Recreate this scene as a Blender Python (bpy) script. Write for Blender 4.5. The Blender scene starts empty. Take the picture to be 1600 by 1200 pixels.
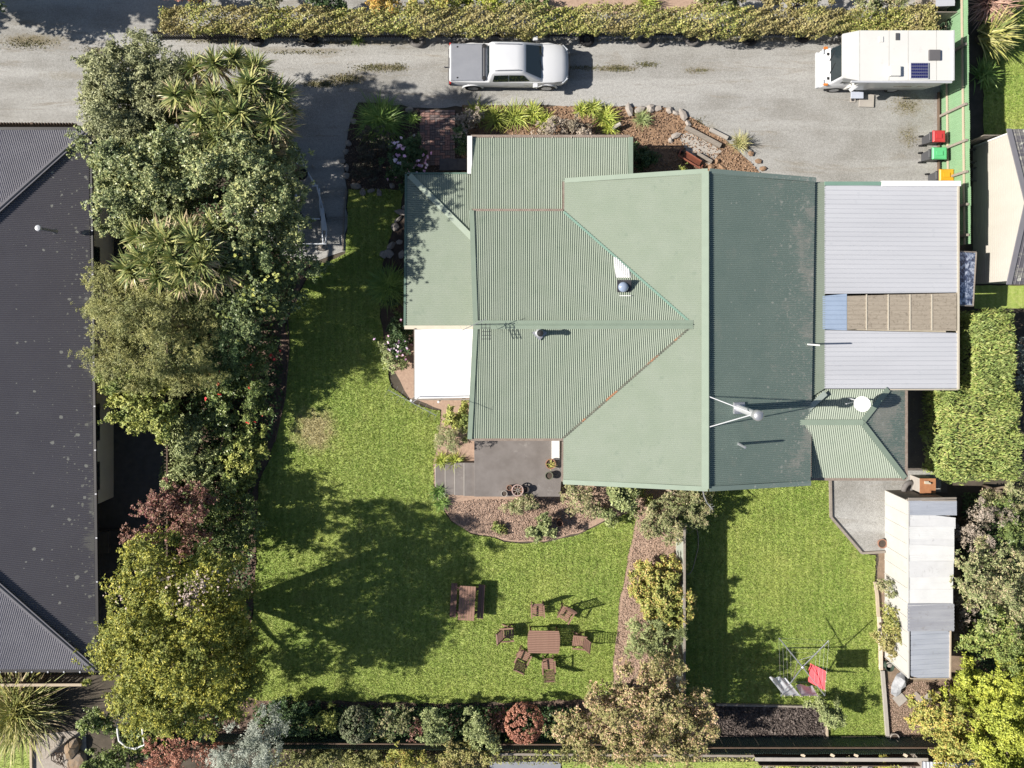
import bpy, bmesh, math, random
import numpy as np
from mathutils import Vector, Matrix

random.seed(7)
rng = np.random.default_rng(7)
SC = bpy.context.scene
COL = SC.collection

# ------------------------------------------------------------------ camera
CAM_H = 35.0          # metres above the lawn
FPX = 1225.0          # focal length in pixels of the 1600 px wide photograph
NX, NY = 800.0, 500.0 # where the plumb line falls in the photograph
cam_d = bpy.data.cameras.new("camera")
cam = bpy.data.objects.new("camera", cam_d)
COL.objects.link(cam)
cam.location = (0, 0, CAM_H)
cam.rotation_euler = (0, 0, 0)
cam_d.sensor_fit = 'HORIZONTAL'
cam_d.sensor_width = 36
cam_d.lens = 36 * FPX / 1600
cam_d.shift_y = -(600 - NY) / 1600
cam_d.clip_end = 500
SC.camera = cam

# ------------------------------------------------------------------ light
SUN_EL = math.radians(37)
w = bpy.data.worlds.new("World")
SC.world = w
w.use_nodes = True
wn = w.node_tree
wn.nodes.clear()
sky = wn.nodes.new('ShaderNodeTexSky')
sky.sky_type = 'NISHITA'
sky.sun_disc = False
sky.sun_elevation = SUN_EL
sky.sun_rotation = math.radians(-90)
sky.air_density = 1.0
sky.dust_density = 1.0
bg = wn.nodes.new('ShaderNodeBackground')
bg.inputs[1].default_value = 0.055
wo = wn.nodes.new('ShaderNodeOutputWorld')
wn.links.new(sky.outputs[0], bg.inputs[0])
wn.links.new(bg.outputs[0], wo.inputs[0])
sl = bpy.data.lights.new("sun", 'SUN')
sl.energy = 5.0
sl.angle = math.radians(0.53)
sl.color = (1.0, 0.94, 0.85)
sun = bpy.data.objects.new("sun", sl)
COL.objects.link(sun)
sun.rotation_euler = Vector((math.cos(SUN_EL), 0.015, -math.sin(SUN_EL))).to_track_quat('-Z', 'Y').to_euler()
sun.location = (-30, 0, 30)
SC.view_settings.view_transform = 'Standard'
SC.view_settings.look = 'None'
SC.view_settings.gamma = 1
SC.view_settings.use_curve_mapping = False
SC.view_settings.exposure = 0.60
SC.cycles.max_bounces = 6
SC.cycles.diffuse_bounces = 2
SC.cycles.transparent_max_bounces = 6

# ------------------------------------------------------------------ helpers
def P(px, py, z=0.0):
    """the place at height z that stands at this pixel of the survey photograph"""
    k = (CAM_H - z) / FPX
    return Vector(((px - NX) * k, (NY - py) * k, z))

def ppm(z=0.0):
    return FPX / (CAM_H - z)

class B:
    """collects shapes into one mesh"""
    def __init__(s):
        s.v = []; s.f = []; s.attr = None
    def add(s, vs, fs):
        o = len(s.v)
        s.v += [tuple(x) for x in vs]
        s.f += [tuple(i + o for i in f) for f in fs]
        return s
    def box(s, c, size, rz=0, mat=None):
        cx, cy, cz = c; x, y, z = [q / 2 for q in size]
        vs = [Vector((a * x, b * y, d * z)) for d in (-1, 1) for a, b in ((-1, -1), (1, -1), (1, 1), (-1, 1))]
        R = mat if mat is not None else Matrix.Rotation(rz, 3, 'Z')
        vs = [R @ v + Vector(c) for v in vs]
        return s.add(vs, [(3, 2, 1, 0), (4, 5, 6, 7), (0, 1, 5, 4), (1, 2, 6, 5), (2, 3, 7, 6), (3, 0, 4, 7)])
    def beam(s, p0, p1, wd, th, up=(0, 0, 1)):
        p0 = Vector(p0); p1 = Vector(p1); d = (p1 - p0)
        L = d.length; d.normalize(); up = Vector(up)
        a = d.cross(up)
        if a.length < 1e-4: a = d.cross(Vector((1, 0, 0)))
        a.normalize(); u = a.cross(d)
        R = Matrix((d, a, u)).transposed()
        return s.box((p0 + p1) / 2, (L, wd, th), mat=R)
    def tube(s, pts, rad, seg=8, cap=True):
        pts = [Vector(p) for p in pts]
        if not hasattr(rad, '__len__'): rad = [rad] * len(pts)
        vs = []
        n = len(pts)
        ref = Vector((0, 0, 1))
        for i, p in enumerate(pts):
            d = (pts[min(i + 1, n - 1)] - pts[max(i - 1, 0)]).normalized()
            if abs(d.dot(ref)) > .95: ref = Vector((1, 0, 0))
            a = d.cross(ref).normalized(); b = a.cross(d)
            for k in range(seg):
                t = 2 * math.pi * k / seg
                vs.append(p + (a * math.cos(t) + b * math.sin(t)) * rad[i])
        fs = []
        for i in range(n - 1):
            for k in range(seg):
                k2 = (k + 1) % seg
                fs.append((i * seg + k, i * seg + k2, (i + 1) * seg + k2, (i + 1) * seg + k))
        if cap:
            fs.append(tuple(range(seg))[::-1]); fs.append(tuple((n - 1) * seg + k for k in range(seg)))
        return s.add(vs, fs)
    def lathe(s, c, prof, seg=16, cap=True):
        c = Vector(c); vs = []; n = len(prof)
        for r, z in prof:
            for k in range(seg):
                t = 2 * math.pi * k / seg
                vs.append(c + Vector((r * math.cos(t), r * math.sin(t), z)))
        fs = []
        for i in range(n - 1):
            for k in range(seg):
                k2 = (k + 1) % seg
                fs.append((i * seg + k, i * seg + k2, (i + 1) * seg + k2, (i + 1) * seg + k))
        if cap:
            fs.append(tuple(range(seg))[::-1]); fs.append(tuple((n - 1) * seg + k for k in range(seg)))
        return s.add(vs, fs)
    def torus(s, c, R, r, seg=20, sub=8, mat=None, arc=(0, 1)):
        c = Vector(c); m = mat or Matrix.Identity(3)
        a0, a1 = arc; full = (a1 - a0) > .999
        n = seg if full else seg + 1
        vs = []
        for i in range(n):
            t = 2 * math.pi * (a0 + (a1 - a0) * i / seg)
            for j in range(sub):
                u = 2 * math.pi * j / sub
                vs.append(c + m @ Vector(((R + r * math.cos(u)) * math.cos(t), (R + r * math.cos(u)) * math.sin(t), r * math.sin(u))))
        fs = []
        for i in range(seg):
            i2 = (i + 1) % n
            for j in range(sub):
                j2 = (j + 1) % sub
                fs.append((i * sub + j, i2 * sub + j, i2 * sub + j2, i * sub + j2))
        return s.add(vs, fs)
    def prism(s, poly, z0, z1):
        n = len(poly)
        vs = [(p[0], p[1], z0) for p in poly] + [(p[0], p[1], z1) for p in poly]
        fs = [tuple(range(n))[::-1], tuple(range(n, 2 * n))]
        fs += [(i, (i + 1) % n, n + (i + 1) % n, n + i) for i in range(n)]
        return s.add(vs, fs)
    def slab(s, poly3, th):
        """a sheet of thickness th under the 3-D polygon"""
        n = len(poly3)
        p = [Vector(q) for q in poly3]
        nm = Vector((0, 0, 0))
        for i in range(n):
            a = p[i]; b = p[(i + 1) % n]
            nm += a.cross(b)
        nm.normalize()
        if nm.z < 0: p.reverse(); nm = -nm
        vs = p + [q - nm * th for q in p]
        fs = [tuple(range(n)), tuple(range(n, 2 * n))[::-1]]
        fs += [((i + 1) % n, i, n + i, n + (i + 1) % n) for i in range(n)]
        return s.add(vs, fs)
    def loft(s, rings, cap=True):
        n = len(rings[0]); vs = [q for r in rings for q in r]; fs = []
        for i in range(len(rings) - 1):
            for k in range(n):
                k2 = (k + 1) % n
                fs.append((i * n + k, i * n + k2, (i + 1) * n + k2, (i + 1) * n + k))
        if cap:
            fs.append(tuple(range(n))[::-1]); fs.append(tuple((len(rings) - 1) * n + k for k in range(n)))
        return s.add(vs, fs)

def make(name, b, mat, parent=None, smooth=False, bevel=0, at=None):
    """b in world coordinates (local ones if at is 0); becomes one mesh object"""
    me = bpy.data.meshes.new(name)
    if isinstance(b, B): v, f = b.v, b.f
    else: v, f = b
    org = Vector((0, 0, 0))
    if at is not None and at != 0: org = Vector(at)
    elif at is None and parent is not None:
        q = parent
        while q is not None:
            org = org + q.location; q = q.parent
    if org.length > 0: v = [(x[0] - org.x, x[1] - org.y, x[2] - org.z) for x in v]
    me.from_pydata(v, [], f)
    if isinstance(b, B) and b.attr: me.attributes.new('furrow', 'FLOAT', 'POINT').data.foreach_set('value', b.attr)
    if smooth is True:
        me.polygons.foreach_set('use_smooth', [True] * len(me.polygons))
    me.materials.append(mat)
    o = bpy.data.objects.new(name, me)
    COL.objects.link(o)
    if parent is not None: o.parent = parent
    elif at is not None and at != 0: o.location = org
    bm = bmesh.new(); bm.from_mesh(me)
    bmesh.ops.recalc_face_normals(bm, faces=bm.faces)
    if bevel:
        bmesh.ops.bevel(bm, geom=bm.edges[:], offset=bevel, segments=2, affect='EDGES', profile=.6)
    bm.to_mesh(me); bm.free()
    if smooth == 'auto':
        me.polygons.foreach_set('use_smooth', [True] * len(me.polygons))
        me.set_sharp_from_angle(angle=math.radians(40))
    me.update()
    return o

def tag(o, label, cat, group=None):
    o['label'] = label; o['category'] = cat
    if group: o['group'] = group
    return o

def thing(name, label, cat, loc=(0, 0, 0), rz=0, group=None):
    o = bpy.data.objects.new(name, None)
    o.empty_display_size = .2
    COL.objects.link(o)
    o.location = loc; o.rotation_euler = (0, 0, rz)
    return tag(o, label, cat, group)

def struct(o, kind='structure'):
    o['kind'] = kind
    return o

def copy_tree(o, parent=None):
    c = o.copy(); COL.objects.link(c)
    if parent is not None: c.parent = parent
    for ch in list(o.children): copy_tree(ch, c)
    return c

def twin(name, src, parent, loc):
    """another piece sharing src's mesh"""
    o = bpy.data.objects.new(name, src.data); COL.objects.link(o)
    o.parent = parent; o.location = loc
    return o

ORD = ['first', 'second', 'third', 'fourth', 'fifth', 'sixth', 'seventh', 'eighth', 'ninth', 'tenth', 'eleventh', 'twelfth', 'thirteenth']
def beams(name, lst, mt, parent):
    """one object for each straight piece (start, end, width, thickness)"""
    for p0, p1, wd, th in lst:
        bb = B(); bb.beam(p0, p1, wd, th); make(name, bb, mt, parent)

# ------------------------------------------------------------------ materials
def nt_new(name):
    m = bpy.data.materials.new(name); m.use_nodes = True
    nt = m.node_tree; nt.nodes.clear()
    out = nt.nodes.new('ShaderNodeOutputMaterial')
    return m, nt, out

def ramp(nt, fac, stops):
    r = nt.nodes.new('ShaderNodeValToRGB')
    e = r.color_ramp.elements
    while len(e) < len(stops): e.new(.5)
    for el, (p, c) in zip(e, stops):
        el.position = p; el.color = (*c, 1) if len(c) == 3 else c
    if fac is not None: nt.links.new(fac, r.inputs[0])
    return r.outputs[0]

def noise(nt, vec, scale, detail=5, rough=.6, dist=0.0):
    n = nt.nodes.new('ShaderNodeTexNoise')
    n.inputs['Scale'].default_value = scale; n.inputs['Detail'].default_value = detail
    n.inputs['Roughness'].default_value = rough; n.inputs['Distortion'].default_value = dist
    if vec is not None: nt.links.new(vec, n.inputs['Vector'])
    return n.outputs[0]

def mix(nt, fac, a, b, mode='MIX'):
    n = nt.nodes.new('ShaderNodeMix'); n.data_type = 'RGBA'; n.blend_type = mode
    for s, v in ((0, fac), (6, a), (7, b)):
        if hasattr(v, 'node'): nt.links.new(v, n.inputs[s])
        elif s == 0: n.inputs[0].default_value = v
        else: n.inputs[s].default_value = (*v, 1)
    return n.outputs[2]

def math_n(nt, op, a, b=None):
    n = nt.nodes.new('ShaderNodeMath'); n.operation = op
    for i, v in enumerate((a, b)):
        if v is None: continue
        if hasattr(v, 'node'): nt.links.new(v, n.inputs[i])
        else: n.inputs[i].default_value = v
    return n.outputs[0]

def mat(name, c, c2=None, scale=4, rough=.6, spec=.3, metal=0, bump=0, bscale=40, layers=(), stretch=None, lo=.35, hi=.65, pos=False, dots=(), wear=(), furrow=None):
    """base colour mottled from c to c2; layers = (colour, noise scale, threshold, softness, strength)"""
    m, nt, out = nt_new(name)
    p = nt.nodes.new('ShaderNodeBsdfPrincipled')
    p.inputs['Roughness'].default_value = rough
    p.inputs['Specular IOR Level'].default_value = spec
    p.inputs['Metallic'].default_value = metal
    if pos:
        vec = nt.nodes.new('ShaderNodeNewGeometry').outputs['Position']
    else:
        vec = nt.nodes.new('ShaderNodeTexCoord').outputs['Object']
    v1 = vec
    if stretch:
        mp = nt.nodes.new('ShaderNodeMapping'); mp.inputs['Scale'].default_value = stretch
        nt.links.new(vec, mp.inputs[0]); v1 = mp.outputs[0]
    if c2 is None: c2 = tuple(x * .82 for x in c)
    col = ramp(nt, noise(nt, v1, scale), [(lo, c), (hi, c2)])
    for (lc, ls, th, soft, st) in layers:
        f = ramp(nt, noise(nt, v1 if ls < 0 else vec, abs(ls), 4, .65), [(th, (0, 0, 0)), (min(1, th + soft), (st, st, st))])
        col = mix(nt, f, col, lc)
    if furrow:   # furrow bottoms darkened in colour so the ribs show as if shaded
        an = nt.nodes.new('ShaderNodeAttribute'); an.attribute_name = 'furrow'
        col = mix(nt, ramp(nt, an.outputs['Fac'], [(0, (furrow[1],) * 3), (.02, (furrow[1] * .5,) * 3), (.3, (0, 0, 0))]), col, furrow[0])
    for (dc, th0, th1, x0, x1, st, sx, sy) in wear:   # worn patches running along the furrows, towards world x1
        gp = nt.nodes.new('ShaderNodeSeparateXYZ'); pos_ = nt.nodes.new('ShaderNodeNewGeometry').outputs['Position']; nt.links.new(pos_, gp.inputs[0])
        mr = nt.nodes.new('ShaderNodeMapRange'); mr.inputs[1].default_value = x0; mr.inputs[2].default_value = x1; mr.inputs[3].default_value = -.52; mr.inputs[4].default_value = -.18
        nt.links.new(gp.outputs[0], mr.inputs[0])
        mp2 = nt.nodes.new('ShaderNodeMapping'); mp2.inputs['Scale'].default_value = (sx, sy, 1); nt.links.new(pos_, mp2.inputs[0])
        ff = math_n(nt, 'ADD', math_n(nt, 'ADD', math_n(nt, 'MULTIPLY', noise(nt, pos_, .9, 3), .85), math_n(nt, 'MULTIPLY', noise(nt, mp2.outputs[0], 3.0, 4, .75), .8)), mr.outputs[0])
        col = mix(nt, ramp(nt, ff, [(th0, (0, 0, 0)), (th1, (st, st, st))]), col, dc)
    if dots:
        vd = nt.nodes.new('ShaderNodeVectorMath'); vd.operation = 'ADD'; nz = nt.nodes.new('ShaderNodeTexNoise'); nz.inputs['Scale'].default_value = 9; nz.inputs['Detail'].default_value = 3
        nt.links.new(vec, nz.inputs['Vector']); vs_ = nt.nodes.new('ShaderNodeVectorMath'); vs_.operation = 'SCALE'; vs_.inputs[3].default_value = .10
        nt.links.new(nz.outputs['Color'], vs_.inputs[0]); nt.links.new(vec, vd.inputs[0]); nt.links.new(vs_.outputs[0], vd.inputs[1]); vec = vd.outputs[0]
    for (dc, ds, rad, st, x0, x1) in dots:   # round lichen spots, thicker towards world x1 when given
        vo = nt.nodes.new('ShaderNodeTexVoronoi'); vo.inputs['Scale'].default_value = ds; vo.inputs['Randomness'].default_value = 1
        nt.links.new(vec, vo.inputs['Vector'])
        sp_ = nt.nodes.new('ShaderNodeSeparateColor'); nt.links.new(vo.outputs['Color'], sp_.inputs[0])
        r_ = math_n(nt, 'MULTIPLY', math_n(nt, 'POWER', sp_.outputs[0], 5.0), rad)
        if x0 is not None:
            gp = nt.nodes.new('ShaderNodeSeparateXYZ'); nt.links.new(nt.nodes.new('ShaderNodeNewGeometry').outputs['Position'], gp.inputs[0])
            mr = nt.nodes.new('ShaderNodeMapRange'); mr.inputs[1].default_value = x0; mr.inputs[2].default_value = x1; mr.inputs[3].default_value = .35; mr.inputs[4].default_value = 1.5
            nt.links.new(gp.outputs[0], mr.inputs[0]); r_ = math_n(nt, 'MULTIPLY', r_, mr.outputs[0])
        f = math_n(nt, 'MULTIPLY', math_n(nt, 'LESS_THAN', vo.outputs['Distance'], r_), st)
        col = mix(nt, f, col, dc)
    nt.links.new(col, p.inputs['Base Color'])
    if bump:
        bn = nt.nodes.new('ShaderNodeBump'); bn.inputs['Strength'].default_value = bump; bn.inputs['Distance'].default_value = .02
        nt.links.new(noise(nt, vec, bscale, 6, .7), bn.inputs['Height'])
        nt.links.new(bn.outputs[0], p.inputs['Normal'])
    nt.links.new(p.outputs[0], out.inputs[0])
    return m

def leafmat(name, cols, trans=.08, rough=.5, nscale=1.1, alt=None, spec=.3, gain=1.85):
    m, nt, out = nt_new(name)
    g = nt.nodes.new('ShaderNodeNewGeometry')
    k = len(cols)
    cols = [tuple(min(.85, x * gain) for x in q) for q in cols]
    if alt is not None: alt = tuple(x * gain for x in alt)
    c = ramp(nt, g.outputs['Random Per Island'], [(i / (k - 1), q) for i, q in enumerate(cols)])
    if alt is None: alt = tuple(x * .72 for x in cols[k // 2])
    f = ramp(nt, noise(nt, g.outputs['Position'], nscale, 3), [(.42, (0, 0, 0)), (.62, (.75, .75, .75))])
    c = mix(nt, f, c, alt)
    p = nt.nodes.new('ShaderNodeBsdfPrincipled')
    p.inputs['Roughness'].default_value = rough; p.inputs['Specular IOR Level'].default_value = spec
    t = nt.nodes.new('ShaderNodeBsdfTranslucent')
    nt.links.new(c, p.inputs['Base Color']); nt.links.new(c, t.inputs[0])
    ms = nt.nodes.new('ShaderNodeMixShader'); ms.inputs[0].default_value = trans
    nt.links.new(p.outputs[0], ms.inputs[1]); nt.links.new(t.outputs[0], ms.inputs[2])
    nt.links.new(ms.outputs[0], out.inputs[0])
    return m

def plain(name, c, rough=.4, spec=.5, metal=0):
    return mat(name, c, tuple(x * .93 for x in c), 3, rough, spec, metal)

def glassmat(name, c=(.02, .03, .035)):
    m, nt, out = nt_new(name)
    p = nt.nodes.new('ShaderNodeBsdfPrincipled')
    p.inputs['Base Color'].default_value = (*c, 1)
    p.inputs['Roughness'].default_value = .06; p.inputs['Specular IOR Level'].default_value = .8
    nt.links.new(p.outputs[0], out.inputs[0])
    return m

# ------------------------------------------------------------------ geometry generators
def quads_obj(name, V, mt, parent=None, smooth=False):
    """V: n x 4 x 3 world points -> one object of separate quads"""
    n = len(V); kv = V.shape[1]
    org = Vector((0, 0, 0)); q = parent
    while q is not None:
        org = org + q.location; q = q.parent
    co = (V - np.array(org)).reshape(-1).astype(np.float32)
    me = bpy.data.meshes.new(name)
    me.vertices.add(kv * n); me.vertices.foreach_set('co', co)
    me.loops.add(kv * n); me.loops.foreach_set('vertex_index', np.arange(kv * n, dtype=np.int32))
    me.polygons.add(n); me.polygons.foreach_set('loop_start', np.arange(0, kv * n, kv, dtype=np.int32))
    me.update(calc_edges=True); me.validate()
    me.materials.append(mt)
    o = bpy.data.objects.new(name, me); COL.objects.link(o)
    if parent is not None: o.parent = parent
    return o

def unit(a):
    return a / (np.linalg.norm(a, axis=-1, keepdims=True) + 1e-9)

def leaf_quads(C, N, size, aspect=.55, dirs=None):
    n = len(C)
    R = rng.normal(size=(n, 3)) if dirs is None else dirs
    T = unit(R - N * np.sum(R * N, -1, keepdims=True))
    S = np.cross(N, T)
    s = (size * rng.uniform(.65, 1.3, n))[:, None]
    a = T * s * .5; b = S * s * aspect * .5
    sag = N * s * .12
    return np.stack([C - a - sag, C + b + sag * .4, C + a - sag, C - b + sag * .4], 1)

def lumps_on(ells, per_m2, lr, lower=-.25, rag=1):
    """clump centres spread on the outside of a union of ellipsoids (cx,cy,cz,rx,ry,rz)"""
    out = []; nr = []
    for i, (cx, cy, cz, rx, ry, rz) in enumerate(ells):
        area = 2.6 * math.pi * ((rx * ry) + (rx * rz + ry * rz) * .5) / 1.5
        n = max(5, int(area * per_m2))
        d = unit(rng.normal(size=(n * 3, 3)))
        d = d[d[:, 2] > lower][:n]
        k = (rng.uniform(.48, 1.03, len(d)) if rag else rng.uniform(.97, 1.0, len(d)))[:, None]
        p = np.array([cx, cy, cz]) + d * np.array([rx, ry, rz]) * k + (np.array([0, 0, 1]) * rng.normal(size=(len(d), 1)) * .36 * min(1, rz) if rag else 0)
        keep = np.ones(len(p), bool)
        for j, e in enumerate(ells):
            if j == i: continue
            q = (p - np.array(e[:3])) / np.array(e[3:])
            keep &= (q ** 2).sum(1) > .6
        out.append(p[keep]); nr.append(d[keep])
    p = np.concatenate(out); d = np.concatenate(nr)
    return p, d, (rng.uniform(.5, 1.0, len(p)) ** 1.0 + rng.uniform(0, .75, len(p)) ** 2) * lr * 1.15 if rag else np.full(len(p), lr)

def crown_quads(ells, leaf=.1, aspect=.55, lr=.38, per_m2=2.2, per=170, flat=.35, lower=-.25, rag=1):
    if rag: per_m2 *= .62; per *= 1.85; lr *= .86; leaf *= .84
    p, d, r = lumps_on(ells, per_m2, lr, lower, rag)
    L = len(p)
    if rag:   # branch clump > sprig > leaf
        ks = np.maximum(3, (per / 13 * (r / lr) ** 2).astype(int)); si = np.repeat(np.arange(L), ks); m = len(si)
        ax = rng.uniform(.45, 1.25, size=(L, 3)) * np.array([1, 1, .75])
        S = p[si] + rng.normal(size=(m, 3)) * ax[si] * (r * .50)[si][:, None] + d[si] * (r * .25)[si][:, None]
        sd = unit(d[si] * .7 + rng.normal(size=(m, 3)) * .5 + np.array([0, 0, .6]))
        idx = np.repeat(np.arange(m), 13); n = len(idx)
        u = unit(rng.normal(size=(n, 3)) + sd[idx] * .7)
        C = S[idx] + u * rng.uniform(.25, 1.0, n)[:, None] * leaf * 1.25
        N = unit(sd[idx] * .9 + rng.normal(size=(n, 3)) * .5 + np.array([0, 0, flat]))
        DD = u
    else:
        k = np.maximum(8, (per * (r / lr) ** 2).astype(int))
        idx = np.repeat(np.arange(L), k); n = len(idx)
        u = unit(rng.normal(size=(n, 3)) + d[idx] * .75 + np.array([0, 0, .35]))
        C = p[idx] + u * r[idx][:, None] * (rng.uniform(.45, 1.0, n) ** .6)[:, None]
        N = unit(u + rng.normal(size=(n, 3)) * .45)
        DD = None
    if rag:   # sparse shaded inner foliage
        e = np.array(ells); w_ = e[:, 3] * e[:, 4]; nf = int(n * .14)
        j = rng.choice(len(e), nf, p=w_ / w_.sum()); u2 = unit(rng.normal(size=(nf, 3)))
        C2 = e[j, :3] + u2 * e[j, 3:] * rng.uniform(.2, .62, nf)[:, None]
        C = np.concatenate([C, C2]); N = np.concatenate([N, unit(rng.normal(size=(nf, 3)) * .7 + np.array([0, 0, .8]))])
        size = np.concatenate([np.full(n, leaf), np.full(nf, leaf * 1.4)])
        return leaf_quads(C, N, size, aspect, np.concatenate([DD, rng.normal(size=(nf, 3))]))
    return leaf_quads(C, N, leaf, aspect)

def strap_leaves(c, n, L, wd, e0, e1, seg=3, bend=.6, az=(0, 2 * math.pi), spread=.05):
    """n long narrow leaves fanning out of c; returns quads"""
    c = np.array(c)
    out = []
    a = rng.uniform(az[0], az[1], n); e = rng.uniform(e0, e1, n)
    ln = L * rng.uniform(.7, 1.1, n)
    base = c + rng.normal(size=(n, 3)) * spread * np.array([1, 1, .5])
    bend_k = bend * rng.uniform(.4, 1.2, n)
    pts = [base]
    for i in range(seg):
        ee = e - bend_k * (i / seg) ** 1.2 * 1.3
        d = np.stack([np.cos(ee) * np.cos(a), np.cos(ee) * np.sin(a), np.sin(ee)], 1)
        pts.append(pts[-1] + d * (ln / seg)[:, None])
    side = np.stack([-np.sin(a), np.cos(a), np.zeros(n)], 1)
    tw = rng.normal(size=(n, 1)) * .5
    side = unit(side + np.array([0, 0, 1]) * tw)
    ws = [wd * .7] + [wd * (1 - (i / seg) ** 2 * .92) for i in range(1, seg + 1)]
    for i in range(seg):
        out.append(np.stack([pts[i] - side * ws[i] / 2, pts[i] + side * ws[i] / 2, pts[i + 1] + side * ws[i + 1] / 2, pts[i + 1] - side * ws[i + 1] / 2], 1))
    return out

def strap_obj(name, quads, mt, parent=None):
    """joins strap segments of one leaf into one strip so that a leaf is an island"""
    seg = len(quads); n = len(quads[0])
    org = Vector((0, 0, 0)); q = parent
    while q is not None:
        org = org + q.location; q = q.parent
    rows = [quads[0][:, 0:2]] + [Q[:, [3, 2]] for Q in quads]
    V = np.stack(rows, 1).reshape(n, (seg + 1) * 2, 3) - np.array(org)
    f = np.array([[2 * i, 2 * i + 1, 2 * i + 3, 2 * i + 2] for i in range(seg)])
    F = (f[None] + (np.arange(n) * (seg + 1) * 2)[:, None, None]).reshape(-1)
    me = bpy.data.meshes.new(name)
    me.vertices.add(V.size // 3); me.vertices.foreach_set('co', V.reshape(-1).astype(np.float32))
    me.loops.add(len(F)); me.loops.foreach_set('vertex_index', F.astype(np.int32))
    me.polygons.add(len(F) // 4); me.polygons.foreach_set('loop_start', np.arange(0, len(F), 4, dtype=np.int32))
    me.update(calc_edges=True); me.validate()
    me.materials.append(mt)
    o = bpy.data.objects.new(name, me); COL.objects.link(o)
    if parent is not None: o.parent = parent
    return o

def corr(poly, fall, pitch=.0762, amp=.019, lift=0, kind='sine'):
    """corrugated sheet over a convex 3-D polygon, furrows running along fall"""
    p = np.array([tuple(q) for q in poly], float)
    n = np.zeros(3)
    for i in range(len(p)):
        n += np.cross(p[i], p[(i + 1) % len(p)])
    n /= np.linalg.norm(n)
    if n[2] < 0: n = -n
    d = np.array(fall, float); d -= n * d.dot(n); d /= np.linalg.norm(d)
    a = np.cross(d, n)
    s = p @ a; t = p @ d; c = float((p @ n).mean()) + lift
    prof = [(0, 1), (.25, 0), (.5, -1), (.75, 0)] if kind == 'sine' else [(0, 0), (.80, 0), (.86, 1), (.94, 1)]
    S = []
    k0 = math.floor(s.min() / pitch); k1 = math.ceil(s.max() / pitch)
    for k in range(k0, k1 + 1):
        for q, h in prof:
            x = (k + q) * pitch
            if s.min() + 1e-4 < x < s.max() - 1e-4: S.append((x, h))
    S = [(s.min() + 1e-4, 0)] + S + [(s.max() - 1e-4, 0)]
    vs = []; fs = []; at_ = []
    m = len(p)
    for x, h in S:
        ts = []
        for i in range(m):
            s0, s1 = s[i], s[(i + 1) % m]
            if (s0 - x) * (s1 - x) <= 0 and abs(s1 - s0) > 1e-9:
                u = (x - s0) / (s1 - s0); ts.append(t[i] + u * (t[(i + 1) % m] - t[i]))
        t0, t1 = (min(ts), max(ts)) if ts else (0, 0)
        for tt in (t0, t1):
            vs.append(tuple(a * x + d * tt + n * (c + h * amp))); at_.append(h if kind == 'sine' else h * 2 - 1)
    for i in range(len(S) - 1):
        fs.append((2 * i, 2 * i + 1, 2 * i + 3, 2 * i + 2))
    b = B(); b.v = vs; b.f = fs; b.attr = at_
    return b

def strip(b, p0, p1, wd, th=.02, lift=.0):
    """flat ribbon between two points (flashing)"""
    p0 = Vector(p0) + Vector((0, 0, lift)); p1 = Vector(p1) + Vector((0, 0, lift))
    return b.beam(p0, p1, wd, th)

def wobble(pts, step=.35, amp=.07, seed=1):
    r = random.Random(seed); out = []
    n = len(pts)
    for i in range(n):
        a = Vector(pts[i][:2]); b = Vector(pts[(i + 1) % n][:2])
        k = max(1, int((b - a).length / step))
        nr = Vector((-(b - a).y, (b - a).x)).normalized()
        for j in range(k):
            q = a.lerp(b, j / k)
            if j: q = q + nr * r.uniform(-amp, amp)
            out.append((q.x, q.y))
    return out

def in_poly(x, y, poly):
    px = np.array([q[0] for q in poly]); py = np.array([q[1] for q in poly])
    c = np.zeros(len(x), bool); j = len(poly) - 1
    for i in range(len(poly)):
        cond = ((py[i] > y) != (py[j] > y))
        xi = (px[j] - px[i]) * (y - py[i]) / (py[j] - py[i] + 1e-12) + px[i]
        c ^= cond & (x < xi); j = i
    return c

def scatter(poly, n):
    xs = [q[0] for q in poly]; ys = [q[1] for q in poly]
    x = rng.uniform(min(xs), max(xs), n * 4); y = rng.uniform(min(ys), max(ys), n * 4)
    k = in_poly(x, y, poly)
    return np.stack([x[k], y[k]], 1)[:n]

def area(poly):
    return abs(sum(poly[i][0] * poly[(i + 1) % len(poly)][1] - poly[(i + 1) % len(poly)][0] * poly[i][1] for i in range(len(poly)))) / 2

def sheet(name, pts, z, mt, wob=.06, step=.35, thick=.0, seed=3):
    poly = wobble([P(x, y) for x, y in pts], step, wob, seed) if wob else [P(x, y)[:2] for x, y in pts]
    b = B()
    b.add([(x, y, z) for x, y in poly], [tuple(range(len(poly)))])
    o = make(name, b, mt)
    struct(o)
    return o, poly
# ------------------------------------------------------------------ material library
LICH = (.55, .55, .5)
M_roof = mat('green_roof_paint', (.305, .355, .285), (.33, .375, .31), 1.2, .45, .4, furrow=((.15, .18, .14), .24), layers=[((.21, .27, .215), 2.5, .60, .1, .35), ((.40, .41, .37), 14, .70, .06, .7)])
M_roof_e = mat('green_roof_paint_shade_toned', (.21, .275, .245), (.235, .298, .265), 1.0, .5, .35, furrow=((.09, .12, .11), .26), layers=[((.30, .33, .29), 1.3, .60, .08, .35)], dots=[((.42, .43, .39), 5, .28, .7, 6, 12.6), ((.42, .41, .37), 13, .42, .6, 8.4, 12.2), ((.46, .43, .39), 22, .50, .6, 9.6, 12.4)], wear=[((.42, .39, .35), .62, .72, 8.8, 12.4, .55, .7, 8)])  # shade put into the paint tone of sun-averted slopes, under lichen and wear
M_cap = plain('green_roof_flashing', (.245, .305, .24), .5)
M_capteal = plain('green_valley_flashing', (.19, .31, .25), .5)
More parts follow.
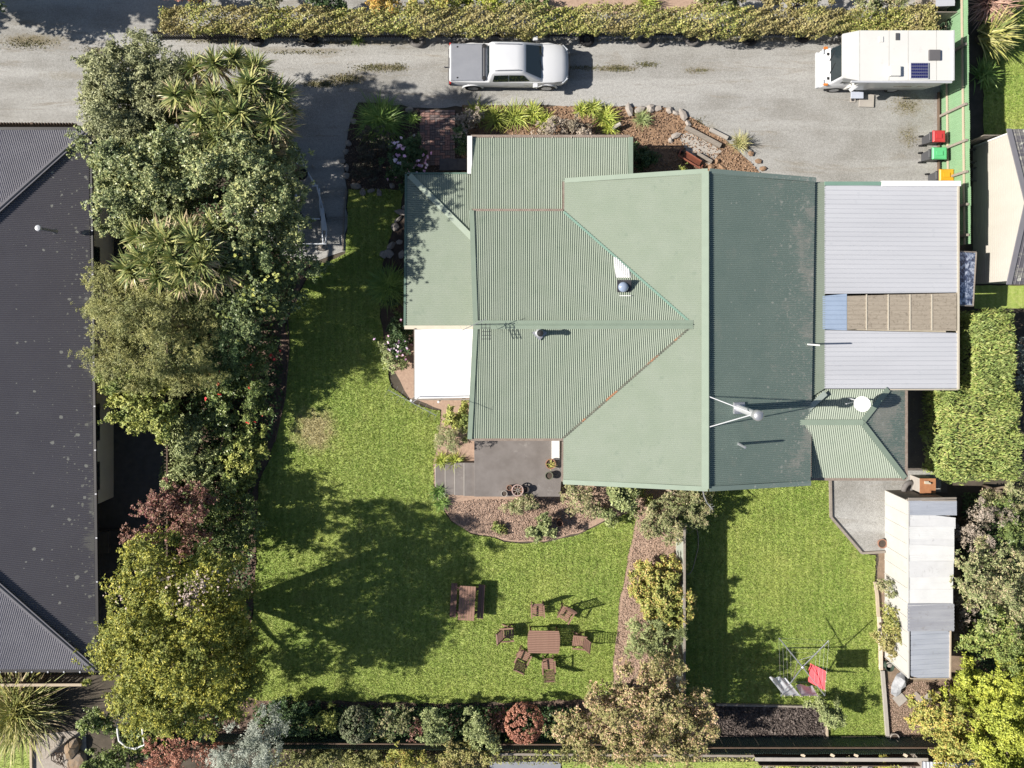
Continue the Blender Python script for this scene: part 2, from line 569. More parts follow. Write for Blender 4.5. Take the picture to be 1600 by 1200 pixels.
M_rust = mat('rusty_valley', (.17, .17, .135), (.10, .11, .09), 3, .8, .2, layers=[((.36, .17, .09), .9, .58, .06, .9)], pos=True)
M_rustgut = mat('weathered_gutter', (.22, .17, .14), (.30, .25, .21), 8, .7, .2)
M_whitem = plain('white_paint', (.80, .80, .79), .4)
M_whiteroof = mat('white_sheet_roof', (.84, .84, .84), (.80, .80, .81), 2, .35, .4)
M_zinc = mat('pale_zinc_sheet', (.475, .485, .52), (.525, .535, .57), .5, .38, .45, layers=[((.40, .42, .46), 3, .62, .1, .4)], stretch=(.3, 3, 1))
M_blue = plain('blue_clear_sheet', (.33, .41, .54), .35)
M_brown = mat('dirty_clear_sheet', (.315, .27, .215), (.385, .335, .27), 5, .6, .3, layers=[((.20, .17, .13), 9, .55, .1, .7)], stretch=(.6, 5, 1))
M_batten = plain('pale_batten', (.52, .47, .38), .7)
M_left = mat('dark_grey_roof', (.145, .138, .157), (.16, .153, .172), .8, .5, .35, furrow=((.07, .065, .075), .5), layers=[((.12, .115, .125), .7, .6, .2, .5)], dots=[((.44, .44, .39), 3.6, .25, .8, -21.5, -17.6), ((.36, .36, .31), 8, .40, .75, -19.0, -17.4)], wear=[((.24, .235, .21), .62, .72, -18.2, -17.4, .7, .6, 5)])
M_leftcap = plain('dark_grey_ridge', (.20, .195, .215), .4)
M_gut = plain('dark_gutter', (.03, .028, .03), .4)
M_wall = mat('weatherboard_wall', (.42, .38, .31), (.46, .42, .35), 2, .7, .2)
M_wallcream = mat('cream_wall', (.47, .445, .40), (.50, .475, .43), 1.5, .6, .25, stretch=(1, 1, .3))
M_wallwhite = mat('white_wall', (.74, .73, .70), (.78, .77, .74), 1.5, .6, .25)
M_shedwall = mat('shed_cladding', (.50, .49, .465), (.54, .53, .505), 1.5, .6, .25, layers=[((.43, .39, .31), 1.8, .58, .15, .5)])
M_glass = glassmat('window_glass')
M_frame = plain('dark_window_frame', (.05, .05, .055), .4)
M_conc = mat('patio_concrete', (.175, .157, .147), (.22, .20, .19), 1.6, .8, .2, bump=.15, bscale=30, layers=[((.36, .34, .32), 1.0, .62, .08, .5), ((.15, .135, .13), 2.2, .62, .1, .5)])
M_conc2 = mat('pale_concrete', (.38, .35, .32), (.43, .40, .36), 3, .8, .2, bump=.1, layers=[((.33, .30, .26), 5, .6, .1, .5)])
M_wood = mat('grey_timber', (.33, .29, .25), (.24, .21, .18), 3, .8, .2, stretch=(1, 8, 8), bump=.2)
M_woodpale = mat('pale_timber', (.52, .43, .32), (.43, .36, .28), 3, .8, .2, stretch=(8, 1, 8))
M_wooddark = mat('brown_fence_timber', (.17, .12, .09), (.12, .09, .07), 3, .8, .2)
M_teak = mat('red_brown_stained_wood', (.27, .155, .115), (.33, .20, .15), 6, .6, .3, stretch=(1, 10, 10))
M_teak2 = mat('dark_stained_wood', (.175, .10, .08), (.23, .14, .11), 6, .6, .3, stretch=(10, 1, 10))
M_greenfence = mat('green_steel_sheet', (.225, .375, .215), (.25, .405, .24), 1.3, .5, .35, layers=[((.30, .46, .27), 3, .6, .12, .4)])
M_darkfence = mat('dark_green_steel_sheet', (.05, .085, .075), (.062, .098, .086), 2, .5, .35)
M_metal = plain('galvanised_steel', (.50, .51, .54), .35, .5, .6)
M_metalw = plain('bright_steel', (.68, .69, .72), .3, .5, .3)
M_black = plain('black_rubber', (.025, .025, .027), .7, .3)
M_blackpl = plain('dark_grey_plastic', (.075, .077, .085), .5)
M_rubgrey = mat('worn_grey_rubber', (.19, .18, .175), (.15, .14, .135), 5, .8, .2)
M_rustbox = mat('rusty_steel', (.42, .20, .10), (.33, .15, .08), 5, .8, .2)
M_rustred = mat('rust_red_steel', (.36, .13, .08), (.25, .09, .06), 6, .7, .3)
M_terra = mat('terracotta', (.36, .20, .14), (.30, .16, .11), 6, .8, .2)
M_stone = mat('garden_stone', (.40, .36, .32), (.30, .27, .25), 4, .85, .2, bump=.5, bscale=12)
M_stone2 = mat('orange_rock', (.30, .21, .13), (.25, .21, .17), 3, .85, .2, bump=.5, bscale=8)
M_brick = mat('paving_brick', (.42, .25, .21), (.34, .21, .18), 30, .85, .2)
M_brick2 = mat('greyed_paving_brick', (.26, .20, .19), (.20, .16, .15), 30, .85, .2)
M_path = mat('bark_mulch', (.46, .33, .25), (.37, .26, .20), 9, .9, .15, bump=.6, bscale=25, layers=[((.45, .33, .25), 20, .56, .1, .6), ((.19, .13, .10), 5, .62, .1, .6)], pos=True)
M_soil = mat('orange_soil', (.34, .22, .14), (.26, .17, .11), 6, .9, .15, bump=.7, bscale=18, layers=[((.42, .29, .20), 15, .58, .1, .6)], pos=True)
M_soildark = mat('dark_garden_soil', (.075, .06, .05), (.11, .085, .07), 5, .95, .1, bump=.6, bscale=20, layers=[((.16, .12, .09), 12, .6, .1, .5)], pos=True)
M_vegsoil = mat('vegetable_bed_soil', (.13, .105, .095), (.09, .073, .066), 8, .95, .1, bump=.8, bscale=14, layers=[((.24, .20, .175), 9, .6, .06, .6)], pos=True)  # dark soil, toned down further to hold the trees' shadow
M_asph = mat('dark_side_path', (.085, .082, .08), (.115, .11, .106), 3, .9, .2, bump=.3, layers=[((.10, .10, .09), 25, .62, .06, .6)], pos=True)
M_shell = mat('pale_shell_grit', (.42, .38, .33), (.34, .30, .26), 9, .9, .2, bump=.4, pos=True)

def gravel():
    m, nt, out = nt_new('driveway_gravel')
    pos = nt.nodes.new('ShaderNodeNewGeometry').outputs['Position']
    mp = nt.nodes.new('ShaderNodeMapping'); mp.inputs['Scale'].default_value = (.10, .8, 1)
    nt.links.new(pos, mp.inputs[0])
    c = ramp(nt, noise(nt, pos, .7, 5), [(.36, (.295, .287, .268)), (.64, (.37, .365, .35))])
    tr = ramp(nt, noise(nt, mp.outputs[0], 1.0, 4, .55, .4), [(.44, (0, 0, 0)), (.60, (.9, .9, .9))])
    c = mix(nt, tr, c, (.43, .425, .41))
    d = ramp(nt, noise(nt, mp.outputs[0], 2.3, 6, .72, .8), [(.55, (0, 0, 0)), (.70, (.8, .8, .8))])
    c = mix(nt, d, c, (.255, .225, .18))
    # mossy strips that were never driven on
    for px, py, rx, ry, st in ((50, 62, 75, 12, .8), (165, 80, 38, 8, .7), (110, 118, 60, 9, .35), (540, 123, 48, 10, .75), (500, 132, 40, 8, .7), (600, 105, 50, 8, .7), (470, 78, 90, 5, .5), (960, 106, 50, 7, .7), (1090, 110, 35, 7, .35), (1420, 165, 32, 20, .6), (1420, 212, 22, 22, .4), (1140, 62, 200, 6, .6), (560, 66, 160, 6, .6), (1100, 205, 30, 16, .5), (330, 62, 70, 8, .5)):
        o_ = nt.nodes.new('ShaderNodeVectorMath'); o_.operation = 'SUBTRACT'; nt.links.new(pos, o_.inputs[0]); o_.inputs[1].default_value = P(px, py)
        o2 = nt.nodes.new('ShaderNodeVectorMath'); o2.operation = 'MULTIPLY'; nt.links.new(o_.outputs[0], o2.inputs[0]); o2.inputs[1].default_value = (35 / rx, 35 / ry, 0)
        o3 = nt.nodes.new('ShaderNodeVectorMath'); o3.operation = 'LENGTH'; nt.links.new(o2.outputs[0], o3.inputs[0])
        dd = math_n(nt, 'ADD', o3.outputs['Value'], math_n(nt, 'MULTIPLY', math_n(nt, 'SUBTRACT', noise(nt, pos, 3.2, 6, .8), .5), 2.6))
        c = mix(nt, ramp(nt, dd, [(.25, (st, st, st)), (.95, (0, 0, 0))]), c, (.20, .165, .095))
    g = ramp(nt, noise(nt, pos, 28, 3, .8), [(.38, (.70, .70, .70)), (.64, (1.22, 1.22, 1.22))])
    c = mix(nt, 1.0, c, g, 'MULTIPLY')
    g2 = ramp(nt, noise(nt, pos, 9, 4, .7), [(.35, (.86, .86, .86)), (.65, (1.1, 1.1, 1.1))])
    c = mix(nt, 1.0, c, g2, 'MULTIPLY')
    p = nt.nodes.new('ShaderNodeBsdfPrincipled'); p.inputs['Roughness'].default_value = .9
    p.inputs['Specular IOR Level'].default_value = .15
    nt.links.new(c, p.inputs['Base Color'])
    bn = nt.nodes.new('ShaderNodeBump'); bn.inputs['Strength'].default_value = .35; bn.inputs['Distance'].default_value = .02
    nt.links.new(noise(nt, pos, 30, 4, .8), bn.inputs['Height']); nt.links.new(bn.outputs[0], p.inputs['Normal'])
    nt.links.new(p.outputs[0], out.inputs[0])
    return m
M_gravel = gravel()

def grassmat(name, blade=False):
    m, nt, out = nt_new(name)
    g = nt.nodes.new('ShaderNodeNewGeometry')
    pos = g.outputs['Position']
    c = ramp(nt, noise(nt, pos, .32, 5, .7), [(.34, (.235, .345, .066)), (.66, (.355, .425, .105))])
    f = ramp(nt, noise(nt, pos, 11, 4, .75), [(.42, (0, 0, 0)), (.66, (.75, .75, .75))])
    c = mix(nt, f, c, (.46, .495, .18))
    f = ramp(nt, noise(nt, pos, 1.5, 6, .75, .4), [(.50, (0, 0, 0)), (.74, (.6, .6, .6))])
    c = mix(nt, f, c, (.17, .26, .05))
    f = ramp(nt, noise(nt, pos, .75, 6, .75, .8), [(.56, (0, 0, 0)), (.74, (.65, .65, .65))])
    c = mix(nt, f, c, (.40, .40, .15))
    f = ramp(nt, noise(nt, pos, 2.6, 5, .75, 1.0), [(.62, (0, 0, 0)), (.72, (.7, .7, .7))])
    c = mix(nt, f, c, (.11, .22, .05))
    # mowing lines
    wv = nt.nodes.new('ShaderNodeTexWave'); wv.wave_type = 'BANDS'; wv.bands_direction = 'X'
    wv.inputs['Scale'].default_value = .92; wv.inputs['Distortion'].default_value = 4.0; wv.inputs['Detail'].default_value = 3
    nt.links.new(pos, wv.inputs[0])
    st = ramp(nt, wv.outputs['Fac'], [(.25, (.93, .94, .91)), (.75, (1.06, 1.06, 1.06))])
    c = mix(nt, 1.0, c, st, 'MULTIPLY')
    # worn straw-coloured patch where the grass is thin
    sp = nt.nodes.new('ShaderNodeVectorMath'); sp.operation = 'DISTANCE'
    nt.links.new(pos, sp.inputs[0]); sp.inputs[1].default_value = P(492, 672)
    dn = math_n(nt, 'ADD', sp.outputs['Value'], math_n(nt, 'MULTIPLY', noise(nt, pos, 2.5, 4), 1.6))
    pf = ramp(nt, math_n(nt, 'DIVIDE', dn, 3.0), [(.42, (.85, .85, .85)), (.66, (0, 0, 0))])
    c = mix(nt, pf, c, (.46, .39, .22))
    if blade:
        r = ramp(nt, g.outputs['Random Per Island'], [(0, (.62, .62, .62)), (.6, (1.1, 1.1, 1.1)), (1, (1.55, 1.5, 1.5))])
        c = mix(nt, 1.0, c, r, 'MULTIPLY')
    p = nt.nodes.new('ShaderNodeBsdfPrincipled'); p.inputs['Roughness'].default_value = .65
    p.inputs['Specular IOR Level'].default_value = .25
    nt.links.new(c, p.inputs['Base Color'])
    if blade:
        t = nt.nodes.new('ShaderNodeBsdfTranslucent'); nt.links.new(c, t.inputs[0])
        ms = nt.nodes.new('ShaderNodeMixShader'); ms.inputs[0].default_value = .3
        nt.links.new(p.outputs[0], ms.inputs[1]); nt.links.new(t.outputs[0], ms.inputs[2]); nt.links.new(ms.outputs[0], out.inputs[0])
    else:
        bn = nt.nodes.new('ShaderNodeBump'); bn.inputs['Strength'].default_value = .6; bn.inputs['Distance'].default_value = .03
        nt.links.new(noise(nt, pos, 22, 5, .8), bn.inputs['Height']); nt.links.new(bn.outputs[0], p.inputs['Normal'])
        nt.links.new(p.outputs[0], out.inputs[0])
    return m
M_lawn = grassmat('lawn_turf'); M_blade = grassmat('grass_blade', True)

# ------------------------------------------------------------------ ground
b = B(); b.add([(-150, -150, -.06), (150, -150, -.06), (150, 150, -.06), (-150, 150, -.06)], [(0, 1, 2, 3)])
struct(make('ground', b, mat('rough_pasture', (.16, .19, .06), (.22, .21, .10), .25, .95, .1, bump=.5, bscale=14, layers=[((.12, .15, .05), 1.4, .5, .15, .8), ((.25, .21, .13), .6, .6, .15, .6)], pos=True)))
sheet('garden_soil', [(-120, -30), (1720, -30), (1720, 1290), (-120, 1290)], -.03, mat('bare_earth', (.12, .10, .08), (.08, .07, .055), 2, .95, .1, bump=.4, pos=True), 0)
sheet('gravel_driveway', [(-260, -60), (1475, -60), (1475, 330), (1180, 330), (1180, 262), (1128, 214), (1085, 186), (1040, 168), (820, 164), (740, 166), (655, 168), (560, 160), (546, 195), (538, 245), (543, 300), (540, 392), (495, 408), (380, 392), (380, 235), (150, 198), (-260, 198)], 0.0, M_gravel)
lawn_px = [(545, 296), (632, 296), (626, 330), (612, 365), (598, 410), (592, 470), (602, 560), (612, 606), (645, 630), (688, 642), (684, 690), (676, 724), (677, 775), (688, 790), (705, 815), (735, 834), (800, 848), (850, 848), (905, 835), (945, 815), (988, 800), (993, 812), (980, 870), (966, 950), (958, 1030), (957, 1084), (900, 1092), (820, 1096), (720, 1098), (600, 1097), (500, 1094), (402, 1094), (376, 1082), (396, 960), (402, 850), (404, 760), (430, 690), (446, 620), (452, 540), (446, 510), (486, 420), (540, 396)]
lawn, lawn_poly = sheet('lawn', lawn_px, .02, M_lawn, .05)
lawn2_px = [(1060, 800), (1062, 740), (1297, 740), (1298, 808), (1345, 864), (1368, 868), (1366, 905), (1371, 960), (1377, 1040), (1382, 1110), (1384, 1150), (1292, 1150), (1286, 1103), (1120, 1098), (1058, 1090)]
lawn2, lawn2_poly = sheet('lawn', lawn2_px, .02, M_lawn, .03, seed=5)
lawn3_px = [(1536, -40), (1700, -40), (1700, 225), (1536, 225)]
lawn3, lawn3_poly = sheet('lawn', lawn3_px, .02, M_lawn, .05, seed=6)
lawn4_px = [(1522, 446), (1720, 446), (1720, 482), (1522, 482)]
lawn4, lawn4_poly = sheet('lawn', lawn4_px, .02, M_lawn, .02, seed=8)
lawn5_px = [(878, 1190), (1190, 1190), (1190, 1300), (878, 1300)]
lawn5, lawn5_poly = sheet('lawn', lawn5_px, .02, M_lawn, .03, seed=9)
lawn6_px = [(-120, 1150), (48, 1150), (50, 1290), (-120, 1290)]
lawn6, lawn6_poly = sheet('lawn', lawn6_px, .02, M_lawn, .02, seed=10)
sheet('bark_bed', [(676, 724), (684, 690), (690, 640), (640, 622), (604, 560), (640, 500), (760, 500), (760, 720), (885, 740), (1075, 740), (1075, 830), (1066, 1100), (950, 1105), (957, 1030), (966, 950), (980, 870), (993, 812), (985, 798), (945, 813), (905, 833), (850, 846), (800, 846), (735, 832), (705, 813), (688, 788), (677, 775)], .010, M_path, .04)
_, ne_poly = sheet('soil_bed', [(722, 164), (820, 166), (1040, 168), (1085, 186), (1128, 214), (1180, 262), (1215, 300), (1215, 340), (722, 340)], .014, M_soil, .04)
_, nw_poly = sheet('dark_soil_bed', [(560, 162), (656, 170), (656, 240), (720, 240), (720, 320), (632, 296), (600, 304), (566, 300), (543, 292), (538, 245), (548, 195)], .012, M_soildark, .04)
sheet('dark_soil_bed', [(640, 290), (628, 330), (612, 365), (598, 410), (592, 470), (602, 560), (640, 560), (660, 420), (660, 290)], .008, M_soildark, .04)
sheet('leaf_litter_bed', [(250, 240), (440, 400), (486, 414), (446, 505), (453, 545), (446, 620), (430, 690), (404, 760), (400, 850), (394, 960), (396, 1072), (430, 1092), (720, 1102), (962, 1090), (1062, 1100), (1118, 1100), (1118, 1180), (300, 1180), (260, 1120)], .006, mat('leaf_litter', (.14, .10, .08), (.20, .14, .11), 5, .95, .1, bump=.5, layers=[((.09, .07, .055), 3, .55, .1, .7)], pos=True), .05)
_, veg_poly = sheet('vegetable_bed', [(1116, 1100), (1287, 1104), (1292, 1150), (1116, 1152)], .03, M_vegsoil, .02)
sheet('side_path', [(150, 190), (262, 190), (275, 700), (275, 1050), (150, 1050)], .002, M_asph, .03)
_, grit_poly = sheet('gravel_pad', [(1297, 735), (1470, 735), (1470, 768), (1385, 768), (1385, 862), (1345, 862), (1298, 806)], .03, M_gravel, .0)
sheet('dirt_yard', [(1372, 862), (1500, 862), (1620, 900), (1620, 1160), (1386, 1160), (1379, 1040), (1371, 940)], .008, mat('dry_dirt', (.27, .20, .145), (.20, .15, .11), 4, .95, .1, bump=.5, layers=[((.35, .27, .20), 14, .57, .08, .6), ((.13, .14, .05), 2.5, .66, .08, .5)], pos=True), .04)
sheet('dirt_yard', [(1410, 600), (1480, 600), (1480, 770), (1410, 770)], .006, mat('dark_yard_dirt', (.16, .14, .125), (.12, .105, .095), 3, .95, .1, bump=.4, layers=[((.30, .24, .19), 6, .58, .1, .6)], pos=True), 0)  # yard dirt in a darker tone than the other yard sheet
sheet('shell_path', [(50, 1148), (135, 1140), (140, 1290), (52, 1290)], .012, M_shell, .02)
sheet('paved_path', [(765, 1190), (876, 1190), (876, 1290), (765, 1290)], .012, mat('grey_paving', (.24, .25, .28), (.28, .29, .32), 2, .8, .2), 0)
sheet('pale_yard', [(1190, 1186), (1530, 1186), (1530, 1290), (1190, 1290)], .012, M_conc2, .02)

# ------------------------------------------------------------------ main house
def roof_part(name, pix, fall, mt, root, pitch=.0762, amp=.019, lift=0, kind='sine'):
    return make(name, corr([P(*q) for q in pix], fall, pitch, amp, lift, kind), mt, root)

house = thing('house', 'green corrugated iron roofed house with a pale zinc carport roof in mid plot', 'house', P(930, 500))
ZE, ZR, ZW = 2.7, 4.4, 4.2
wb = B()
def plan(pix): return [tuple(P(*q))[:2] for q in pix]
wb.prism(plan([(905, 300, 2.7), (1255, 300, 2.9), (1248, 735, 2.9), (897, 735, 2.7)]), 0, 2.6)
make('wall', wb, M_wall, house)
gb = B()
for y0, dy in ((300, 1), (735, -1)):   # gable ends
    a = P(905, y0, 2.6); c = P(1255, y0, 2.6); t = P(1107, y0 - (6 if dy > 0 else -6), 4.2)
    gb.add([a, c, t, a + Vector((0, -.1 * dy, 0)), c + Vector((0, -.1 * dy, 0)), t + Vector((0, -.1 * dy, 0))], [(0, 1, 2), (5, 4, 3), (0, 3, 4, 1), (1, 4, 5, 2), (2, 5, 3, 0)])
make('gable', gb, M_wallcream, house)
wb = B(); wb.prism(plan([(757, 345, 2.6), (893, 345, 2.6), (893, 668, 2.6), (757, 668, 2.6)]), 0, 2.58)
a = P(757, 345, 2.58); c = P(757, 668, 2.58); t = P(757, 507, 3.95)
wb.add([a, c, t, a + Vector((.1, 0, 0)), c + Vector((.1, 0, 0)), t + Vector((.1, 0, 0))], [(0, 1, 2), (5, 4, 3), (0, 3, 4, 1), (1, 4, 5, 2), (2, 5, 3, 0)])
make('wall', wb, M_wall, house)
wb = B(); wb.prism(plan([(752, 232, 2.1), (968, 232, 2.1), (968, 330, 2.1), (752, 330, 2.1)]), 0, 2.15)
make('wall', wb, M_wall, house)
wb = B(); wb.prism(plan([(652, 288, 2), (742, 288, 2), (742, 498, 2), (650, 498, 2)]), 0, 2.0)
make('wall', wb, M_wall, house)
wb = B(); wb.prism(plan([(1275, 620, 2.3), (1398, 620, 2.3), (1398, 730, 2.3), (1275, 730, 2.3)]), 0, 2.3)
make('wall', wb, M_wall, house)

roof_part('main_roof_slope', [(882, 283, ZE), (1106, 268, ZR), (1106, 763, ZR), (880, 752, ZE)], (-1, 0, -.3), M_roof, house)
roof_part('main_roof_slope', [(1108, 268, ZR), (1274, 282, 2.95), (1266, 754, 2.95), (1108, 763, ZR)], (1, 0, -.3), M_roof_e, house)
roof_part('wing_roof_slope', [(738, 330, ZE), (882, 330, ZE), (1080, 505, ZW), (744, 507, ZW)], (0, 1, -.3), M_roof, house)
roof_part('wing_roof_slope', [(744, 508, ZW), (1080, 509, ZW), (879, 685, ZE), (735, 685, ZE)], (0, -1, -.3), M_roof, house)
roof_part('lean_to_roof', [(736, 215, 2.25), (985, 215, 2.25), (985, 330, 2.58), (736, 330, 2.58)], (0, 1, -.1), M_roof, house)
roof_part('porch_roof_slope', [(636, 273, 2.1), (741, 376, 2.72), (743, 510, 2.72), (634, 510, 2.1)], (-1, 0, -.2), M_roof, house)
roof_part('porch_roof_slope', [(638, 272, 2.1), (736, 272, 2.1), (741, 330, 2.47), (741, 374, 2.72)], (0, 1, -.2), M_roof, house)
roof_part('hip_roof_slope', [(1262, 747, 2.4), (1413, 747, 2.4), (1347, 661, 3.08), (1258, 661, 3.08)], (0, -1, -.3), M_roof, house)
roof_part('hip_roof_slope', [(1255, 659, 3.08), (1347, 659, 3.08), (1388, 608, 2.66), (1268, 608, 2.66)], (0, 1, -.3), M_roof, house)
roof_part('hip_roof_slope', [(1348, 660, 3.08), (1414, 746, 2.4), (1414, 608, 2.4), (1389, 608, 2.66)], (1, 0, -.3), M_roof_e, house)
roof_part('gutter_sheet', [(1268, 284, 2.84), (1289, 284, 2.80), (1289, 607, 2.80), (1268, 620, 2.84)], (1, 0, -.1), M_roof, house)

fb = B()
rt0, rt1 = P(1107.5, 267, ZR + .13), P(1107.5, 764, ZR + .13)
fb.add([rt0, rt1, rt1 + Vector((-.26, 0, -.085)), rt0 + Vector((-.26, 0, -.085)), rt1 + Vector((.13, 0, -.24)), rt0 + Vector((.13, 0, -.24))], [(0, 1, 2, 3), (1, 0, 5, 4), (0, 3, 5), (1, 4, 2)])
make('ridge_cap', fb, M_cap, house)
fb = B()
strip(fb, P(741, 507.5, ZW + .035), P(1083, 507, ZW + .035), .34, .03); fb.tube([P(741, 507.5, ZW + .06), P(1083, 507, ZW + .06)], .03, 8)
make('ridge_cap', fb, M_cap, house)
for a, c in (((882, 282, ZE + .03), (1106, 267, ZR + .03)), ((880, 753, ZE + .03), (1106, 764, ZR + .03)), ((1109, 267, ZR + .03), (1275, 281, 2.98)), ((1109, 764, ZR + .03), (1267, 755, 2.98)),
             ((737, 329, ZE + .03), (743, 507, ZW + .03)), ((743, 508, ZW + .03), (734, 686, ZE + .03)), ((985.5, 214, 2.28), (985.5, 285, 2.46))):
    fb = B(); fb.beam(P(*a), P(*c), .19, .03); fb.beam(P(*a) - Vector((0, 0, .1)), P(*c) - Vector((0, 0, .1)), .03, .18)
    make('barge_board', fb, M_roof_e if a[0] == 1109 else M_cap, house)
beams('valley_flashing', [(P(881, 331, ZE + .03), P(1080, 505, ZW + .03), .09, .02)], M_capteal, house)
beams('hip_cap', [(P(640, 274, 2.17), P(741, 375, 2.79), .24, .03)], plain('faded_hip_flashing', (.36, .42, .34), .5), house)
fb = B(); fb.beam(P(1080, 510, ZW + .02), P(880, 684, ZE + .02), .07, .02)
make('valley_flashing', fb, M_rust, house)
for a, c in (((1347, 660, 3.11), (1414, 747, 2.43)), ((1347, 660, 3.11), (1388, 608, 2.69)), ((1250, 660, 3.11), (1349, 660, 3.11))):
    beams('hip_cap', [(P(*a), P(*c), .22, .025)], M_cap, house)
fb = B(); fb.beam(P(1262, 640, 2.98), P(1290, 614, 2.90), .22, .02)
make('valley_flashing', fb, plain('pale_flashing', (.34, .39, .35), .5), house)
def gut(a, c, wd=.11): beams('gutter', [(P(*a), P(*c), wd, .09)], M_rustgut, house)
gut((738, 328.5, ZE - .06), (880, 328.5, ZE - .06)); gut((735, 686.5, ZE - .06), (879, 686.5, ZE - .06))
gut((736, 213, 2.2), (984, 213, 2.2)); gut((1266, 660, 2.9), (1266, 745, 2.9), .06)
gut((880, 690, ZE - .06), (879, 752, ZE - .06)); gut((881, 284, ZE - .06), (881, 328, ZE - .06))
gut((1262, 748.5, 2.36), (1415, 748.5, 2.36)); gut((1415.5, 748, 2.36), (1415.5, 610, 2.36))
beams('gutter', [(P(634.5, 272, 2.08), P(632.5, 511, 2.08), .09, .1), (P(636, 271, 2.08), P(736, 271, 2.08), .07, .1)], plain('green_gutter', (.12, .19, .15), .5), house)
fb = B(); fb.beam(P(632, 511.5, 2.12), P(743, 511.5, 2.74), .15, .04)
make('barge_board', fb, M_batten, house)
fb = B(); fb.beam(P(734, 213, 2.3), P(734, 272, 2.3), .2, .18)
make('fascia', fb, M_whitem, house)
for px, py in ((770, 213), (800, 213), (832, 213), (863, 213), (893, 213), (925, 213), (958, 213)):
    fb = B(); fb.beam(P(px, py, 2.26), P(px, py + 3, 2.28), .03, .015); make('gutter_bracket', fb, M_batten, house)

# white flat porch roof
wr = [P(648, 513, 2.3), P(741, 513, 2.36), P(737, 623, 2.36), P(648, 623, 2.3)]
make('flat_porch_roof', corr(wr, (-1, 0, -.02), .2, .012, 0, 'rib'), M_whiteroof, house)
beams('fascia', [(P(648, 513, 2.24), P(648, 623, 2.24), .06, .1), (P(648, 624, 2.24), P(737, 624, 2.24), .06, .1)], M_wood, house)
for px, py in ((652, 618), (692, 620)):
    fb = B(); fb.tube([P(px, py, 0), P(px, py, 0) + Vector((0, 0, 2.2))], .05, 8); make('post', fb, M_whitem, house)

# carport
cz0, cz1 = 2.80, 2.46
def cz(px): return cz0 + (cz1 - cz0) * (px - 1287) / (1496 - 1287)
roof_part('carport_roof', [(1288, 290, cz0), (1496, 290, cz1), (1496, 459, cz1), (1288, 459, cz0)], (1, 0, -.06), M_zinc, house, .19, .022, 0, 'rib')
roof_part('carport_roof', [(1288, 516, cz0), (1496, 516, cz1), (1496, 607, cz1), (1288, 607, cz0)], (1, 0, -.06), M_zinc, house, .19, .022, 0, 'rib')
roof_part('blue_roof_sheet', [(1285, 459, cz0), (1323, 459, cz(1323)), (1323, 516, cz(1323)), (1285, 516, cz0)], (1, 0, -.06), M_blue, house, .19, .02, .012, 'rib')
roof_part('clear_roof_sheet', [(1323, 458, cz(1323)), (1494, 458, cz(1494)), (1494, 517, cz(1494)), (1323, 517, cz(1323))], (1, 0, -.06), M_brown, house, .19, .012, .03, 'rib')
for px in (1354, 1388, 1422, 1456):
    fb = B(); fb.beam(P(px, 460, cz(px) + .045), P(px, 516, cz(px) + .045), .05, .02); make('batten', fb, M_batten, house)
fb = B(); fb.beam(P(1377, 287, cz(1377)), P(1500, 287, cz1), .22, .14); make('gutter', fb, M_whitem, house)
fb = B(); fb.beam(P(1288, 287, cz0 - .02), P(1376, 287, cz(1376) - .02), .16, .1); make('gutter', fb, M_capteal, house)
beams('fascia', [(P(1496.5, 291, cz1 - .03), P(1496.5, 608, cz1 - .03), .08, .12), (P(1390, 608.5, cz(1390) - .02), P(1496, 608.5, cz1 - .02), .05, .1)], M_batten, house)
for px, py in ((1480, 300), (1480, 450), (1480, 595)):
    g = P(px, py, 2.4); fb = B(); fb.box((g.x, g.y, 1.2), (.1, .1, 2.4)); make('post', fb, M_wood, house)
wb = B(); wb.prism(plan([(1300, 480, 2.3), (1478, 480, 2.3), (1478, 600, 2.3), (1300, 600, 2.3)]), 0, 2.3)
make('wall', wb, M_wall, house)

def house_window(cx, cy, z, wd, h, axis):
    s = (wd, .08, h) if axis == 'x' else (.08, wd, h); p_ = (wd - .14, .10, h - .14) if axis == 'x' else (.10, wd - .14, h - .14)
    fb = B(); fb.box((cx, cy, z), s); wf = make('window', fb, M_whitem, house); fb = B(); fb.box((cx, cy, z), p_); make('pane', fb, M_glass, wf)
ysw = P(0, 735, 2.7).y
for x in (4.2, 7.0, 9.8): house_window(x, ysw - .02, 1.5, 1.5, 1.1, 'x')
house_window(P(757, 0, 2.6).x - .02, P(0, 560, 2.6).y, 1.7, 1.6, 1.1, 'y'); house_window(P(757, 0, 2.6).x - .02, P(0, 645, 2.6).y, 1.7, 1.2, 1.1, 'y')
house_window(0.3, P(0, 668, 2.6).y - .02, 1.7, 1.4, 1.1, 'x'); house_window(P(651, 0, 2).x - .02, P(0, 400, 2).y, 1.3, 1.8, 1.0, 'y')
house_window(P(1340, 0, 2.3).x, P(0, 730, 2.3).y - .02, 1.45, 1.0, .9, 'x'); house_window(P(860, 0, 2.1).x, P(0, 232, 2.1).y + .02, 1.4, 1.8, .9, 'x')

